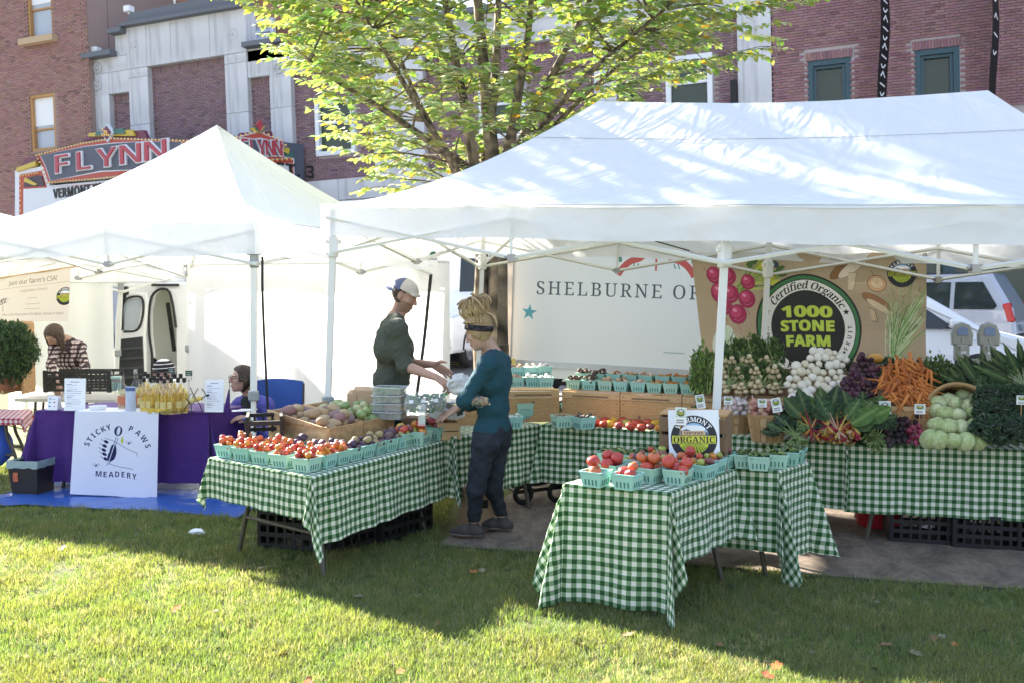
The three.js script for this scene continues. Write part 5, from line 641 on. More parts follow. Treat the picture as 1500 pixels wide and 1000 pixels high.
{ // sloping boards that carry the heaps
  const g = thing('sloped_shelf', 'sloped wooden shelf mostly hidden under turnips, beets and carrots', 'shelf', V(0, 0, 0)); const q = (x, y, d) => P(x, y, d); const a = q(1040, 585, 7.0), b = q(1378, 600, 6.45), c = q(1378, 540, 6.85), d = q(1040, 530, 7.4); for (let i = 0; i < 4; i++) { const t0 = i / 4 + .01, t1 = (i + 1) / 4 - .01; part('board', grid(1, 1, (u, v) => a.clone().lerp(b, u).lerp(d.clone().lerp(c, u), t0 + (t1 - t0) * v).add(V(0, -.03, 0))), M.woodOld, g); }
  const o = G(1245, 622, .704), g2 = thing('wooden_box', 'wooden box whose front shows between chard and carrots', 'box', P(1240, 618, 6.42), T5.ry); const w = .72; part('front_board', box(w, .17, .014, w / 2, .02, 0), M.wood, g2); part('end_board', box(.02, .17, .3, .01, .02, -.16), M.wood, g2); part('end_board', box(.02, .17, .3, w - .01, .02, -.16), M.wood, g2); part('top_rail', box(w, .03, .02, w / 2, .11, .003), M.woodPale, g2);
  const fillG = thing('carrot_tops', 'dark feathery carrot and beet tops behind the heaped roots', 'greens', P(1300, 552, 7.05)); part('fronds', sprigs(900, [.75, .16], .13, .045, cDark).rotateY(T5.ry), vGreen, fillG).userData.kind = 'stuff'; tag(fillG, null, null, null, 'stuff');
  const f2 = thing('carrot_tops', 'green carrot tops spilling right of the carrots over the van bonnet', 'greens', P(1372, 575, 6.75)); part('fronds', sprigs(700, [.12, .14], .26, .035, cLeaf).rotateY(T5.ry), vGreen, f2).userData.kind = 'stuff'; tag(f2, null, null, null, 'stuff');
}
{ // celery root bunches
  const root = lathe([[0, -.055], [.012, -.03], [.02, 0], [.021, .02], [.014, .04], [.006, .046], [0, .047]], 9).rotateX(Math.PI / 2 + .15), mRoot = [[.55, .45, .27], [.48, .38, .22], [.62, .53, .34]].map((c) => std(c, .75));
  const b = new THREE.Group(); b.name = 'root_bunch'; let n = 0; for (const [x, y] of [[-.035, 0], [0, -.005], [.036, .002], [-.018, .034], [.02, .036], [.002, .068], [-.045, .05]]) { const m = part('root', root, mRoot[n++ % 3], b); m.position.set(x, y + .03, .04); m.rotation.set(rr(-.2, .2), rr(-.3, .3), 0); }
  const st = []; for (let i = 0; i < 16; i++) { const a = V(rr(-.04, .04), rr(.02, .08), -.0), e = V(rr(-.11, .11), rr(.12, .24), rr(-.26, -.1)); st.push(taper([a, a.clone().lerp(e, .5).add(V(0, .015, 0)), e], .005, .002, 5, 4)); } part('stems', st, std([.25, .34, .12], .6), b).userData.kind = 'stuff';
  part('leaves', sprigs(210, [.11, .09], .12, .038, cLeaf).translate(0, .10, -.16), vGreen, b).userData.kind = 'stuff';
  const list = []; for (const [y, d, xs] of [[577, 6.82, [1063, 1087, 1111, 1136]], [556, 6.95, [1056, 1083, 1107, 1133]], [541, 7.06, [1072, 1098, 1124]]]) for (const x of xs) list.push([x, y, d]);
  list.forEach(([x, y, d], i) => { const c = b.clone(); c.name = numbered('root_bunch'); const lv = ['bottom', 'middle', 'top'][y > 570 ? 0 : y > 550 ? 1 : 2]; const k = y > 570 ? i : y > 550 ? i - 4 : i - 8; c.position.copy(P(x, y, d)); c.rotation.y = T4.ry + rr(-.3, .3); c.scale.set(rr(.88, 1.1), rr(.8, 1.2), rr(.9, 1.1)); tag(c, `bunch of pale celery roots with leaves, ${ORD[k]} from the white pole in the ${lv} row`, 'vegetable bunch', 'celery root bunches on the wooden boxes'); scene.add(c); });
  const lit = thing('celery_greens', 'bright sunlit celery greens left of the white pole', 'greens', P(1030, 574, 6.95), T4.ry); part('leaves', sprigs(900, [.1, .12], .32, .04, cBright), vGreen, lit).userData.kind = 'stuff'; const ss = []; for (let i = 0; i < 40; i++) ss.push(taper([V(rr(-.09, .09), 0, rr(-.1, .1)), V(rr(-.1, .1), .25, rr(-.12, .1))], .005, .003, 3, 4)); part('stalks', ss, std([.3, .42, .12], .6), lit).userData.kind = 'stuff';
  const lit2 = thing('salad_greens', 'small clump of green leaves between the price card and sign', 'greens', P(1022, 612, 6.55)); part('leaves', sprigs(260, [.09, .07], .07, .035, cLeaf), vGreen, lit2).userData.kind = 'stuff';
}
{ // white turnips, beets
  const mT = [[.72, .68, .55], [.66, .61, .46], [.74, .71, .62]].map((c) => std(c, .45)); const tg = [0, 1].map((i) => { const g = lathe([[0, -.034], [.002, -.03], [.012, -.026], [.026, -.014], [.031, .002], [.027, .018], [.014, .028], [0, .027]], 14); return lumpy(g, .07, 30, i * 5); });
  wallOf([[1146, 566], [1160, 536], [1176, 522], [1200, 506], [1226, 514], [1246, 526], [1240, 548], [1232, 562], [1218, 572], [1200, 572], [1182, 590], [1160, 592]], 11.2, (x, y) => { const m = one('white_turnip', `small round white turnip in the ${zone(x, y, 1146, 1246, 506, 592)} of the heap below the banner`, 'turnip', pick(tg), pick(mT), P(x, y, slopeD(y, 590, 6.5, .0052)), 0, 'white turnips heaped below the banner'); m.rotation.set(rr(.6, 2), rr(0, 6), rr(-.5, .5)); m.scale.setScalar(rr(.72, 1.28)); });
  const mB = [[.075, .025, .045], [.05, .02, .035], [.12, .04, .06], [.045, .016, .028]].map((c) => std(c, .6)); const bg = (() => { const g = lathe([[0, -.055], [.002, -.035], [.008, -.026], [.02, -.014], [.024, 0], [.02, .014], [.008, .022], [.004, .04], [0, .06]], 11); return [lumpy(g, .08, 40, 2), lumpy(g, .08, 40, 8)]; })();
  const beetAt = (label, grp, x, y, d, sc, mats) => { const m = one('beet', label, 'beet', pick(bg), pick(mats), P(x, y, d), 0, grp); m.rotation.set(rr(.9, 2.2), rr(0, 6), rr(-.6, .6)); m.scale.setScalar(sc * rr(.8, 1.2)); };
  wallOf([[1228, 572], [1240, 550], [1252, 532], [1264, 516], [1282, 530], [1292, 552], [1290, 576], [1262, 592], [1240, 584]], 8.6, (x, y) => beetAt(`purple beet in the ${zone(x, y, 1228, 1292, 516, 592)} of the heap beside the carrots`, 'purple beets heaped beside the carrots', x, y, slopeD(y, 590, 6.42, .0052), 1, mB));
  wallOf([[1296, 626], [1308, 612], [1330, 610], [1338, 630], [1332, 650], [1300, 652]], 9, (x, y) => beetAt('almost black beet on the table edge right of the chard', 'black beets on the table edge', x, y, slopeD(y, 650, 6.12, .004), .95, [std([.022, .015, .018], .65), std([.035, .016, .02], .65)]));
  wallOf([[1328, 634], [1338, 618], [1352, 624], [1352, 652], [1330, 654]], 8.5, (x, y) => beetAt('red radish on the table edge left of the cabbages', 'red radishes on the table edge', x, y, slopeD(y, 650, 6.06, .004), .8, [std([.3, .03, .07], .45), std([.22, .025, .06], .5)]));
  wallOf([[1318, 614], [1346, 606], [1350, 624], [1330, 622]], 9, (x, y) => beetAt('dark beet above the red radishes', 'dark beets above the radishes', x, y, slopeD(y, 650, 6.1, .004), .9, mB));
}
{ // carrots
  const cg = [0, 1].map((i) => taper([V(0, .075, 0), V(.003, .03, 0), V(0, -.03, .004), V(.004 * (i ? 1 : -1), -.1, 0)], .013, .003, 8, 8)); const cap = ball(.013, 0, .074, 0, 8, 6); const geos = cg.map((g) => merge([g, cap]));
  const mC = [[.52, .17, .03], [.44, .13, .025], [.58, .21, .045], [.36, .10, .02]].map((c) => std(c, .6));
  wallOf([[1284, 574], [1288, 550], [1300, 532], [1318, 526], [1338, 527], [1352, 536], [1366, 560], [1374, 580], [1352, 594], [1312, 594]], 7.3, (x, y) => { const m = one('carrot', `orange carrot in the ${zone(x, y, 1284, 1374, 526, 594)} of the fanned heap`, 'carrot', pick(geos), pick(mC), P(x, y, slopeD(y, 592, 6.33, .005)), 0, 'carrots in the fanned heap'); const lean = (x - 1328) / 42; m.rotation.set(-.75 + rr(-.6, .6), 0, lean * 1.15 + rr(-.75, .75) + (rnd() < .25 ? rr(-1.2, 1.2) : 0)); m.scale.setScalar(rr(.8, 1.15)); });
  const sq1 = one('yellow_squash', 'orange yellow squash peeking between beets and carrots', 'squash', lumpy(new THREE.SphereGeometry(.045, 14, 10), .1, 30, 3).scale(1.3, .8, 1), prod([.6, .3, .04], .4), P(1283, 524, 6.85));
}
function crinkle(g, L) { const p = g.attributes.position, c = g.attributes.color; for (let i = 0; i < p.count; i++) { const x = p.getX(i), y = p.getY(i), n = noise.noise(x * 70 + L * 9, y * 70, L * 30), rib = Math.exp(-((x / .006) ** 2)); p.setZ(i, p.getZ(i) + .007 * n); const k = .75 + .5 * (n + .5) ; c.setXYZ(i, c.getX(i) * k + rib * .12, c.getY(i) * k + rib * .13, c.getZ(i) * k + rib * .05); } g.computeVertexNormals(); return g; }
function chardBunch(stemCols, leafCols, n, L, W) { const g = new THREE.Group(); g.name = 'chard_bunch'; for (let i = 0; i < n; i++) { const a = (i / (n - 1) - .5) * 2.3, e = rr(-.4, .45); const q = crinkle(leafBlade(L * rr(.7, 1.1), W * rr(.7, 1.1), rr(.05, .45), pick(leafCols).clone().multiplyScalar(rr(.6, 1.5)), .034, 16), rr(0, 1)).translate(0, .1, 0); q.rotateX(-.35 + e); q.rotateZ(-a); part('leaf', q, vGreen, g); const s = taper([V(rr(-.02, .02), -.09, .02), V(0, 0, .015), V(0, .14, 0)], .009, .004, 4, 6); s.rotateX(-.35 + e); s.rotateZ(-a * .8); part('stem', s, std(pick(stemCols), .45), g); } return g; }
{
  const stems = [[.34, .03, .05], [.45, .18, .04], [.5, .36, .1], [.2, .02, .05], [.48, .3, .22]];
  [[1188, 636, 6.2, 'left bunch of dark green chard beside the shallot basket', .1, 0], [1212, 632, 6.15, 'rainbow chard bunch with orange and yellow stems', 0, 1], [1228, 640, 6.1, 'middle rainbow chard bunch with dark red stems', -.1, 1], [1250, 634, 6.12, 'right rainbow chard bunch with yellow and red stems', -.15, 1]].forEach(([x, y, d, l, rz, c]) => { const b = chardBunch(stems, c ? cLeaf.slice(0, 3).concat(cDark) : cDark.concat(cLeaf[2]), 12, .2, .13); b.name = numbered('chard_bunch'); b.position.copy(P(x, y - 8, d)); b.rotation.set(-.25, T5.ry, rz); tag(b, l, 'vegetable bunch', 'chard bunches'); scene.add(b); });
  const stub = [[.6, .45, .1], [.55, .06, .05], [.62, .3, .06], [.4, .03, .06]]; [[1205, 640], [1222, 642], [1240, 640], [1248, 630], [1232, 630], [1246, 644]].forEach(([x, y], i) => { const b = new THREE.Group(); b.name = numbered('stem_bundle'); for (let k = 0; k < 7; k++) part('stem', taper([V(rr(-.03, .03), rr(-.02, .02), .03), V(rr(-.02, .02), rr(-.02, .02), -.1)], .010, .008, 3, 7), std(stub[(k + i) % 4], .45), b); part('tie', new THREE.TorusGeometry(.034, .004, 5, 14).translate(0, 0, -.01), std([.5, .25, .06], .7), b); b.position.copy(P(x, y, 6.1)); b.rotation.set(-.2, T5.ry + rr(-.8, .8), 0); tag(b, `bundle of cut chard stems, ${ORD[i]} at the foot of the rainbow chard`, 'stem bundle', 'chard stem bundles'); scene.add(b); });
  // flat dark leaves between basket and chard, and right of the chard
  [[1166, 640, 'dark green leaf bunch between shallot basket and chard', cDark.concat(cLeaf[0])], [1176, 622, 'dark leafy bunch above the left chard', cDark], [1276, 634, 'broad green leaf bunch right of the rainbow chard', cLeaf], [1268, 615, 'green leaf bunch below the purple beets', cDark.concat(cLeaf)], [1284, 646, 'low dark leaf bunch at the table edge before the black beets', cDark]].forEach(([x, y, l, c]) => { const b = chardBunch([[.2, .28, .1]], c, 13, .14, .10); b.name = numbered('leaf_bunch'); b.position.copy(P(x, y, 6.15 + (650 - y) * .004)); b.rotation.set(-.5, T5.ry + rr(-.4, .4), rr(-.3, .3)); tag(b, l, 'leaf bunch', 'dark leaf bunches on the back table'); scene.add(b); });
}
function bushel(label, px, py, h, r0, r1, H, group) { const o = G(px, py, h), g = thing('bushel_basket', label, 'basket', o, rr(0, 1), group); const n = 18; for (let i = 0; i < n; i++) { const a = i / n * 6.283, s = box(2 * Math.PI * r1 / n * .93, H, .005, 0, H / 2, 0, 0, 0, 0); const p = s.attributes.position; for (let k = 0; k < p.count; k++) if (p.getY(k) < H / 2) p.setX(k, p.getX(k) * r0 / r1); s.rotateX(Math.atan2(r1 - r0, H)); s.translate(0, 0, r0); s.rotateY(a); part('slat', s, i % 3 ? M.basketWood : M.woodPale, g); } for (const [y, hh] of [[H - .012, .026], [H * .52, .018]]) part('hoop', new THREE.CylinderGeometry(r0 + (r1 - r0) * (y + hh / 2) / H + .007, r0 + (r1 - r0) * (y - hh / 2) / H + .007, hh, 32, 1, true).translate(0, y, 0), M.basketWood, g); part('base', cyl(r0, r0, .008, 0, .002, 0, 20), M.woodOld, g); part('handle', new THREE.TorusGeometry(.05, .004, 5, 12, Math.PI).translate(0, H - .01, r1 + .008), M.metal, g); return o; }
{
  const bulb = (c, i) => { const m = shadow(new THREE.Mesh(lumpy(lathe([[0, -.012], [.014, -.011], [.024, 0], [.02, .014], [.006, .026], [.004, .05], [0, .052]], 12), .14, 55, i), std(c, .65))); m.userData.r = .02; return m; };
  const ga = [[.7, .62, .58], [.66, .52, .5], [.74, .68, .62]].map(bulb), sh = [[.5, .24, .18], [.56, .33, .26], [.42, .18, .15], [.6, .42, .34]].map(bulb); ga.forEach((m) => (m.name = 'garlic_bulb')); sh.forEach((m) => (m.name = 'shallot'));
  const o1 = bushel('wooden bushel basket of garlic behind the tall white pole', 1078, 634, .7, .085, .105, .15, 'bushel baskets on the vegetable table'), o2 = bushel('wooden bushel basket of pink shallots beside the dark leaves', 1124, 645, .7, .105, .14, .2, 'bushel baskets on the vegetable table');
  const rd = (o, r) => () => { const a = rr(0, 6.28), q = r * Math.sqrt(rnd()); return [o.x + Math.cos(a) * q, o.z + Math.sin(a) * q]; };
  pile(ga, 42, rd(o1, .085), () => o1.y + .13, 'white garlic bulb heaped in the bushel basket behind the pole', 'garlic bulbs', { spin: 1.4, cat: 'garlic' }); pile(sh, 52, rd(o2, .115), () => o2.y + .175, 'pink brown shallot heaped in the larger bushel basket', 'shallots', { spin: 1.4, cat: 'shallot' });
}
{ // cabbages spilling from a tipped bushel basket
  const o = P(1404, 606, 6.28), g = thing('bushel_basket', 'brown bushel basket lying on its side behind the pale cabbages', 'basket', o, -.38); const R = .215; for (let i = 0; i < 24; i++) { const a = i / 24 * 6.283, s = box(.052, .3, .005, 0, 0, 0).rotateX(-Math.PI / 2).rotateZ(0); s.translate(0, R * .93, -.16); s.rotateZ(a); part('slat', s, i % 3 ? M.woodOld : M.basketWood, g); } part('hoop', new THREE.TorusGeometry(R, .012, 8, 40), M.basketWood, g); part('base', cyl(.19, .19, .01, 0, 0, 0, 28).rotateX(Math.PI / 2).translate(0, 0, -.31), M.woodOld, g); g.rotation.set(-.25, -.38, 0, 'YXZ');
  const cabTint = (g, i) => { const p = g.attributes.position, a = new Float32Array(p.count * 3); for (let k = 0; k < p.count; k++) { const n = noise.noise(p.getX(k) * 45, p.getY(k) * 45, p.getZ(k) * 45 + i), y = p.getY(k) / .06, vein = Math.pow(Math.abs(Math.sin(Math.atan2(p.getZ(k), p.getX(k)) * 7 + n * 1.5 + i)), 12); const q = clamp(.5 + .4 * n - .25 * y + .5 * vein); a[3 * k] = .28 + .34 * q; a[3 * k + 1] = .40 + .24 * q; a[3 * k + 2] = .11 + .28 * q; } g.setAttribute('color', new THREE.BufferAttribute(a, 3)); return g; }, mCab = std([1, 1, 1], .55, { vertexColors: true });
  const cab = (el, i) => { const b = new THREE.Group(); b.name = 'cabbage'; const base = lumpy(new THREE.SphereGeometry(.052, 18, 14), .06, 30, i).scale(1, el, 1); part('head', cabTint(base, i), mCab, b); for (let k = 0; k < 5; k++) { const a = k * 1.26 + i, q = new THREE.SphereGeometry(.0535, 10, 8, a, 1.9, .25, 1.7).scale(1, el, 1); const p = q.attributes.position; for (let j = 0; j < p.count; j++) { const n = noise.noise(p.getX(j) * 60, p.getY(j) * 60, i + k); p.setXYZ(j, p.getX(j) * (1 + .09 * n + .022 * k), p.getY(j) * (1 + .05 * n), p.getZ(j) * (1 + .09 * n + .022 * k)); } q.computeVertexNormals(); part('outer_leaf', cabTint(q, i + k * 3), mCab, b); } return b; };
  const round = [cab(1, 1), cab(1.1, 4), cab(.92, 9), cab(1.18, 12)], tall = [cab(1.35, 2), cab(1.45, 7)];
  [[1412, 580, 0, 6.42], [1390, 587, 0, 6.38], [1376, 590, 0, 6.36], [1426, 585, 0, 6.4], [1435, 592, 0, 6.36], [1400, 591, 0, 6.3], [1418, 595, 0, 6.28], [1385, 605, 0, 6.18], [1404, 608, 0, 6.16], [1373, 601, 0, 6.26], [1427, 606, 1, 6.18], [1372, 621, 0, 6.1], [1390, 624, 0, 6.05], [1410, 625, 0, 6.05], [1426, 624, 0, 6.08], [1362, 643, 1, 6.0], [1376, 644, 1, 5.95], [1396, 645, 1, 5.94], [1415, 647, 1, 5.93], [1432, 646, 1, 5.96]].forEach(([x, y, t, d], i) => { const c = pick(t ? tall : round).clone(); c.name = numbered('cabbage'); c.position.copy(P(x, y, d)); c.rotation.set(rr(.5, 1.2), rr(-.4, .4), t ? rr(-.7, .7) : rr(0, 6)); c.scale.set(rr(.85, 1.12), rr(.85, 1.15), rr(.85, 1.12)); const row = i < 5 ? 'rear row inside the tipped basket' : i < 11 ? 'second row at the tipped basket mouth' : i < 15 ? 'third row below the tipped basket' : 'front row on the table edge'; tag(c, `pale green cabbage in the ${row}, ${ORD[i < 5 ? i : i < 11 ? i - 5 : i < 15 ? i - 11 : i - 15]} of its row`, 'cabbage', 'cabbages from the tipped basket'); scene.add(c); });
}
{ // curly kale and flat kale bunches
  const kale = new THREE.Group(); kale.name = 'kale_bunch'; const gs = []; for (let i = 0; i < 420; i++) { const v = V(rr(-1, 1), rr(-1, 1), rr(-1, 1)).normalize(), q = leafBlade(.035, .04, rr(-.8, .8), pick(cDark).clone().multiplyScalar(rr(.8, 1.8)), .03, 4); q.rotateX(rr(-1.5, 1.5)); q.rotateY(rr(0, 6.28)); q.translate(v.x * .105, v.y * .085 + .03, v.z * .09); gs.push(q); } part('curly_leaves', gs, vGreen, kale).userData.kind = 'stuff'; part('stems', Array.from({ length: 8 }, () => taper([V(rr(-.02, .02), -.05, .05), V(rr(-.05, .05), .03, -.02)], .006, .004, 3, 5)), std([.22, .3, .12], .6), kale);
  [[1448, 636, 5.95], [1476, 640, 5.9], [1504, 640, 5.86], [1455, 612, 6.08], [1482, 615, 6.02], [1508, 615, 6.0], [1452, 592, 6.2], [1478, 594, 6.18], [1500, 592, 6.15], [1530, 620, 5.95]].forEach(([x, y, d], i) => { const c = kale.clone(); c.name = numbered('kale_bunch'); c.position.copy(P(x, y, d)); c.rotation.set(rr(-.3, .3), rr(0, 6), rr(-.3, .3)); tag(c, `dark curly kale bunch, ${ORD[i % 3]} from the cabbages in the ${['lowest', 'middle', 'upper', 'far'][Math.floor(i / 3)]} row at the right end`, 'kale', 'curly kale bunches'); scene.add(c); });
  [[1428, 585, 6.5, 'flat dark kale bunch fanning before the parking meters', -.35], [1446, 580, 6.5, 'dark blue green kale bunch left of the curly kale', .15], [1484, 572, 6.45, 'tall dark kale bunch at the far right edge', -.05], [1502, 566, 6.4, 'tallest dark kale bunch cut by the right edge', .2]].forEach(([x, y, d, l, rz]) => { const b = chardBunch([[.3, .36, .2]], cDark, 14, .24, .075); b.name = numbered('kale_bunch'); b.position.copy(P(x, y, d)); b.rotation.set(.05, T5.ry, rz); tag(b, l, 'kale', 'flat kale bunches'); scene.add(b); });
}
priceCard('price card on a stick left of the white pole above the crate', 1028, 598, 6.35, .062, .1, .18); priceCard('price card clipped on the corner of the organic sign', 997, 622, 5.32, .068, .105, -.02); priceCard('price card standing in the garlic basket', 1067, 592, 6.5, .06, .06, 0); priceCard('left price card in the shallot basket', 1117, 596, 6.3, .06, .06, .02); priceCard('right tilted price card in the shallot basket', 1140, 603, 6.28, .065, .1, .22); priceCard('price card on the box below the beets', 1297, 610, 6.25, .075, .11, .03); priceCard('price card on the box below the carrots', 1348, 606, 6.22, .07, .07, 0); priceCard('price card at the right edge in the kale', 1497, 592, 5.9, .06, .06, 0);
{ const g = thing('price_card', 'yellow and purple card behind the mushroom baskets beside the woman', 'price card', P(750, 531, 7.3), .1); part('card', box(.055, .075, .003), std([.62, .46, .12], .7), g); part('card_band', box(.055, .014, .003, 0, -.03, .002), std([.16, .04, .12], .7), g); }
{ const g = thing('black_tray', 'small black tray corner between the two wooden boxes', 'tray', P(815, 563, 7.25), T4.ry); part('tray_side', extrude([[-.05, .04], [.05, .04], [.04, 0], [.012, -.03], [-.012, -.03], [-.04, 0]], .012), M.black, g); part('tray_rim', box(.11, .01, .03, 0, .045, 0), M.black, g); }

// ---------- printed banner ----------
{
  const tex = canvasTex(2048, 1100, (c, W, H) => { // 345 px wide by 185 px tall in the survey, so 5.94 canvas px each
    const k = 5.94, X = (x) => (x - 1012) * k, Y = (y) => (y - 368) * k; c.fillStyle = '#b9a283'; c.fillRect(0, 0, W, H);
    for (let i = 0; i < 5200; i++) { c.fillStyle = rnd() < .5 ? 'rgba(90,70,45,.07)' : 'rgba(240,225,200,.08)'; const v = rnd() < .5; c.fillRect(rnd() * W, rnd() * H, v ? 2 : rr(20, 90), v ? rr(20, 90) : 2); }
    const blob = (x, y, rx, ry, rot, f, s, lw = 3) => { c.save(); c.translate(X(x), Y(y)); c.rotate(rot); c.beginPath(); c.ellipse(0, 0, rx * k, ry * k, 0, 0, 7); c.fillStyle = f; c.fill(); if (s) { c.strokeStyle = s; c.lineWidth = lw; c.stroke(); } c.restore(); };
    const stroke = (pts, w, col) => { c.strokeStyle = col; c.lineWidth = w; c.lineCap = 'round'; c.beginPath(); c.moveTo(X(pts[0][0]), Y(pts[0][1])); if (pts.length === 3) c.quadraticCurveTo(X(pts[1][0]), Y(pts[1][1]), X(pts[2][0]), Y(pts[2][1])); else c.lineTo(X(pts[1][0]), Y(pts[1][1])); c.stroke(); };
    // beet leaves and beets
    for (let i = 0; i < 46; i++) { const a = rr(-1.25, -.05), l = rr(25, 78), x0 = 1084 + rr(-6, 6), y0 = 424 + rr(-8, 6), x1 = x0 + Math.cos(a) * l, y1 = y0 + Math.sin(a) * l * .85; stroke([[x0, y0], [x0 + (x1 - x0) * .5 + 3, y0 + (y1 - y0) * .5 - 4], [x1, y1]], rr(4, 9), pick(['#a9bf52', '#c5d06a', '#7f9a3e', '#5c7a34'])); if (l > 45) blob(x1, y1, rr(5, 10), rr(3.5, 6), a + rr(-.5, .5), pick(['#c9c23a', '#8fae43', '#4f6b33', '#3f4f5e', '#d6d257'])); }
    for (const [x, y, r] of [[1045, 402, 12], [1066, 404, 13], [1097, 413, 11], [1052, 428, 15], [1068, 430, 13], [1093, 438, 13], [1076, 460, 14], [1056, 448, 12]]) { blob(x, y, r, r * 1.02, 0, '#a82450', '#6e1638', 3); blob(x - r * .2, y - r * .25, r * .62, r * .6, .4, '#c9416c'); blob(x - r * .3, y - r * .42, r * .26, r * .18, .4, '#e690ab'); stroke([[x - r * .4, y + r * .5], [x, y + r * .9], [x + r * .5, y + r * .4]], 3, '#e08aa5'); stroke([[x, y + r], [x - 1, y + r + 5], [x + 3, y + r + 10]], 4, '#8d2246'); }
    stroke([[1038, 398], [1030, 396], [1030, 390]], 4, '#8d2246');
    // pale leaf print lower left
    blob(1048, 500, 16, 26, .5, '#d7dfcc'); for (let i = 0; i < 14; i++) stroke([[1040 + i * 4, 520], [1046 + i * 4, 490], [1050 + i * 4, 474 + i * 3]], 9, pick(['#b9cfa0', '#8fb07c', '#dfe8d4', '#6d8a78']));
    // mushrooms, tomato slice
    const line = '#6d4a30'; blob(1246, 388, 30, 9, -.62, '#8b6238', line, 5); blob(1254, 390, 25, 7.5, -.62, '#e6d4bd', line, 3); c.fillStyle = '#ddc7a8'; c.beginPath(); c.moveTo(X(1248), Y(398)); c.lineTo(X(1260), Y(398)); c.lineTo(X(1255), Y(424)); c.lineTo(X(1247), Y(424)); c.fill(); c.strokeStyle = line; c.lineWidth = 3; c.stroke();
    blob(1288, 414, 13, 12, .2, '#d6a87c', '#7a4a30', 6); blob(1288, 413, 9, 8, .2, '#e3c6a0', '#b98860', 3); for (let i = 0; i < 8; i++) stroke([[1288, 413], [1288 + Math.cos(i * .785) * 8, 413 + Math.sin(i * .785) * 7]], 2, '#b07850'); stroke([[1284, 402], [1282, 398], [1280, 396]], 5, '#7a4a30');
    blob(1288, 442, 24, 8, .55, '#a27448', line, 4); blob(1290, 448, 20, 5, .55, '#ddc4a0', line, 2); c.fillStyle = '#cdb08a'; c.beginPath(); c.moveTo(X(1276), Y(450)); c.lineTo(X(1284), Y(454)); c.lineTo(X(1288), Y(470)); c.lineTo(X(1280), Y(470)); c.fill(); c.strokeStyle = line; c.stroke();
    // fennel
    for (let i = 0; i < 120; i++) { const t = rnd(), x0 = 1300 + rr(-3, 8) + t * 12, y0 = 528, x1 = 1312 + rr(-14, 46), y1 = 430 + rr(-10, 60) + (x1 > 1340 ? 0 : 20); stroke([[x0, y0], [x0 + (x1 - x0) * .3, (y0 + y1) / 2], [x1, y1]], rr(2, 9), pick(['#a9bd7f', '#cbd6a6', '#7f9d55', '#4f7336', '#8aa860', '#e0e6c8'])); }
    for (let i = 0; i < 260; i++) { const x = 1300 + rr(0, 56), y = 395 + rr(0, 70) + Math.max(0, (1335 - x) * .9); stroke([[x, y], [x + rr(-7, 7), y - rr(2, 10)]], 2.2, pick(['#5c8a3a', '#7aa552', '#3f6b2e', '#93b56a'])); }
    // the farm seal
    const cx = X(1184), cy = Y(481), R = 80.5 * k; c.fillStyle = '#222521'; c.beginPath(); c.arc(cx, cy, R, 0, 7); c.fill(); c.fillStyle = '#3f7d4a'; c.beginPath(); c.arc(cx, cy, R * .965, 0, 7); c.fill(); c.fillStyle = '#222521'; c.beginPath(); c.arc(cx, cy, R * .905, 0, 7); c.fill(); c.fillStyle = '#efece2'; c.beginPath(); c.arc(cx, cy, R * .89, 0, 7); c.fill(); c.fillStyle = '#22231f'; c.beginPath(); c.arc(cx, cy, R * .70, 0, 7); c.fill();
    c.textAlign = 'center'; c.textBaseline = 'middle'; const arc = (s, font, r, a0, a1, col, flip) => { c.font = font; c.fillStyle = col; const w = [...s].map((ch) => c.measureText(ch).width), tot = w.reduce((p, q) => p + q, 0); let acc = 0; [...s].forEach((ch, i) => { const a = a0 + (a1 - a0) * (acc + w[i] / 2) / tot; acc += w[i]; c.save(); c.translate(cx + Math.cos(a) * r, cy + Math.sin(a) * r); c.rotate(a + (flip ? -Math.PI / 2 : Math.PI / 2)); c.fillText(ch, 0, 0); c.restore(); }); };
    arc('Certified Organic', `italic bold ${15.5 * k}px serif`, R * .795, Math.PI * 1.19, Math.PI * 1.83, '#1d1f1c'); arc('VEGETABLES', `bold ${8.6 * k}px sans-serif`, R * .795, Math.PI * 1.02, Math.PI * .62, '#1d1f1c', true); arc('FRUIT', `bold ${8.6 * k}px sans-serif`, R * .795, Math.PI * .17, -Math.PI * .03, '#1d1f1c', true);
    for (const x of [1123, 1243]) { c.fillStyle = '#1d1f1c'; c.beginPath(); for (let i = 0; i < 10; i++) { const r = (i % 2 ? 2.2 : 5.2) * k, a = -Math.PI / 2 + i * Math.PI / 5; c.lineTo(X(x) + Math.cos(a) * r, Y(456) + Math.sin(a) * r); } c.fill(); } c.beginPath(); c.arc(X(1238), Y(515), 1.8 * k, 0, 7); c.fill();
    c.fillStyle = '#c7dc4e'; for (const [s, y, sz, w] of [['1000', 456, 22, 78], ['STONE', 477, 21, 84], ['FARM', 499, 21, 72]]) { c.font = `bold ${sz * k}px sans-serif`; c.save(); c.translate(cx, Y(y)); const m = c.measureText(s).width; c.scale(w * k / m, 1); c.fillText(s, 0, 0); c.lineWidth = 8; c.strokeStyle = '#c7dc4e'; c.strokeText(s, 0, 0); c.restore(); }
    organicEmblem(c, X(1323), Y(398), 20 * k); c.strokeStyle = '#222'; c.lineWidth = 8; c.beginPath(); c.arc(X(1323), Y(398), 20 * k, 0, 7); c.stroke(); });
  const tl = P(1012, 368, 9.0), tr = P(1358, 370, 8.23), bl = P(1034, 553, 8.9), brr = P(1356, 553, 8.2);
  const g = thing('vinyl_banner', 'tan printed banner with the round 1000 STONE FARM seal hung across the tent back', 'banner', tl); const L = (p) => p.sub(tl);
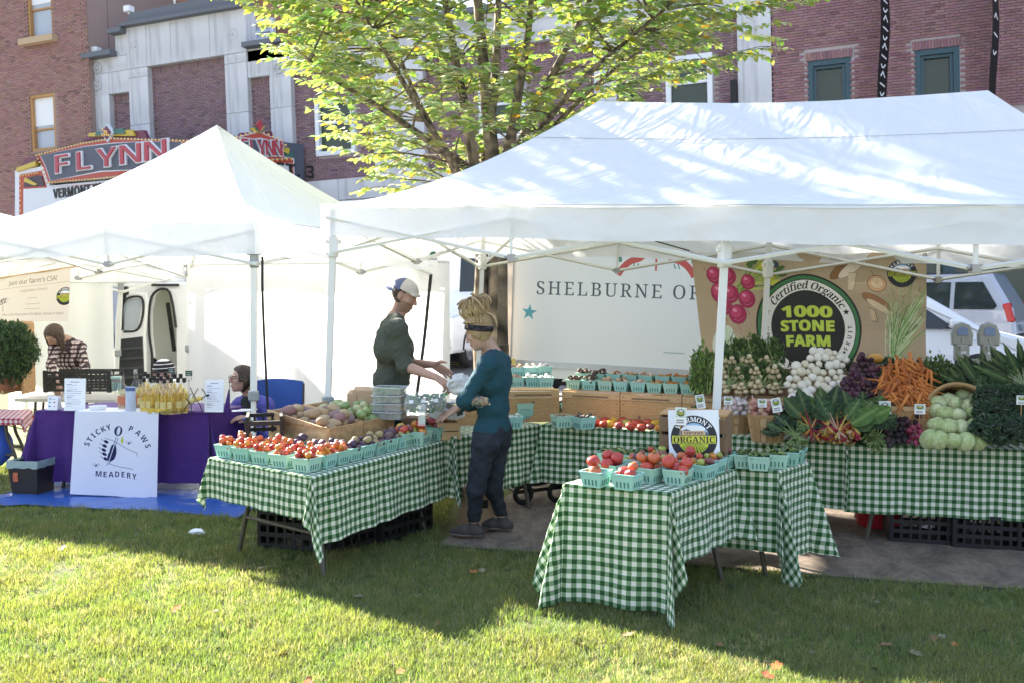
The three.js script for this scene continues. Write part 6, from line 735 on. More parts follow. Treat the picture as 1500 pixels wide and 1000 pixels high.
  part('banner_sheet', grid(50, 30, (u, v) => { const p = tl.clone().lerp(tr, u).lerp(bl.clone().lerp(brr, u), 1 - v); p.z += .02 * Math.sin(u * 9) * (1 - v) + .012 * noise.noise(u * 6, v * 4, 2); p.y += -.012 * Math.sin(u * Math.PI * 4) ** 2 * v; return L(p); }), phy([1, 1, 1], .55, { map: tex, transmission: .12, thickness: 0 }), g);
  for (const p of [tl, tr]) part('eyelet', new THREE.TorusGeometry(.014, .004, 6, 12).translate(...L(p.clone()).add(V(p === tl ? .02 : -.02, -.02, .01)).toArray()), M.metal, g);
  part('cord', bar(V(0, 0, 0), V(-.42, .12, -.02), .006), M.black, g); part('cord', bar(L(tr.clone()), L(tr.clone()).add(V(.1, .1, 0)), .006), M.black, g);
}
let MATEDGE, TARPEDGE;
// ---------- ground cloths and things under the tables ----------
{
  const edge = MATEDGE = [[640, 800], [720, 806], [800, 812], [1000, 828], [1215, 846], [1350, 856], [1500, 866], [1700, 880]].map(([x, y]) => G(x, y, .012)); const curve = new THREE.CatmullRomCurve3(edge);
  struct('ground_cloth', grid(140, 40, (u, v) => { const p = curve.getPoint(u), q = p.clone().add(V(.75, 0, -2.5)).lerp(p, 1 - v); q.y = .016 + .012 * Math.abs(noise.noise(q.x * 3, q.z * 3, 1)) + .012 * Math.max(0, noise.noise(q.x * 7, q.z * 2.5, 5)); return q; }, (u, v) => [u * 6, v * 3]), std([.34, .28, .23], .95, { map: noiseTex(256, (u, v) => { const k = clamp(.72 + .14 * tn(u, v, 5) + .12 * tn(u, v, 20, 3) + .1 * (rnd() - .5) - (rnd() < .004 ? .3 : 0)); return [k, k * .97, k * .93]; }, [1, 1]) }));
  struct('ground_cloth_edge', tube(edge.map((p) => p.clone().setY(.012)), .014, 80, 5), M.black);
  const te = TARPEDGE = [[-60, 742], [0, 741], [60, 744], [150, 748], [230, 750], [290, 757], [345, 760]].map(([x, y]) => G(x, y, .01)), tc = new THREE.CatmullRomCurve3(te);
  struct('blue_tarp', grid(110, 50, (u, v) => { const p = tc.getPoint(u), q = p.clone().add(V(.6, 0, -2.6)).lerp(p, 1 - v); q.y = .014 + .03 * Math.abs(noise.noise(q.x * 2.2, q.z * 2.4, 4)) + .012 * Math.abs(noise.noise(q.x * 8, q.z * 7, 2)); return q; }), phy([.035, .12, .42], .35, { clearcoat: .3 }));
  const crate = (label, px, py, w, hh, d, ry, mat = M.black) => { const o = G(px, py, .02), g = thing('plastic_crate', label, 'crate', o, ry, 'black plastic crates under the tables'); for (const z of [0, -d]) { for (let i = 0; i < 4; i++) part('crate_rail', box(w, hh * .12, .012, w / 2, hh * (.06 + i * .293), z), mat, g); for (let i = 0; i < 9; i++) part('crate_slat', box(w * .035, hh, .01, w * (.02 + i * .12), hh / 2, z - .001), mat, g); } for (const x of [0, w]) part('crate_end', box(.012, hh, d, x, hh / 2, -d / 2), mat, g); part('crate_base', box(w, .01, d, w / 2, .006, -d / 2), mat, g); return g; };
  crate('black plastic crate under the near end of the left table', 378, 800, .55, .26, .36, -.3); crate('black plastic crate under the middle of the left table', 500, 808, .6, .3, .4, .9); crate('black plastic crate under the far half of the left table', 560, 795, .5, .26, .36, .9);
  crate('black plastic crate with a white arrow mark under the right table', 1305, 792, .5, .22, .36, T5.ry); crate('black plastic crate under the right table beyond the marked crate', 1397, 800, .48, .22, .36, T5.ry); crate('black plastic crate at the picture edge under the right table', 1492, 806, .5, .22, .36, T5.ry);
  { const p = G(1345, 786, .02), g = thing('crate_mark', 'white arrow shaped sticker on the black crate under the right table', 'sticker', p.setY(.1).add(V(0, 0, .04)), T5.ry); part('sticker_sheet', extrude([[0, 0], [.07, -.01], [.08, .05], [.03, .05], [.055, .03]], .002), M.white, g); }
  { const p = G(1287, 768, .02), g = thing('red_bucket', 'red plastic tub under the right table behind its leg', 'tub', p); part('tub_wall', new THREE.CylinderGeometry(.2, .15, .22, 24, 1, true).translate(0, .11, 0), std([.42, .02, .035], .4), g); part('tub_rim', new THREE.TorusGeometry(.2, .01, 6, 24).rotateX(Math.PI / 2).translate(0, .22, 0), std([.42, .02, .035], .4), g); part('tub_base', cyl(.15, .15, .006, 0, .01, 0), std([.3, .02, .03], .5), g); }
  for (const [l, x, y] of [['brown cardboard box standing behind the woman legs', 706, 778], ]) { const g = thing('cardboard_box', l, 'box', G(x, y, .02), .35); part('box_side', box(.2, .3, .3, 0, .15, -.15, 0, 0, 0, .004), std([.36, .24, .14], .85), g); part('box_mark', box(.05, .06, .002, .02, .2, .002), M.black, g); part('box_flap', box(.2, .004, .13, 0, .315, -.06, .3), std([.4, .27, .16], .85), g); }
  { const g = thing('hand_cart', 'small dark folded hand cart under the mushroom table', 'hand cart', G(790, 736, .02), .3); part('cart_frame', [bar(V(-.2, .1, 0), V(.2, .12, 0), .015), bar(V(-.2, .1, -.25), V(.2, .12, -.25), .015), bar(V(.2, .12, 0), V(.2, .12, -.25), .015), bar(V(-.2, .1, 0), V(-.2, .1, -.25), .015)], M.black, g); for (const s of [-.15, .15]) part('cart_wheel', new THREE.TorusGeometry(.07, .022, 8, 20).translate(s, .09, .03), M.black, g); part('cart_bag', lumpy(new THREE.SphereGeometry(.16, 14, 10), .2, 9, 2).scale(1.2, .6, .8).translate(0, .22, -.12), std([.03, .03, .035], .9), g); }
  { const p = G(288, 783, .01), g = one('paper_scrap', 'crumpled white paper scrap on the shaded grass left of the table', 'litter', lumpy(new THREE.IcosahedronGeometry(.045, 3), .5, 30, 3).scale(1.2, .5, .8), M.paper, p.setY(.03)); }
}
// ---------- left stall ----------
const T6 = (() => { const fl = G(54, 601, .72), fr = G(306, 603, .72); return new Top(.72, fl, fr, fr.clone().add(V(.32, 0, -.62))); })();
const mPurple = phy([.078, .025, .19], 1, { sheen: .3, sheenRoughness: .5, sheenColor: lin(.2, .1, .4), transmission: .15, thickness: 0 });
cloth('tablecloth', 'plain purple cloth hanging almost to the blue tarp', T6, [.645, .62, .3, .6], mPurple, null, 6.3);
foldingTable('folding table hidden under the purple cloth', T6);
{
  const tex = canvasTex(1024, 1024, (c) => { c.fillStyle = '#e9e9f4'; c.fillRect(0, 0, 1024, 1024); const k = 1024 / 122, X = (x) => (x - 112) * k, Y = (y) => (y - 603) * k; c.fillStyle = '#20244f'; c.strokeStyle = '#20244f'; c.textAlign = 'center'; c.textBaseline = 'middle'; c.lineCap = 'round';
    for (let i = 0; i < 900; i++) { c.fillStyle = 'rgba(60,64,110,.28)'; const a = rr(0, 6.28), r = rr(46, 60); c.fillRect(X(173 + Math.cos(a) * r * 1.1), Y(662 + Math.sin(a) * r * .9), 3, 3); } c.fillStyle = '#20244f';
    const put2 = (s, pts, sz) => { c.font = `bold ${sz * k}px sans-serif`; [...s].forEach((ch, i) => { const [x, y, a] = pts(i); c.save(); c.translate(X(x), Y(y)); c.rotate(a); c.fillText(ch, 0, 0); c.restore(); }); };
    const arcT = (i, n, a0, a1) => { const a = a0 + (a1 - a0) * i / (n - 1); return [176 + Math.cos(a) * 46, 663 + Math.sin(a) * 39, a + Math.PI / 2]; };
    put2('STICKY', (i) => arcT(i, 6, Math.PI * 1.1, Math.PI * 1.40), 11); put2('PAWS', (i) => arcT(i, 4, Math.PI * 1.63, Math.PI * 1.90), 11); put2('MEADERY', (i) => [150 + i * 8.6, 694 + Math.sin(i * 1.3) * .8, 0], 11);
    const el = (x, y, rx, ry, r) => { c.beginPath(); c.ellipse(X(x), Y(y), rx * k, ry * k, r, 0, 7); c.fill(); }; for (const [x, y] of [[159, 647], [157, 653], [156, 659], [157, 665], [159, 672]]) { el(x, y, 3.6, 2.1, .5); c.lineWidth = 5; c.beginPath(); c.moveTo(X(x - 4), Y(y - 1)); c.lineTo(X(x - 7), Y(y - 4)); c.stroke(); } el(169, 662, 5, 12, .1); el(166, 668, 4.5, 8, .2);
    c.lineWidth = 1.5 * k; c.strokeStyle = '#cfd2e6'; c.beginPath(); c.moveTo(X(162), Y(680)); c.lineTo(X(174), Y(640)); c.stroke(); c.strokeStyle = '#20244f'; c.lineWidth = 5; c.beginPath(); c.moveTo(X(161), Y(681)); c.lineTo(X(173), Y(640)); c.moveTo(X(164), Y(680)); c.lineTo(X(176), Y(641)); c.stroke(); c.fillStyle = '#8a8fb2'; el(176, 631, 5.5, 7, .2); c.fillStyle = '#e9e9f4'; el(177, 631, 2.6, 5.6, .1); c.lineWidth = 4; for (let i = 0; i < 6; i++) { c.beginPath(); c.ellipse(X(176), Y(631), (5.6 - i * .5) * k, 7 * k, .2, 0, 7); c.stroke(); } c.fillStyle = '#c3cc52'; el(182, 645, 2, 4, 0); c.beginPath(); c.moveTo(X(182), Y(637)); c.lineTo(X(184), Y(645)); c.lineTo(X(180), Y(645)); c.fill();
    c.strokeStyle = '#20244f'; c.lineWidth = 5; c.beginPath(); c.moveTo(X(157), Y(642)); c.bezierCurveTo(X(175), Y(645), X(185), Y(657), X(204), Y(661)); c.lineTo(X(205), Y(666)); c.moveTo(X(164), Y(678)); c.bezierCurveTo(X(175), Y(684), X(185), Y(682), X(199), Y(685)); c.stroke(); c.fillStyle = '#20244f'; for (const [x, y] of [[192, 648], [146, 682]]) { el(x, y, 1, 2, .3); c.lineWidth = 3; for (const q of [-2.2, 2.2]) { c.beginPath(); c.ellipse(X(x + q), Y(y - 1), 2 * k, 1.4 * k, q, 0, 7); c.stroke(); } } });
  const o = G(112, 602, .74), g = thing('cloth_sign', 'white cloth panel printed STICKY PAWS MEADERY hung over the purple table', 'sign', o); const U = T6.FR.clone().sub(T6.FL).normalize(), w = G(234, 603, .74).distanceTo(o), n = V(0, 1, 0).cross(U).normalize(); if (n.z < 0) n.negate();
  part('printed_panel', grid(30, 34, (u, v) => { const y = -.70 * (1 - v) + .004; return V(0, 0, 0).addScaledVector(U, w * u + .02 * (1 - v) * (u - .3)).addScaledVector(n, .03 + .085 * (1 - v) + .015 * Math.sin(u * 8 + 1) * (1 - v)).setY(y - .04 * u * (1 - v)); }), phy([1, 1, 1], 1, { map: tex, transmission: .15, thickness: 0 }), g);
  part('top_flap', grid(12, 6, (u, v) => V(0, 0, 0).addScaledVector(U, w * u).addScaledVector(n, .03 - .3 * v).setY(.004)), M.white, g);
}
const onT6 = (px, py) => G(px, py, .728);
function sheet(label, px0, px1, pyT, pyB, d0, tone = 1) { const a = onT6(px0, pyB), w = (px1 - px0) / FOC * -a.z, h = (pyB - pyT) / FOC * -a.z; const tex = canvasTex(256, 360, (c) => { c.fillStyle = '#f1f1f6'; c.fillRect(0, 0, 256, 360); c.fillStyle = '#6d6d86'; c.fillRect(70, 34, 110, 7); for (let i = 0; i < 11; i++) { c.fillStyle = 'rgba(90,90,120,.6)'; c.fillRect(30, 70 + i * 24, rr(60, 190), 4); if (i % 3 === 0) c.fillRect(26, 62 + i * 24, 60, 6); } }); const g = thing('menu_sheet', label, 'sign', a, -.05, 'upright sheets on the purple table'); const b = part('acrylic_stand', [box(w, h, .004, w / 2, h / 2, -.01, -.08), box(w, .004, .09, w / 2, .003, -.03)], M.clearPlastic, g); part('paper_sheet', new THREE.PlaneGeometry(w * .96, h * .97).rotateX(-.08).translate(w / 2, h / 2, -.006), std([1, 1, 1], .7, { map: tex, side: THREE.DoubleSide }), g); return g; }
sheet('upright white menu sheet at the left end of the purple table', 93, 126, 553, 601); sheet('upright white menu sheet at the right end of the purple table', 299, 328, 555, 603);
{ const a = onT6(69, 600), g = thing('payment_card', 'small white card with payment symbols at the purple table left end', 'sign', a, -.1); const w = .1, h = .125; const tex = canvasTex(128, 160, (c) => { c.fillStyle = '#ececf2'; c.fillRect(0, 0, 128, 160); for (const [x, y, f] of [[30, 70, '#3b9c96'], [84, 70, '#c24a3c'], [30, 116, '#2f5fae'], [90, 118, '#d9a8b6']]) { c.fillStyle = f; c.beginPath(); c.ellipse(x, y, 14, 9, 0, 0, 7); c.fill(); } c.strokeStyle = '#667'; c.lineWidth = 5; c.strokeRect(22, 22, 18, 18); c.fillStyle = '#99a'; c.fillRect(52, 28, 50, 6); }); part('folded_card', [box(w, h, .002, w / 2, h / 2, 0, -.2), box(w, h, .002, w / 2, h / 2, -.055, .2)], M.paper, g); part('card_print', new THREE.PlaneGeometry(w * .96, h * .96).rotateX(-.2).translate(w / 2, h / 2, .0028), std([1, 1, 1], .6, { map: tex }), g); }
{ // mead bottles
  const prof = [[0, 0], [.034, 0], [.037, .006], [.037, .17], [.034, .19], [.018, .215], [.0135, .235], [.013, .29]], liq = [[0, .004], [.0335, .005], [.0345, .01], [.0345, .168], [.03, .188], [.0165, .21], [.012, .226], [0, .226]];
  const b = new THREE.Group(); b.name = 'mead_bottle'; part('bottle_glass', lathe(prof, 18), M.glass, b); part('mead', lathe(liq, 16), phy([.93, .80, .33], .08, { transmission: .88, thickness: 0 }), b); part('stopper', cyl(.0165, .0165, .042, 0, .275, 0, 12), M.black, b); part('bottle_label', new THREE.CylinderGeometry(.0378, .0378, .06, 18, 1, true, -1.1, 2.2).translate(0, .08, 0), std([.62, .5, .2], .6), b);
  const rows = [[[211, 604], [221, 605], [231, 605], [241, 606], [251, 606], [261, 605], [270, 604]], [[206, 599], [217, 599], [226, 600], [236, 600], [246, 600], [256, 600], [265, 599]], [[213, 594], [232, 595], [243, 595], [254, 595]]];
  rows.forEach((r, j) => r.forEach(([x, y], i) => { const c = b.clone(); c.name = numbered('mead_bottle'); c.position.copy(onT6(x, y)); c.rotation.y = rr(-1, 1); c.scale.setScalar(rr(.96, 1.02)); tag(c, `golden mead bottle with black stopper, ${ORD[i]} from the left in the ${['front', 'middle', 'rear'][j]} row`, 'bottle', 'golden mead bottles on the purple table'); scene.add(c); }));
  const clearB = (label, x, y, s, cap) => { const c = thing('clear_bottle', label, 'bottle', onT6(x, y)); part('bottle_glass', lathe(prof.map(([a, q]) => [a * 1.1, q * s]), 18), M.glass, c); part('bottle_label', new THREE.CylinderGeometry(.0415, .0415, .07, 18, 1, true, -1.2, 2.4).translate(0, .09, 0), std([.5, .16, .08], .6), c); part('liquid', lathe(liq.map(([a, q]) => [a * 1.05, q * s * .6]), 14), phy([.8, .66, .5], .2, { transmission: .75, thickness: 0 }), c); part('stopper', cyl(.016, .016, .035, 0, .28 * s, 0, 12), cap, c); };
  clearB('clear bottle with dark stopper at the left of the mead bottles', 179, 600, 1.12, M.black); clearB('tall clear bottle rising behind the blue pouch', 199, 599, 1.16, M.clearPlastic);
  { const g = thing('mead_pouch', 'blue and silver standing pouch left of the mead bottles', 'pouch', onT6(191, 604), -.1); part('pouch_bag', grid(10, 12, (u, v) => V((u - .5) * .1 * (1 - .1 * v), .23 * v, .035 * Math.sin(Math.PI * u) * (1 - v * v)), null), std([.42, .47, .58], .4, { metalness: .2 }), g); part('pouch_back', grid(6, 6, (u, v) => V((u - .5) * .1 * (1 - .1 * v), .23 * v, -.03 * Math.sin(Math.PI * u) * (1 - v * v))), std([.42, .47, .58], .4), g); part('pouch_band', grid(8, 2, (u, v) => V((u - .5) * .091, .19 + .03 * v, .002 + .036 * Math.sin(Math.PI * u) * (1 - .84 * .84))), std([.07, .12, .3], .5), g); }
  const tilt = thing('bottle_stand', 'thin black wire stand right of the mead bottles', 'wire stand', onT6(284, 606)); part('wire_leg', [tube([V(-.1, 0, .03), V(-.05, .09, 0), V(0, .17, -.02), V(.03, .22, -.02)], .004, 14, 5), tube([V(.09, 0, .03), V(.045, .09, 0), V(0, .16, 0), V(-.03, .23, 0)], .004, 14, 5), tube([V(0, 0, .06), V(-.02, .08, .02), V(-.06, .13, .0)], .004, 10, 5), tube([V(.06, .12, 0), V(.1, .17, 0), V(.07, .22, .01)], .004, 10, 5)], M.black, tilt); part('wire_ring', new THREE.TorusGeometry(.045, .003, 5, 20).rotateY(1.2).translate(-.02, .13, 0), M.black, tilt);
  const c2 = b.clone(); c2.name = numbered('mead_bottle'); c2.position.copy(onT6(273, 606)).add(V(.0, .1, 0)); c2.rotation.set(0, .2, -1.25); c2.scale.setScalar(.62); tag(c2, 'small mead bottle lying tilted in the black wire stand', 'bottle'); scene.add(c2);
  for (const [l, x, y, yb] of [['small green sign on a wire holder right of the bottle stoppers', 277, 546, 600], ['small green sign among the bottle stoppers', 251, 542, 596]]) { const p = onT6(x, yb), h = P(x, y, -p.z).y - p.y; const g = thing('holder_sign', l, 'sign', p, 0, 'small green signs in wire holders'); part('wire_stem', [bar(V(0, 0, 0), V(0, h - .03, 0), .003), new THREE.TorusGeometry(.025, .003, 5, 14).translate(0, h - .045, 0)], M.metal, g); part('holder_base', cyl(.035, .035, .006), M.metal, g); const tex = canvasTex(64, 48, (c) => { c.fillStyle = '#16382b'; c.fillRect(0, 0, 64, 48); c.strokeStyle = '#cfe0d5'; c.lineWidth = 4; for (const yy of [16, 32]) { c.beginPath(); c.moveTo(10, yy); c.lineTo(54, yy); c.stroke(); } }); part('sign_card', box(.06, .046, .003, 0, h, 0), std([1, 1, 1], .6, { map: tex }), g); }
  { const g = thing('serving_bowl', 'white bowl on a purple napkin in front of the menu sheet', 'bowl', onT6(143, 602)); part('bowl', lathe([[0, .002], [.05, .002], [.062, .02], [.075, .05], [.072, .05], [.058, .02], [0, .008]], 24), M.white, g); part('napkin', extrude([[-.12, 0], [.16, 0], [.11, .0], [.14, .06], [-.1, .055]], .003).rotateX(-Math.PI / 2).translate(.02, .001, 0), std([.16, .03, .3], .8), g); }
  { const g = thing('cup_stack', 'loose white papers at the right end of the purple table', 'papers', onT6(352, 602), .1); g.name = 'loose_papers'; part('paper', box(.16, .004, .11, 0, .004, -.03, 0, .2), M.paper, g); part('paper', box(.15, .004, .1, .05, .009, -.05, 0, -.2), M.paper, g); }
  { const g = thing('purple_pennant', 'narrow purple cloth pennant beside the right menu sheet', 'pennant', onT6(330, 603)); part('pennant_cloth', extrude([[-.02, 0], [.035, 0], [.035, .2], [.03, .2]], .004), mPurple, g); part('pennant_stick', bar(V(.036, 0, 0), V(.04, .27, 0), .003), M.black, g); }
}
{ // waste bin
  const o = G(48, 721, .01), g = thing('waste_bin', 'dark brown waste bin with pale green liner beside the purple table', 'bin', o, -.12); const H = .285, tw = .14, bw = .115; const wall = []; for (let k = 0; k < 4; k++) wall.push(grid(2, 2, (u, v) => V((u * 2 - 1) * (bw + (tw - bw) * v), H * v, bw + (tw - bw) * v)).rotateY(k * Math.PI / 2)); wall.push(box(bw * 2, .006, bw * 2, 0, .004, 0)); part('bin_wall', wall, std([.022, .018, .016], .55), g);
  const ln = []; for (let k = 0; k < 4; k++) ln.push(grid(16, 4, (u, v) => V((u * 2 - 1) * (tw + .006), H - .045 + .065 * v + .012 * noise.noise(u * 5, k, 1) * (1 - v), tw + .004 + .008 * noise.noise(u * 9, v * 5, k)).applyAxisAngle(V(0, 1, 0), k * Math.PI / 2))); part('bin_liner', ln, phy([.42, .55, .52], .5, { transmission: .3, thickness: 0 }), g); part('bin_sticker', [box(.045, .05, .002, -.07, H * .62, tw * .955, -.085), box(.045, .03, .002, -.07, H * .48, tw * .934, -.085)], std([.5, .12, .05], .6), g); }
{ // second row: white table with black crate, red gingham table, herb bush, csa banner
  const T7 = (() => { const fl = G(30, 590, .74), fr = G(166, 588, .74); return new Top(.74, P(20, 583, 10.0), P(168, 581, 9.9), P(178, 577, 10.5)); })(); T7.h = T7.FL.y; foldingTable('white folding table under the black crate of the plaid vendor', T7);
  const cr = P(64, 573, 9.95), w = 98 / FOC * 9.95, h = 30 / FOC * 9.95, g = thing('produce_crate', 'black plastic crate on the white table before the plaid vendor', 'crate', cr, .02); const mc = std([.035, .035, .033], .6); for (const z of [0, -.35]) { for (let i = 0; i < 4; i++) part('crate_rail', box(w, h * .13, .014, w / 2, h * (.065 + i * .29), z), mc, g); for (let i = 0; i < 8; i++) part('crate_slat', box(.02, h, .012, .02 + i * (w - .04) / 7, h / 2, z - .001), mc, g); } for (const x of [0, w]) { part('crate_end', box(.014, h * .8, .35, x, h * .4, -.175), mc, g); part('crate_corner', box(.04, h + .02, .04, x + (x ? -.02 : .02), h / 2, .004), mc, g); }
  for (const [l, x] of [['black storage crate under the white folding table, left one', 62], ['black storage crate under the white folding table, right one', 112]]) { const o = P(x, 610, 10.0).setY(rise(9.6)); const g5 = thing('storage_crate', l, 'crate', o, .05, 'black storage crates under the white table'); for (const z of [0, -.38]) { for (let i = 0; i < 4; i++) part('crate_rail', box(.34, .04, .012, .17, .03 + i * .085, z), mc, g5); for (let i = 0; i < 6; i++) part('crate_slat', box(.016, .3, .01, .01 + i * .064, .15, z - .002), mc, g5); } for (const q of [0, .34]) part('crate_end', box(.012, .3, .38, q, .15, -.19), mc, g5); part('crate_base', box(.34, .01, .38, .17, .006, -.19), mc, g5); part('crate_contents', lumpy(new THREE.IcosahedronGeometry(.15, 3), .3, 12, 2).scale(1, .6, 1).translate(.17, .2, -.19), std([.3, .3, .29], .9), g5); }
  { const q = P(170, 572, 9.95), g2 = thing('clear_tub', 'clear tub with teal lid right of the black crate', 'plastic tub', q); part('tub_wall', new THREE.CylinderGeometry(.055, .048, .14, 20, 1, true).translate(0, .07, 0), M.clearPlastic, g2); part('tub_lid', cyl(.058, .058, .02, 0, .14, 0, 20), std([.4, .6, .55], .5), g2); part('tub_contents', cyl(.045, .05, .08, 0, .01, 0, 16), std([.1, .3, .26], .7), g2); }
  const T8 = new Top(.74, P(-70, 612, 8.6), P(30, 609, 8.55), P(44, 588, 9.25)); T8.h = T8.FL.y; T8.BL.y = T8.BR.y = T8.FR.y = T8.h; cloth('tablecloth', 'red and white gingham cloth on the table at the left edge', T8, [.07, .14, .1, .1], mRedCheck, null, 8.3, .05); foldingTable('folding table under the red gingham cloth', T8);
  const bu = P(10, 570, 8.85), hb = thing('herb_bush', 'big round bushy green herb plant on the red gingham table', 'plant', bu); part('plant_pot', [lathe([[0, 0], [.075, 0], [.1, .1], [.105, .1], [.105, .13], [.09, .13], [.09, .02]], 20)], std([.3, .12, .06], .8), hb); part('stems', Array.from({ length: 18 }, () => taper([V(rr(-.04, .04), .1, rr(-.04, .04)), V(rr(-.2, .2), rr(.25, .5), rr(-.2, .2))], .006, .003, 3, 4)), std([.12, .14, .05], .8), hb).userData.kind = 'stuff';
  const gs = []; for (let i = 0; i < 9500; i++) { const v = V(rr(-1, 1), rr(-1, 1), rr(-1, 1)); if (v.lengthSq() > 1) continue; v.normalize().multiplyScalar(.28 * Math.pow(rnd(), .2) * (1 + .16 * noise.noise(v.x * 2.4, v.y * 2.4, v.z * 2.4))); const q = leafBlade(.05, .02, rr(-.4, .4), pick([lin(.06, .12, .02), lin(.09, .16, .03), lin(.045, .09, .02)]).multiplyScalar(rr(.7, 1.4)), 0, 2); q.rotateX(rr(-1.5, 1.5)); q.rotateY(rr(0, 6.28)); q.translate(v.x, .38 + v.y * .98 - Math.max(0, -v.y) * .3, v.z); gs.push(q); } part('foliage', merge(gs), vGreen, hb).userData.kind = 'stuff';
  const wb = (l, px, py, d, w2, h2, ry) => { const g3 = thing('wooden_crate', l, 'crate', P(px, py, d), ry, 'tall wooden crates behind the herb bush'); part('side_board', box(.02, h2, .3, 0, h2 / 2, 0), M.woodPale, g3); part('side_board', box(.02, h2, .3, w2, h2 / 2, 0), M.wood, g3); part('top_board', box(w2, .02, .3, w2 / 2, h2 + .011, 0), M.woodPale, g3); part('shelf_board', box(w2 - .02, .02, .28, w2 / 2, h2 * .5, 0), M.woodPale, g3); part('back_board', box(w2 - .02, h2, .012, w2 / 2, h2 / 2, -.156), M.wood, g3); }; wb('tall wooden crate standing behind the herb bush, right one', 12, 575, 9.4, .2, .72, .1); wb('tall wooden crate standing behind the herb bush, left one', -40, 575, 9.4, .3, .72, .1);
  { const g4 = thing('blue_cloth_bag', 'blue cloth bag hanging at the left edge below the red gingham', 'bag', P(2, 640, 8.7)); part('bag_cloth', lumpy(new THREE.SphereGeometry(.16, 16, 12), .2, 7, 1).scale(.7, 1.2, .5).translate(-.02, -.08, 0), std([.03, .09, .42], .7), g4); part('bag_strap', tube([V(-.06, .06, 0), V(-.02, .2, 0), V(.04, .05, 0)], .008, 10, 5), std([.03, .09, .42], .7), g4); }
  const tl = P(-60, 418, 10.9), tr = P(104, 392, 10.6), bl = P(-60, 472, 10.9), br = P(100, 471, 10.6); const tex = canvasTex(1024, 480, (c) => { const k = 1024 / 164, X = (x) => (x + 60) * k, Y = (y) => (y - 394) * k * .96; c.fillStyle = '#eadfd6'; c.fillRect(0, 0, 1024, 480); c.fillStyle = '#6a5a52'; c.font = `${10.5 * k}px sans-serif`; c.save(); c.translate(X(14), Y(409)); c.rotate(.015); c.fillText("Join our farm's CSA!", 0, 0, 70 * k); c.restore(); c.fillStyle = '#a5958c'; c.fillRect(X(-60), Y(414), 164 * k, 3); c.font = `${5.5 * k}px sans-serif`; c.fillText('vegetable Shares', X(32), Y(423), 38 * k); c.fillStyle = '#b9a99f'; for (const [x, y, w] of [[42, 434, 14], [40, 444, 20], [38, 452, 22]]) c.fillRect(X(x), Y(y), w * k, 5); c.font = `italic ${5 * k}px sans-serif`; c.fillStyle = '#8a7b72'; c.fillText('Plus Local Food and CSA Meat, Cheese & Yogurt', X(4), Y(463), 92 * k); organicEmblem(c, X(97), Y(436), 13 * k); c.strokeStyle = '#7c6f68'; c.lineWidth = 4; c.beginPath(); c.moveTo(X(5), Y(456)); c.lineTo(X(5), Y(442)); c.stroke(); for (let i = 0; i < 40; i++) { const a = rr(0, 6.28), r = rr(2, 9); c.beginPath(); c.arc(X(5 + Math.cos(a) * r), Y(437 + Math.sin(a) * r * .8), 4, 0, 7); c.stroke(); } });
  const gb = thing('cloth_banner', "pale banner lettered Join our farm's CSA at the left", 'banner', tl.clone()); part('banner_cloth', grid(24, 10, (u, v) => { const p = bl.clone().lerp(br, u).lerp(tl.clone().lerp(tr, u), v); p.z += .015 * Math.sin(u * 14); return p.sub(tl); }), phy([1, 1, 1], 1, { map: tex, transmission: .25, thickness: 0 }), gb); part('banner_rod', bar(V(0, .012, 0), tr.clone().sub(tl).add(V(.05, .012, 0)), .01), M.woodPale, gb);
  const sw = thing('tent_sidewall', 'white cloth sidewall behind the plaid vendor', 'tent wall', P(96, 440, 11.75).setY(0)); part('wall_cloth', grid(30, 8, (u, v) => V(u * 1.3 - .78, STREET - .05 + 1.65 * v, -.2 * u + .02 * Math.sin(u * 22))), M.wallcloth, sw); part('wall_hem', bar(V(-.75, STREET + 1.6, 0), V(.75, STREET + 1.6, -.2), .012), M.wallcloth, sw);
}
{ // blue camp chair
  const o = P(404, 640, 8.3).setY(.01), g = thing('camp_chair', 'blue folding camp chair behind the seated woman', 'chair', o, .25); const S = .42, H = .9, mB = phy([.03, .09, .36], .7, { transmission: .2, thickness: 0 }); for (const [a, b2] of [[V(-.24, 0, .22), V(.24, S + .05, -.2)], [V(.24, 0, .22), V(-.24, S + .05, -.2)], [V(-.24, 0, -.25), V(-.26, H, -.3)], [V(.24, 0, -.25), V(.26, H, -.3)], [V(-.24, 0, .22), V(-.26, .62, .2)], [V(.24, 0, .22), V(.26, .62, .2)]]) part('frame_tube', bar(a, b2, .011), M.legs, g); part('seat', grid(8, 8, (u, v) => V((u - .5) * .48, S - .05 * Math.sin(Math.PI * u) * Math.sin(Math.PI * v), .22 - .46 * v)), mB, g); part('backrest', grid(10, 6, (u, v) => V((u - .5) * .52, .62 + .30 * v + .03 * Math.sin(Math.PI * u) * v, -.29 - .05 * Math.sin(Math.PI * u))), mB, g); for (const s of [-1, 1]) part('armrest', box(.06, .015, .48, s * .26, .63, -.04), mB, g); part('lower_back', grid(4, 3, (u, v) => V((u - .5) * .5, .46 + .15 * v, -.28 - .03 * Math.sin(Math.PI * u))), M.wallcloth, g); }
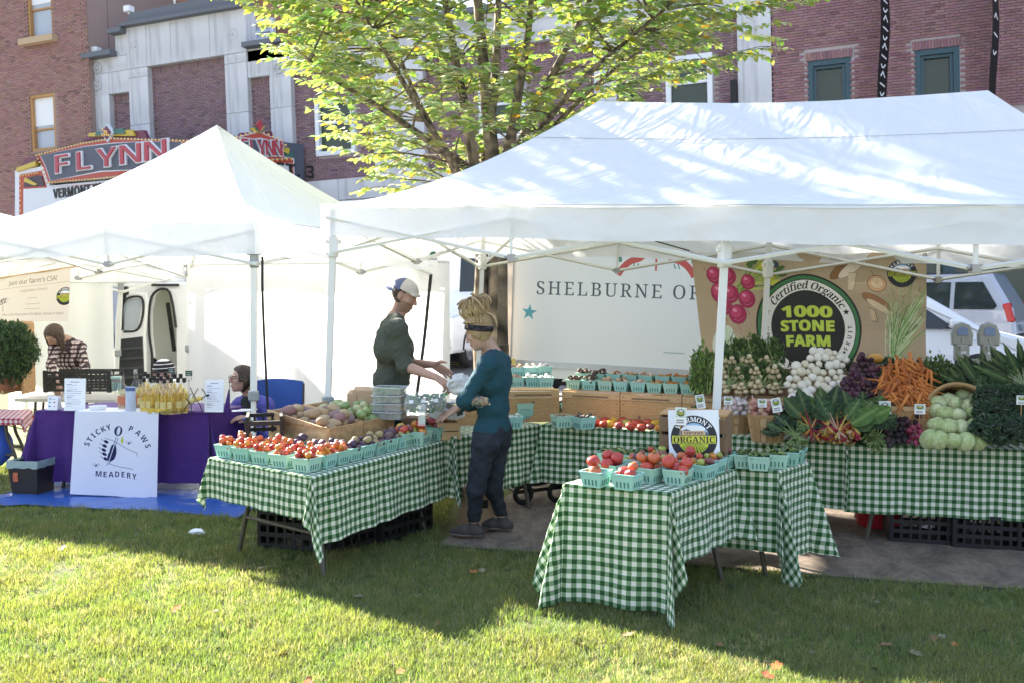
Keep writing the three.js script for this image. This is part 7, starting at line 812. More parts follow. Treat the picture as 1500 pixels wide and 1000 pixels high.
// ---------- people ----------
const smin = (a, b, k) => { const h = Math.max(k - Math.abs(a - b), 0) / k; return Math.min(a, b) - h * h * k * .25; };
function capD(p, a, b, ra, rb) { const bx = b.x - a.x, by = b.y - a.y, bz = b.z - a.z, px = p.x - a.x, py = p.y - a.y, pz = p.z - a.z; const t = clamp((px * bx + py * by + pz * bz) / (bx * bx + by * by + bz * bz + 1e-9)); return Math.hypot(px - bx * t, py - by * t, pz - bz * t) - (ra + (rb - ra) * t); }
function ellD(x, y, z, c, r) { const qx = (x - c[0]) / r[0], qy = (y - c[1]) / r[1], qz = (z - c[2]) / r[2], k0 = Math.hypot(qx, qy, qz), k1 = Math.hypot(qx / r[0], qy / r[1], qz / r[2]); return k1 < 1e-6 ? -Math.min(...r) : k0 * (k0 - 1) / k1; }
function nets(f, lo, hi, cell, color) { // smooth mesh of the zero level of f
  const nx = Math.ceil((hi.x - lo.x) / cell) + 1, ny = Math.ceil((hi.y - lo.y) / cell) + 1, nz = Math.ceil((hi.z - lo.z) / cell) + 1, v = new Float32Array(nx * ny * nz), p = V(0, 0, 0);
  const Bk = 5, far = Bk * cell * .87 * 1.6 + .03; // blocks well away from the surface take the value at their middle
  for (let K0 = 0; K0 < nz; K0 += Bk) for (let J0 = 0; J0 < ny; J0 += Bk) for (let I0 = 0; I0 < nx; I0 += Bk) { p.set(lo.x + (I0 + 2) * cell, lo.y + (J0 + 2) * cell, lo.z + (K0 + 2) * cell); const c0 = f(p), skip = Math.abs(c0) > far; for (let k = K0; k < Math.min(nz, K0 + Bk); k++) for (let j = J0; j < Math.min(ny, J0 + Bk); j++) for (let i = I0; i < Math.min(nx, I0 + Bk); i++) { if (skip) v[i + nx * (j + ny * k)] = c0; else { p.set(lo.x + i * cell, lo.y + j * cell, lo.z + k * cell); v[i + nx * (j + ny * k)] = f(p); } } }
  const id = new Int32Array(nx * ny * nz).fill(-1), pos = [], idx = []; const off = [0, 1, nx, nx + 1, nx * ny, nx * ny + 1, nx * ny + nx, nx * ny + nx + 1]; const E = [[0, 1], [2, 3], [4, 5], [6, 7], [0, 2], [1, 3], [4, 6], [5, 7], [0, 4], [1, 5], [2, 6], [3, 7]];
  for (let k = 0; k < nz - 1; k++) for (let j = 0; j < ny - 1; j++) for (let i = 0; i < nx - 1; i++) { const b = i + nx * (j + ny * k); let n = 0; for (const o of off) if (v[b + o] < 0) n++; if (n === 0 || n === 8) continue; let x = 0, y = 0, z = 0, c = 0; for (const [s, t] of E) { const a = v[b + off[s]], d = v[b + off[t]]; if ((a < 0) === (d < 0)) continue; const q = a / (a - d); x += (s & 1) + ((t & 1) - (s & 1)) * q; y += ((s >> 1) & 1) + (((t >> 1) & 1) - ((s >> 1) & 1)) * q; z += (s >> 2) + ((t >> 2) - (s >> 2)) * q; c++; } id[b] = pos.length / 3; pos.push(lo.x + (i + x / c) * cell, lo.y + (j + y / c) * cell, lo.z + (k + z / c) * cell); }
  const quad = (a, b, c, d, flip) => { if (a < 0 || b < 0 || c < 0 || d < 0) return; flip ? idx.push(a, c, b, a, d, c) : idx.push(a, b, c, a, c, d); };
  for (let k = 1; k < nz - 1; k++) for (let j = 1; j < ny - 1; j++) for (let i = 1; i < nx - 1; i++) { const b = i + nx * (j + ny * k), s = v[b] < 0; if (s !== (v[b + 1] < 0)) quad(id[b - nx - nx * ny], id[b - nx * ny], id[b], id[b - nx], !s); if (s !== (v[b + nx] < 0)) quad(id[b - 1 - nx * ny], id[b - 1], id[b], id[b - nx * ny], !s); if (s !== (v[b + nx * ny] < 0)) quad(id[b - 1 - nx], id[b - nx], id[b], id[b - 1], !s); }
  const g = new THREE.BufferGeometry(); g.setAttribute('position', new THREE.Float32BufferAttribute(pos, 3)); g.setIndex(idx); g.computeVertexNormals(); const n = pos.length / 3, uv = new Float32Array(n * 2); for (let i = 0; i < n; i++) { uv[2 * i] = pos[3 * i] * .9 + pos[3 * i + 2] * .45; uv[2 * i + 1] = pos[3 * i + 1]; } g.setAttribute('uv', new THREE.BufferAttribute(uv, 2));
  if (color) { const c = new Float32Array(n * 3); for (let i = 0; i < n; i++) { const q = color(V(pos[3 * i], pos[3 * i + 1], pos[3 * i + 2])); c[3 * i] = q[0]; c[3 * i + 1] = q[1]; c[3 * i + 2] = q[2]; } g.setAttribute('color', new THREE.BufferAttribute(c, 3)); } return g; }
function bonesField(bones, k) { return (p) => { let d = 9; for (const b of bones) d = smin(d, capD(p, b[0], b[1], b[2], b[3]), k); return d; }; }
function bounds(bones, pad) { const lo = V(9, 9, 99), hi = V(-9, -9, -99); for (const b of bones) for (const [q, r] of [[b[0], b[2]], [b[1], b[3]]]) { lo.min(V(q.x - r, q.y - r, q.z - r)); hi.max(V(q.x + r, q.y + r, q.z + r)); } lo.subScalar(pad); hi.addScalar(pad); return [lo, hi]; }
function handBones(w, dir, nrm, side, curl, spread = 1, thumbOut = .6) { // w wrist, dir to the fingertips, nrm out of the back of the hand, side = +1/-1 where the thumb is
  const f = dir.clone().normalize(), n = nrm.clone().addScaledVector(f, -nrm.dot(f)).normalize(), s = f.clone().cross(n).multiplyScalar(side); const B = []; const at = (a, b, c) => w.clone().addScaledVector(f, a).addScaledVector(s, b).addScaledVector(n, c);
  const kn = [[.088, .028], [.092, .009], [.088, -.010], [.080, -.028]], L = [[.040, .026, .020], [.045, .029, .021], [.041, .027, .020], [.032, .021, .018]];
  kn.forEach(([a, b], i) => { const k = at(a, b, 0); B.push([at(.005, b * .55, 0), k, .0155, .0115]); let q = k, ang = curl[i] * .55, d; const fan = b * 2.6 * spread; for (let j = 0; j < 3; j++) { d = f.clone().multiplyScalar(Math.cos(ang)).addScaledVector(n, -Math.sin(ang)).addScaledVector(s, fan * .5).normalize(); const e = q.clone().addScaledVector(d, L[i][j]); B.push([q, e, .0098 - j * .001, .0090 - j * .0012, 1]); q = e; ang += curl[i]; } });
  const t0 = at(.018, .022, -.006), t1 = at(.050, .022 + .030 * thumbOut, -.012), t2 = at(.078, .022 + .046 * thumbOut, -.016), t3 = at(.1, .022 + .052 * thumbOut, -.018); B.push([t0, t1, .0155, .0125], [t1, t2, .0115, .0105, 1], [t2, t3, .0105, .0085, 1]); return B; }
const handField = (B) => (p) => { let a = 9, b = 9; for (const q of B) { const d = capD(p, q[0], q[1], q[2], q[3]); if (q[4]) b = Math.min(b, d); else a = smin(a, d, .012); } return smin(a, b, .006); };
function makePerson(name, label, S) {
  const J = S.J, g = thing(name, label, 'person', J.base), o = J.base, up = V(0, 1, 0); const f = S.face.clone().setY(0).normalize(), right = V(-f.z, 0, f.x); const loc = (geo) => geo.translate(-o.x, -o.y, -o.z);
  const w = S.build || 1, skin = S.skin; const off = (p, r, fw, y = 0) => p.clone().addScaledVector(right, r).addScaledVector(f, fw).setY(p.y + y);
  const torso = (e) => [[J.neck.clone().lerp(J.chest, .12), J.chest, .058 * w + e, .09 * w + e], [J.neck.clone().lerp(J.rs, .15), J.rs, .046 * w + e, .056 * w + e], [J.neck.clone().lerp(J.ls, .15), J.ls, .046 * w + e, .056 * w + e], [off(J.rs, -.02, 0), off(J.ls, .02, 0), .062 * w + e, .062 * w + e], [off(J.chest, .07 * w, .01), off(J.chest, -.07 * w, .01), .108 * w + e, .108 * w + e], [off(J.chest, .05 * w, 0, .09), off(J.chest, -.05 * w, 0, .09), .092 * w + e, .092 * w + e], [off(J.chest.clone().lerp(J.pelvis, .55), .055 * w, 0), off(J.chest.clone().lerp(J.pelvis, .55), -.055 * w, 0), (S.waist || .098) * w + e, (S.waist || .098) * w + e], [J.chest, J.pelvis, .1 * w + e, .105 * w + e], [off(J.pelvis, .075 * w, 0), off(J.pelvis, -.075 * w, 0), .105 * w + e, .105 * w + e]];
  const arm = (s, e, x) => [[J[s + 's'], J[s + 'e'], .052 * w + x, .043 * w + x], [J[s + 'e'], J[s + 'w'], .042 * w + x, (.028 + x * .8)]];
  const leg = (s, x) => [[J[s + 'h'], J[s + 'k'], .088 * w + x, .058 * w + x], [J[s + 'k'], J[s + 'a'], .056 * w + x, .036 + x]];
  // skin: one continuous figure
  const hf = new THREE.Matrix4(); const fy = new THREE.Quaternion().setFromEuler(new THREE.Euler(S.pitch || 0, Math.atan2((S.look || f).x, (S.look || f).z), S.roll || 0, 'YXZ')); hf.compose(J.head, fy, V(1, 1, 1).multiplyScalar(S.headScale || 1)); const hinv = hf.clone().invert(), q = V(0, 0, 0);
  const headD = (p) => { q.copy(p).applyMatrix4(hinv); const x = Math.abs(q.x), y = q.y, z = q.z; let d = ellD(x, y, z, [0, .035, -.012], [.076, .088, .097]); d = smin(d, ellD(x, y, z, [0, -.035, .022], [.060, .078, .072]), .03); d = smin(d, ellD(x, y, z, [0, -.094, .066], [.024, .020, .022]), .03); d = smin(d, ellD(x, y, z, [.042, -.015, .062], [.024, .022, .022]), .02); d = smin(d, ellD(x, y, z, [.03, .033, .083], [.03, .008, .012]), .015);
    d = Math.max(d, -(ellD(x, y, z, [.032, .014, .105], [.021, .013, .018]))); q.x = x; d = smin(d, capD(q, V(0, .022, .092), V(0, -.022, .113), .008, .0115), .012); d = smin(d, ellD(x, y, z, [.011, -.026, .103], [.008, .007, .010]), .006); d = smin(d, ellD(x, y, z, [0, -.056, .092], [.022, .0055, .010]), .006); d = smin(d, ellD(x, y, z, [0, -.068, .090], [.019, .0065, .010]), .006); d = smin(d, ellD(x, y, z, [.077, .0, -.008], [.009, .031, .020]), .008); return d * (S.headScale || 1); };
  const neck = [[J.neck, J.head.clone().lerp(J.neck, .35), .058 * w, .054 * w]]; const core = [...torso(-.012), ...arm('r', 0, 0), ...arm('l', 0, 0), ...(S.legs === false ? [] : [...leg('r', -.01), ...leg('l', -.01)]), ...neck]; const cf = bonesField(core, .03); const bodyF = (p) => { const d = cf(p); return p.y > J.neck.y - .05 ? smin(d, headD(p), .025) : d; };
  const [lo, hi] = bounds(core, .03); const skinC = (p) => skin;
  const headC = (p) => { q.copy(p).applyMatrix4(hinv); const n = .94 + .1 * noise.noise(p.x * 60, p.y * 60, p.z * 60); let c = skin.map((s) => s * n); if (q.z > .08 && Math.abs(q.x) < .024 && q.y < -.05 && q.y > -.075) c = [skin[0] * .9, skin[1] * .68, skin[2] * .68]; if (q.z > .06 && Math.abs(q.x) > .012 && Math.abs(q.x) < .05 && q.y > .026 && q.y < .038) c = S.brow; if (S.beard && q.z > -.005 && q.y < -.028 && !(q.y > -.048 && Math.abs(q.x) < .012) && q.y > -.13 && Math.abs(q.x) < .075) { const k = .55; c = c.map((s, i) => s * (1 - k) + S.beard[i] * k); } if (q.y < .02 && q.z > .06 && Math.abs(q.x) < .03 && q.y > -.04) c = [c[0] * 1.02, c[1] * .93, c[2] * .92]; return c; };
  const geos = []; const hc = J.head, hs = .17; const cut = J.head.y - .115;
  { const g1 = nets((p) => Math.max(bodyF(p), p.y - (cut)), lo, V(hi.x, Math.min(hi.y, cut + .03), hi.z), .016, skinC), g2 = nets((p) => Math.max(bodyF(p), cut - .012 - p.y), V(hc.x - hs, cut - .03, hc.z - hs), V(hc.x + hs, hc.y + .17, hc.z + hs), .0048, headC); geos.push(g1, g2); }
  for (const s of ['r', 'l']) if (S.hands && S.hands[s]) { const H = S.hands[s], B = handBones(J[s + 'w'], H.dir, H.nrm, H.side, H.curl, H.spread, H.thumb); B.push([J[s + 'e'].clone().lerp(J[s + 'w'], .8), J[s + 'w'], .030, .0235]); const hfld = handField(B), [a, b] = bounds(B, .012); geos.push(nets(hfld, a, b, .0042, skinC)); }
  part('body', loc(merge(geos)), phy([1, 1, 1], .55, { vertexColors: true }), g);
  for (const s of [-1, 1]) { const k = S.headScale || 1; const mk = (q) => { q.translate(s * .0315, .013, .0795); q.applyMatrix4(hf); return loc(q); }; part('eye', mk(new THREE.SphereGeometry(.0122, 12, 9)), std([.4, .38, .36], .3), g); part('iris', mk(new THREE.SphereGeometry(.0124, 12, 6, 0, 6.3, 0, .42).rotateX(Math.PI / 2 + (S.pitch || 0) * .4)), std([.05, .035, .025], .2), g); part('eyelid', [mk(new THREE.SphereGeometry(.0134, 14, 8, 0, 6.3, 0, 1.5).rotateX(S.pitch > .2 ? .85 : .45)), mk(new THREE.SphereGeometry(.0131, 14, 6, 0, 6.3, 0, .95).rotateX(Math.PI - .15))], std(skin, .6), g); }
  // clothes
  const cloth = (nm, bones, k, mat, cutF, cell = .0125, wr = .006, lab) => { const F = bonesField(bones, k), [a, b] = bounds(bones, .03); return part(nm, loc(nets((p) => { let d = F(p) + wr * noise.noise(p.x * 17 + 3, p.y * 24, p.z * 17) + wr * .6 * noise.noise(p.x * 38, p.y * 45, p.z * 38); if (cutF) d = Math.max(d, cutF(p)); return d; }, a, b, cell)), mat, g, lab); };
  const armCut = (s, t) => { const e = J[s + 'e'], ww = J[s + 'w'], d = ww.clone().sub(e).normalize(), c = e.clone().lerp(ww, t); return (p) => (p.x - c.x) * d.x + (p.y - c.y) * d.y + (p.z - c.z) * d.z; };
  const nc = off(J.neck, 0, .02, .045); const hem = S.hem; const slR = armCut('r', S.sleeve), slL = armCut('l', S.sleeve), eR = J.re, eL = J.le; const near = (p, e, ww) => capD(p, e, ww, 0, 0) < .085;
  cloth('sweater', [...torso(S.puff || .006), ...[['r'], ['l']].flatMap(([s]) => [[J[s + 's'], J[s + 'e'], .060 * w, .052 * w], [J[s + 'e'], J[s + 'w'], .051 * w, .040 * w]])], .035, S.top, (p) => { let d = hem - p.y; d = Math.max(d, .066 - Math.hypot(p.x - nc.x, (p.y - nc.y) * .8, p.z - nc.z)); if (near(p, eR, J.rw)) d = Math.max(d, slR(p)); if (near(p, eL, J.lw)) d = Math.max(d, slL(p)); return d; }, .0115, S.wr || .007);
  if (S.legs !== false) cloth('trousers', [...leg('r', .006), ...leg('l', .006), [off(J.pelvis, .07 * w, 0), off(J.pelvis, -.07 * w, 0), .108 * w, .108 * w], [J.rh, off(J.pelvis, .05, -.02), .1 * w, .095 * w], [J.lh, off(J.pelvis, -.05, -.02), .1 * w, .095 * w]], .03, S.pants, (p) => Math.max(p.y - (hem + .06), (S.cuff || .09) + S.ground - p.y), .0115, .010);
  if (S.shoes) for (const s of ['r', 'l']) { const a = J[s + 'a'], t = J[s + 't']; const d = t.clone().sub(a).setY(0).normalize(), heel = a.clone().addScaledVector(d, -.045).setY(S.ground + .04), toe = t.clone().setY(S.ground + .035), mid = a.clone().lerp(t, .5).setY(S.ground + .045); cloth('shoe', [[heel, mid, .034, .038], [mid, toe, .038, .027], [a.clone().setY(S.ground + .085), heel.clone().addScaledVector(d, .03), .038, .034]], .03, S.shoes, (p) => Math.max(S.ground + .022 - p.y, p.y - S.ground - .105), .008, .001); part('shoe_sole', (() => { const m = bonesField([[heel, mid, .038, .042], [mid, toe, .042, .031]], .03), [a2, b2] = bounds([[heel, mid, .038, .042], [mid, toe, .042, .031]], .02); return loc(nets((p) => Math.max(m(p), p.y - S.ground - .026, S.ground + .003 - p.y), a2, b2, .008)); })(), std([.16, .14, .12], .8), g); part('shoe_laces', [0, 1, 2].map((i) => { const c = mid.clone().lerp(a.clone().setY(S.ground + .08), .25 + i * .22), n = V(-d.z, 0, d.x).multiplyScalar(.024); return loc(bar(c.clone().add(n).setY(c.y + .028), c.clone().sub(n).setY(c.y + .028), .0035)); }), std([.3, .27, .24], .8), g); }
  return { g, hf, hinv, loc, headD, f, right, off, J, o };
}
const knit = (c, s = 60) => phy(c, .95, { sheen: .25, sheenRoughness: .6, bumpMap: noiseTex(64, (u, v) => { const k = clamp(.5 + .3 * Math.sin(u * 50) + .3 * (rnd() - .5)); return [k, k, k]; }, [8, 8], false), bumpScale: .0015 });
const mDenim = std([.028, .036, .055], .85, { map: noiseTex(128, (u, v) => { const k = clamp(.75 + .2 * tn(u, v, 6) + .2 * (rnd() - .5)); return [k, k, k]; }, [4, 4]) });
function hairShell(R, mat, name, test, thick = .014, cell = .006, rough = .004) { const c = R.J.head; return part(name, R.loc(nets((p) => { const q = p.clone().applyMatrix4(R.hinv); const d = R.headD(p) - thick - rough * noise.noise(q.x * 140, q.y * 30, q.z * 60); return Math.max(d, test(q)); }, V(c.x - .19, c.y - .2, c.z - .19), V(c.x + .19, c.y + .2, c.z + .19), cell)), mat, R.g); }
const mHairBrown = std([.045, .028, .018], .6), SK = [.46, .27, .19], SKW = [.50, .31, .23];
{ // the man in the olive sweater
  const D = 7.1, b = P(575, 440, D).setY(0.0), J = { base: b, head: P(592, 434, D - .02), neck: P(580, 464, D), rs: P(581, 483, D - .19), ls: P(572, 479, D + .19), chest: P(575, 511, D), pelvis: P(572, 592, D + .02), re: P(592, 535, D - .2), rw: P(639, 552, D - .42), le: P(596, 532, D + .12), lw: P(634, 533, D - .1), rh: P(575, 610, D - .08), lh: P(571, 610, D + .1), rk: P(580, 685, D - .1), lk: P(576, 685, D + .1), ra: P(574, 748, D - .1).setY(.08), la: P(568, 748, D + .1).setY(.08) }; J.rt = J.ra.clone().add(V(.17, -.04, .03)); J.lt = J.la.clone().add(V(.17, -.04, .03));
  const face = V(.95, 0, .30); const R = makePerson('person', 'man in olive sweater and backwards cap handing a bag over the table', { J, face, look: V(.96, 0, .22), pitch: .42, skin: SK, brow: [.1, .065, .045], beard: [.14, .085, .055], top: knit([.068, .078, .055]), pants: mDenim, shoes: std([.06, .05, .04], .7), hem: P(575, 568, D).y, sleeve: .22, ground: .0, build: 1.11, waist: .104, wr: .010,
    hands: { r: { dir: V(.75, -.5, .25), nrm: V(.35, .75, .5), side: -1, curl: [.75, .8, .85, .9], thumb: .35 }, l: { dir: V(.82, -.45, .2), nrm: V(.1, -.5, .85).negate(), side: 1, curl: [.16, .14, .16, .2], spread: 1.5, thumb: 1.25 } } });
  hairShell(R, mHairBrown, 'hair', (q) => Math.max(q.y - .06, -.062 - q.y, q.z - .022 + Math.max(0, -q.y) * .3, Math.abs(q.x) > .045 ? .033 - Math.hypot(q.y * .85, q.z + .004) : -1), .009);
  hairShell(R, std([.56, .5, .42], .9), 'cap_crown', (q) => Math.max(.048 - q.y + q.z * -.12, -.03 - q.z), .017, .005, .001); hairShell(R, std([.11, .13, .22], .85), 'cap_back', (q) => Math.max(.036 - q.y, q.z + .028), .017, .005, .001);
  const capBits = [tube(Array.from({ length: 13 }, (_, i) => { const a = -1.1 + i * 2.2 / 12; return V(Math.sin(a) * .092, .052 + .0 * i, Math.cos(a) * .1 + .002); }), .006, 30, 6)]; capBits.forEach((c) => c.applyMatrix4(R.hf)); part('cap_strap', capBits.map((c) => R.loc(c)), std([.6, .55, .46], .8), R.g);
  const brim = grid(12, 6, (u, v) => { const a = (u - .5) * 2.0; return V(Math.sin(a) * (.082 + .0 * v), .038 - .022 * v - .018 * (u - .5) ** 2 * 4, -Math.cos(a) * .1 - .075 * v * Math.cos(a * .8)); }); brim.applyMatrix4(R.hf); part('cap_brim', R.loc(brim), std([.12, .14, .24], .8), R.g);
  // white carrier bag in his hand
  const bp = P(676, 562, 6.62), bg = thing('carrier_bag', 'crumpled white plastic bag passing between the man and the woman', 'bag', bp); part('bag_film', lumpy(new THREE.IcosahedronGeometry(.075, 5), .55, 22, 4).scale(1.15, 1, .8), phy([.86, .86, .84], .35, { transmission: .35, thickness: 0 }), bg); part('bag_handle', tube([V(-.05, .03, .02), V(-.085, .02, .03), V(-.1, -.01, .03)], .014, 8, 6), phy([.86, .86, .84], .35, { transmission: .3, thickness: 0 }), bg);
}
{ // the woman in teal
  const D = 6.35, b = P(717, 440, D).setY(.03), J = { base: b, head: P(702, 488, D - .02), neck: P(723, 517, D + .03), ls: P(714, 533, D - .16), rs: P(735, 530, D + .17), chest: P(724, 556, D + .0), pelvis: P(722, 630, D + .02), le: P(680, 586, D - .2), lw: P(706, 590, D - .34), re: P(694, 588, D + .22), rw: P(670, 597, D + .16), lh: P(711, 648, D - .08), rh: P(727, 648, D + .09), lk: P(697, 716, D - .08), rk: P(723, 716, D + .1), la: P(694, 779, D - .02), ra: P(737, 775, D + .16) }; J.la.y = J.ra.y = .115; J.lt = J.la.clone().add(V(-.15, -.05, -.03)); J.rt = J.ra.clone().add(V(-.15, -.05, -.04));
  const face = V(-.9, 0, -.42); J.lw = P(688, 596, D + .05); const R = makePerson('person', 'woman in teal sweater and dark jeans with blond dreadlocks piled up', { J, face, look: V(-.95, 0, -.28), pitch: .38, skin: SKW, brow: [.2, .14, .08], top: knit([.010, .055, .075]), pants: mDenim, shoes: std([.045, .038, .035], .7), hem: P(720, 632, D).y, sleeve: .92, ground: .03, build: .97, waist: .088, headScale: .92, cuff: .115, wr: .007,
    hands: { l: { dir: V(.5, .05, -.85), nrm: V(-.85, .2, -.5), side: 1, curl: [.5, .55, .6, .6], thumb: .6 }, r: { dir: V(-.8, -.45, .1), nrm: V(-.25, .8, .35), side: 1, curl: [.12, .14, .16, .18], spread: 1.6, thumb: .8 } } });
  hairShell(R, std([.33, .23, .115], .85), 'hair', (q) => Math.max(q.z - .045 - .35 * Math.max(0, q.y - .03), -.075 - q.y + Math.max(0, q.z + .02) * .9), .010, .006, .006);
  hairShell(R, std([.055, .045, .06], .9, { map: noiseTex(64, (u, v) => { const k = clamp(.6 + .8 * tn(u, v, 12)); return [k, k, k]; }, [4, 4]) }), 'headband', (q) => { const h = q.y - (.045 + q.z * .5); return Math.abs(h) - .024; }, .017, .005, .002);
  const dm = [[.42, .30, .15], [.36, .25, .12], [.47, .36, .2], [.30, .2, .1]].map((c) => std(c, .85)); const dr = [[], [], [], []]; const BC = V(0, .172, -.045), BR = .07; for (let i = 0; i < 190; i++) { const a = rr(0, 6.283), wild = rnd() < .12, R2 = BR + rr(.008, .03), t0 = rr(.0, .5), t1 = t0 + rr(1.2, 2.5), tw = rr(-1.1, 1.1), pts = []; for (let q2 = 0; q2 <= 4; q2++) { const th = t0 + (t1 - t0) * q2 / 4, aa = a + tw * q2 / 4, out = R2 * (1 + (wild ? .16 * q2 * q2 / 4 : 0)); pts.push(V(BC.x + Math.sin(th) * Math.cos(aa) * out, BC.y + Math.cos(th) * out * .95 + (wild ? .018 * q2 : 0), BC.z + Math.sin(th) * Math.sin(aa) * out)); } const t = taper(pts, .0105, .0065, 12, 6); t.applyMatrix4(R.hf); dr[i % 4].push(R.loc(t)); } for (let i = 0; i < 46; i++) { const a = i / 46 * 6.283 + rr(-.05, .05), e0 = V(Math.cos(a) * .083, .078 + Math.sin(a) * .035, -.012 + Math.sin(a) * .1), e1 = V(Math.cos(a) * .075, .118, -.028 + Math.sin(a) * .08), e2 = V(Math.cos(a + .3) * .05, .15, -.045 + Math.sin(a + .3) * .05); const t = taper([e0, e1, e2], .0095, .0085, 8, 6); t.applyMatrix4(R.hf); dr[i % 4].push(R.loc(t)); } for (let i = 0; i < 10; i++) { const a = rr(0, 6.283), s0 = V(Math.cos(a) * .07, .13, -.045 + Math.sin(a) * .07), e = V(Math.cos(a) * rr(.1, .13), rr(-.01, .05), -.045 + Math.sin(a) * rr(.1, .14)); const t = taper([s0, s0.clone().lerp(e, .5).add(V(Math.cos(a) * .025, .01, Math.sin(a) * .025)), e], .009, .006, 8, 6); t.applyMatrix4(R.hf); dr[i % 4].push(R.loc(t)); } dr.forEach((d, i) => part('dreadlocks', d, dm[i], R.g)); { const c = ball(.072, 0, .165, -.045, 14, 10); c.applyMatrix4(R.hf); part('hair_bun', R.loc(c), dm[3], R.g); }
  const bp = P(702, 587, D - .22), bg = thing('produce_bag', 'clear plastic bag of brown mushrooms held under the woman arm', 'bag', bp, -.2); part('bag_film', lumpy(new THREE.SphereGeometry(.066, 20, 14), .3, 20, 6).scale(1.15, .62, .6), phy([.97, .96, .94], .1, { transmission: .96, thickness: 0 }), bg); const bits = [[], [], []]; for (let i = 0; i < 42; i++) { const g0 = new THREE.IcosahedronGeometry(rr(.009, .016), 1).scale(1, .7, 1); g0.translate(rr(-.052, .052), rr(-.024, .026), rr(-.026, .026)); bits[i % 3].push(g0); } [[.34, .2, .09], [.45, .3, .15], [.2, .2, .08]].forEach((c, i) => { part('bag_contents', bits[i], std(c, .8), bg).userData.kind = 'stuff'; });
}
{ // seated woman in purple fleece
  const D = 8.4, b = P(380, 440, D).setY(.0), J = { base: b, head: P(354, 555, D - .08), neck: P(366, 580, D), ls: P(391, 592, D - .1), rs: P(350, 592, D + .12), chest: P(376, 617, D + .05), pelvis: P(388, 672, D + .15), le: P(398, 640, D - .12), lw: P(366, 612, D - .2), re: P(342, 632, D + .08), rw: P(340, 610, D - .1), lh: P(390, 682, D + .05), rh: P(378, 682, D + .2), lk: P(362, 690, D - .25), rk: P(350, 690, D - .1), la: P(362, 738, D - .3).setY(.08), ra: P(345, 738, D - .15).setY(.08) }; J.lt = J.la.clone().add(V(-.15, -.04, .08)); J.rt = J.ra.clone().add(V(-.15, -.04, .08));
  const R = makePerson('person', 'seated woman with glasses and purple fleece behind the purple table', { J, face: V(-.8, 0, .6), look: V(-.85, 0, .5), pitch: -.05, skin: SKW, brow: [.1, .07, .05], top: knit([.10, .10, .38]), pants: mDenim, shoes: std([.05, .05, .05], .7), hem: J.pelvis.y - .04, sleeve: .95, ground: 0, build: .95, headScale: .98, wr: .008, hands: { l: { dir: V(-.8, .1, .4), nrm: V(0, .9, .4), side: -1, curl: [.4, .45, .5, .5], thumb: .6 } } });
  hairShell(R, mHairBrown, 'hair', (q) => Math.max(q.z - .05 - .5 * Math.max(0, q.y - .05), -.16 - q.y, q.y < -.02 ? q.z + .0 : -1), .016, .006, .008); const st = []; for (let i = 0; i < 26; i++) { const a = rr(-1.3, 1.3); const t = taper([V(Math.sin(a) * .08, .03, -.06 - Math.cos(a) * .03), V(Math.sin(a) * .1, -.08, -.09 - Math.cos(a) * .03), V(Math.sin(a) * .11, -.22, -.08 - rr(0, .04)), V(Math.sin(a) * .1 + rr(-.02, .02), -.31, -.05)], .016, .006, 10, 6); t.applyMatrix4(R.hf); st.push(R.loc(t)); } part('long_hair', st, mHairBrown, R.g);
  const gl = [-1, 1].map((s) => new THREE.TorusGeometry(.021, .0018, 5, 20).translate(s * .031, .011, .112)); gl.push(bar(V(-.011, .014, .114), V(.011, .014, .114), .0018), bar(V(-.052, .014, .11), V(-.08, .012, -.01), .0018), bar(V(.052, .014, .11), V(.08, .012, -.01), .0018)); gl.forEach((x) => x.applyMatrix4(R.hf)); part('glasses', gl.map((x) => R.loc(x)), mTrim, R.g);
  part('undershirt', R.loc(nets(bonesField([[J.chest.clone().add(V(-.05, -.02, .1)), J.neck.clone().add(V(-.03, -.03, .06)), .055, .04]], .02), V(J.chest.x - .3, J.chest.y - .2, J.chest.z - .1), V(J.chest.x + .3, J.neck.y + .1, J.chest.z + .35), .012)), std([.03, .035, .035], .9), R.g);
}
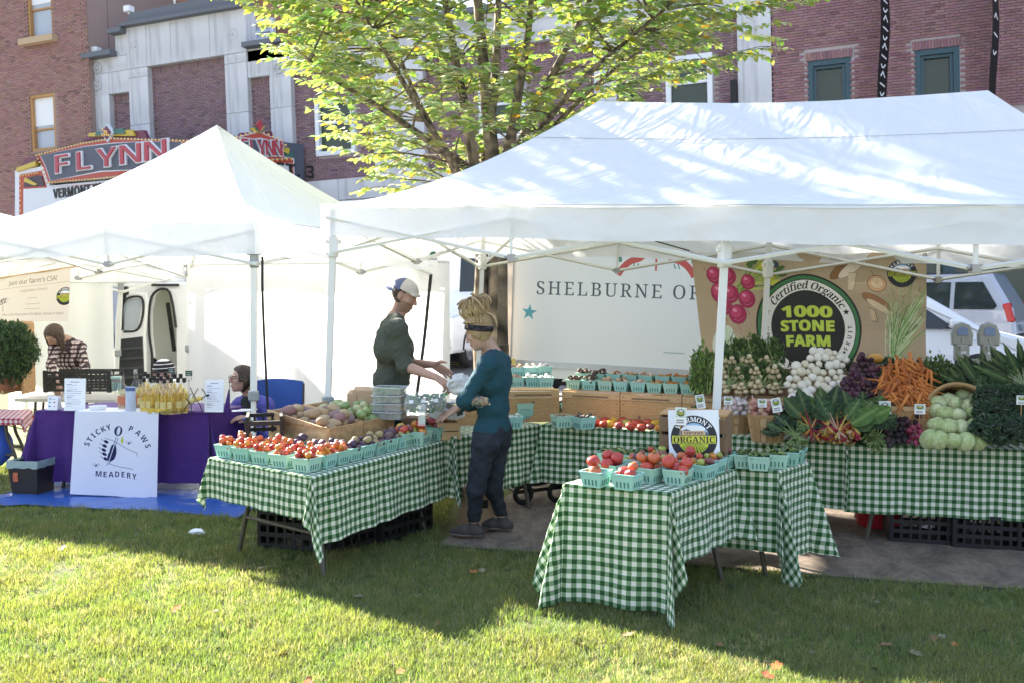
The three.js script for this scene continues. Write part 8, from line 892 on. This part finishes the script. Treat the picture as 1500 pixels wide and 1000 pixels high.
{ // plaid shirted vendor bending over the crate
  const D = 10.75, b = P(105, 440, D).setY(rise(D) - .02), J = { base: b, head: P(80, 492, D - .32), neck: P(96, 497, D - .2), ls: P(117, 508, D - .1), rs: P(79, 510, D - .28), chest: P(101, 527, D - .1), pelvis: P(112, 575, D + .1), le: P(124, 537, D - .25), lw: P(112, 560, D - .5), re: P(74, 536, D - .42), rw: P(82, 560, D - .6), lh: P(116, 584, D + .1), rh: P(106, 584, D + .08), lk: P(116, 622, D), rk: P(104, 622, D - .02), la: P(116, 650, D + .05), ra: P(102, 650, D + .03) }; const gy = b.y; J.la.y = J.ra.y = gy + .08; J.lt = J.la.clone().add(V(-.05, -.04, .15)); J.rt = J.ra.clone().add(V(-.05, -.04, .15));
  const plaid = canvasTex(256, 256, (c) => { c.fillStyle = '#d8cfc8'; c.fillRect(0, 0, 256, 256); for (let i = 0; i < 2; i++) { c.fillStyle = 'rgba(38,24,28,.75)'; c.fillRect(i * 128, 0, 62, 256); c.fillRect(0, i * 128, 256, 62); c.fillStyle = 'rgba(120,50,50,.6)'; c.fillRect(i * 128 + 84, 0, 10, 256); c.fillRect(0, i * 128 + 84, 256, 10); } }, [9, 10]);
  const R = makePerson('person', 'woman in plaid shirt bending over the black crate at left', { J, face: V(-.35, 0, .93), look: V(-.4, 0, .9), pitch: .75, skin: SKW, brow: [.1, .07, .05], top: std([1, 1, 1], .9, { map: plaid }), pants: mDenim, hem: J.pelvis.y - .02, sleeve: .94, ground: gy, build: .98, wr: .010, shoes: std([.05, .05, .05], .7), hands: { l: { dir: V(-.2, -.9, .3), nrm: V(0, .3, 1), side: 1, curl: [.5, .5, .5, .5] }, r: { dir: V(.2, -.9, .3), nrm: V(0, .3, 1), side: -1, curl: [.5, .5, .5, .5] } } });
  const mh = std([.075, .045, .028], .6); hairShell(R, mh, 'hair', (q) => Math.max(q.z - .055 - .6 * Math.max(0, q.y - .04), -.14 - q.y), .018, .006, .008); const st = []; for (let i = 0; i < 16; i++) { const s = i % 2 ? 1 : -1, z0 = rr(-.06, .05); const t = taper([V(s * .06, .08, z0), V(s * .09, .0, z0 + .02), V(s * .085, -.1, z0 + .05), V(s * .06, -.17, z0 + .08)], .014, .006, 8, 6); t.applyMatrix4(R.hf); st.push(R.loc(t)); } part('long_hair', st, mh, R.g);
}
{ // person in a striped knit hat, low behind the bottles
  const D = 9.7, gy = rise(9.7), b = P(242, 440, D).setY(gy), J = { base: b, head: P(239, 545, D - .05), neck: P(243, 570, D), ls: P(264, 590, D - .05), rs: P(224, 590, D + .05), chest: P(245, 612, D), pelvis: P(250, 655, D + .05), le: P(270, 622, D - .1), lw: P(254, 632, D - .3), re: P(218, 622, D - .05), rw: P(230, 632, D - .3), lh: P(258, 662, D), rh: P(240, 662, D), lk: P(250, 660, D - .4), rk: P(236, 660, D - .4), la: P(252, 684, D - .35), ra: P(236, 684, D - .35) }; J.la.y = J.ra.y = gy + .06; J.lt = J.la.clone().add(V(-.1, -.03, .1)); J.rt = J.ra.clone().add(V(-.1, -.03, .1));
  const R = makePerson('person', 'person in black and white striped knit hat low behind the bottles', { J, face: V(-.6, 0, .8), look: V(-.75, 0, .5), pitch: .3, skin: [.52, .30, .24], brow: [.1, .07, .05], top: knit([.06, .06, .07]), pants: mDenim, hem: J.pelvis.y - .03, sleeve: .95, ground: gy, build: .95, shoes: null });
  for (let i = 0; i < 6; i++) hairShell(R, i % 2 ? std([.75, .75, .75], .95) : std([.02, .02, .022], .95), 'hat_band', (q) => { const h = q.y - q.z * .25, a = .012 + i * (i % 2 ? .0 : 0) + [0, .036, .046, .078, .088, .114][i], e = [.036, .046, .078, .088, .114, .2][i] + .012; return Math.max(a - h, h - e); }, .02, .0055, .002);
}
// ---------- grass and fallen leaves ----------
function covered(x, d) { for (const L of [MATEDGE, TARPEDGE]) for (let i = 0; i < L.length - 1; i++) if (x >= L[i].x && x < L[i + 1].x) { const t = (x - L[i].x) / (L[i + 1].x - L[i].x); if (d > -(L[i].z + (L[i + 1].z - L[i].z) * t) + .02) return true; } return false; }
{
  const blade = (() => { const gs = []; for (let i = 0; i < 7; i++) { const h = rr(.022, .05), w = rr(.0018, .003), a = rr(0, 6.28), l = rr(.005, .028), x = rr(-.02, .02), z = rr(-.02, .02); const g = grid(1, 3, (u, v) => V((u - .5) * 2 * w * (1 - v * .92), h * v, l * v * v)); g.rotateY(a); g.translate(x, 0, z); gs.push(g); } return merge(gs); });
  const protos = [0, 1, 2].map(blade), mG = phy([1, 1, 1], 1, { transmission: .62, thickness: 0 });
  protos.forEach((geo, k) => { const ms = [], cs = [], m = new THREE.Matrix4(), qq = new THREE.Quaternion(), e = new THREE.Euler(); const N = 30000; for (let i = 0; i < N; i++) { const far = rnd(), d = 3.85 + 5.4 * Math.pow(far, 1.25), half = d * .6 + .3, x = rr(-half, half); if (covered(x, d)) continue; const patch = noise.noise(x * .8, 4, d * .8), p2 = noise.noise(x * 3.1, 9, d * 3.1); if (rnd() < .22 - .7 * p2 - .25 * patch) continue; const s = rr(.65, 1.15) * (1 + .3 * patch) * (1 + .25 * p2); e.set(rr(-.3, .3), rr(0, 6.28), rr(-.3, .3)); qq.setFromEuler(e); m.compose(V(x, rise(d * .94 + x * .34) + .006, -d), qq, V(s * 1.25, s, s * 1.25)); ms.push(m.clone()); const b = rr(.75, 1.3), dry = rnd() < .08 + .3 * clamp(-patch - p2 * .5); cs.push(dry ? lin(.40 * b, .35 * b, .13 * b) : lin(.185 * b * (1 + .3 * p2), .235 * b, .036 * b)); }
    const im = new THREE.InstancedMesh(geo, mG, ms.length); ms.forEach((q, i) => { im.setMatrixAt(i, q); im.setColorAt(i, cs[i]); }); shadow(im); im.name = numbered('grass'); tag(im, 'short mown green lawn grass', null, null, 'stuff'); scene.add(im); });
  const lg = (big) => { const s = new THREE.Shape(); const n = 5; for (let i = 0; i <= 20; i++) { const a = i / 20 * 6.283, r = (.62 + .38 * Math.abs(Math.cos(a * n / 2))) * .045; i ? s.lineTo(Math.cos(a) * r, Math.sin(a) * r * .8) : s.moveTo(r, 0); } const g = new THREE.ShapeGeometry(s, 6).rotateX(-Math.PI / 2); const p = g.attributes.position; for (let i = 0; i < p.count; i++) p.setY(i, .25 * Math.abs(p.getX(i)) + 6 * p.getZ(i) ** 2); g.computeVertexNormals(); return g; };
  const G0 = lg(), cols = { orange: [.38, .13, .03], brown: [.2, .1, .05], pale: [.22, .18, .12], red: [.4, .06, .03], yellow: [.45, .32, .05] };
  const spots = [[122, 904, 'orange'], [318, 950, 'brown'], [415, 960, 'red'], [586, 984, 'orange'], [452, 997, 'orange'], [150, 996, 'orange'], [258, 892, 'orange'], [315, 895, 'brown'], [452, 1000, 'red'], [495, 846, 'yellow'], [512, 841, 'pale'], [382, 832, 'pale'], [693, 838, 'orange'], [706, 836, 'pale'], [1022, 888, 'brown'], [1400, 944, 'orange'], [1342, 958, 'pale'], [1125, 990, 'red'], [1138, 976, 'orange'], [1282, 980, 'pale'], [1240, 990, 'pale'], [1286, 882, 'pale'], [1380, 932, 'pale'], [1368, 936, 'brown'], [1190, 956, 'pale'], [1262, 974, 'pale'], [920, 930, 'brown'], [850, 944, 'brown'], [1300, 945, 'brown'], [1440, 925, 'pale'], [235, 828, 'pale'], [90, 803, 'pale'], [40, 962, 'brown'], [525, 874, 'pale'], [640, 915, 'brown'], [1055, 945, 'brown']];
  const seen = {}; spots.forEach(([x, y, c]) => { const p = G(x, y, .03); seen[c] = (seen[c] || 0) + 1; const left = x < 750; const near = y > 930 ? 'sunlit near grass' : left ? 'shaded grass before the left table' : 'shaded grass before the right tables'; const m = one('fallen_leaf', `${c} fallen leaf lying on the ${y < 900 || !left ? near : 'sunlit near grass'}`, 'leaf', G0, std(cols[c], .8), p, rr(0, 6), `${c} fallen leaves on the lawn`); m.rotation.set(rr(-.5, .5), rr(0, 6), rr(-.5, .5)); m.scale.setScalar(rr(.45, .9)); });
}
const renderer = new THREE.WebGLRenderer({ antialias: true });
renderer.shadowMap.enabled = true; renderer.toneMapping = THREE.LinearToneMapping; renderer.toneMappingExposure = EXPOSURE;
renderer.setSize(1024, 682);
renderer.render(scene, camera);
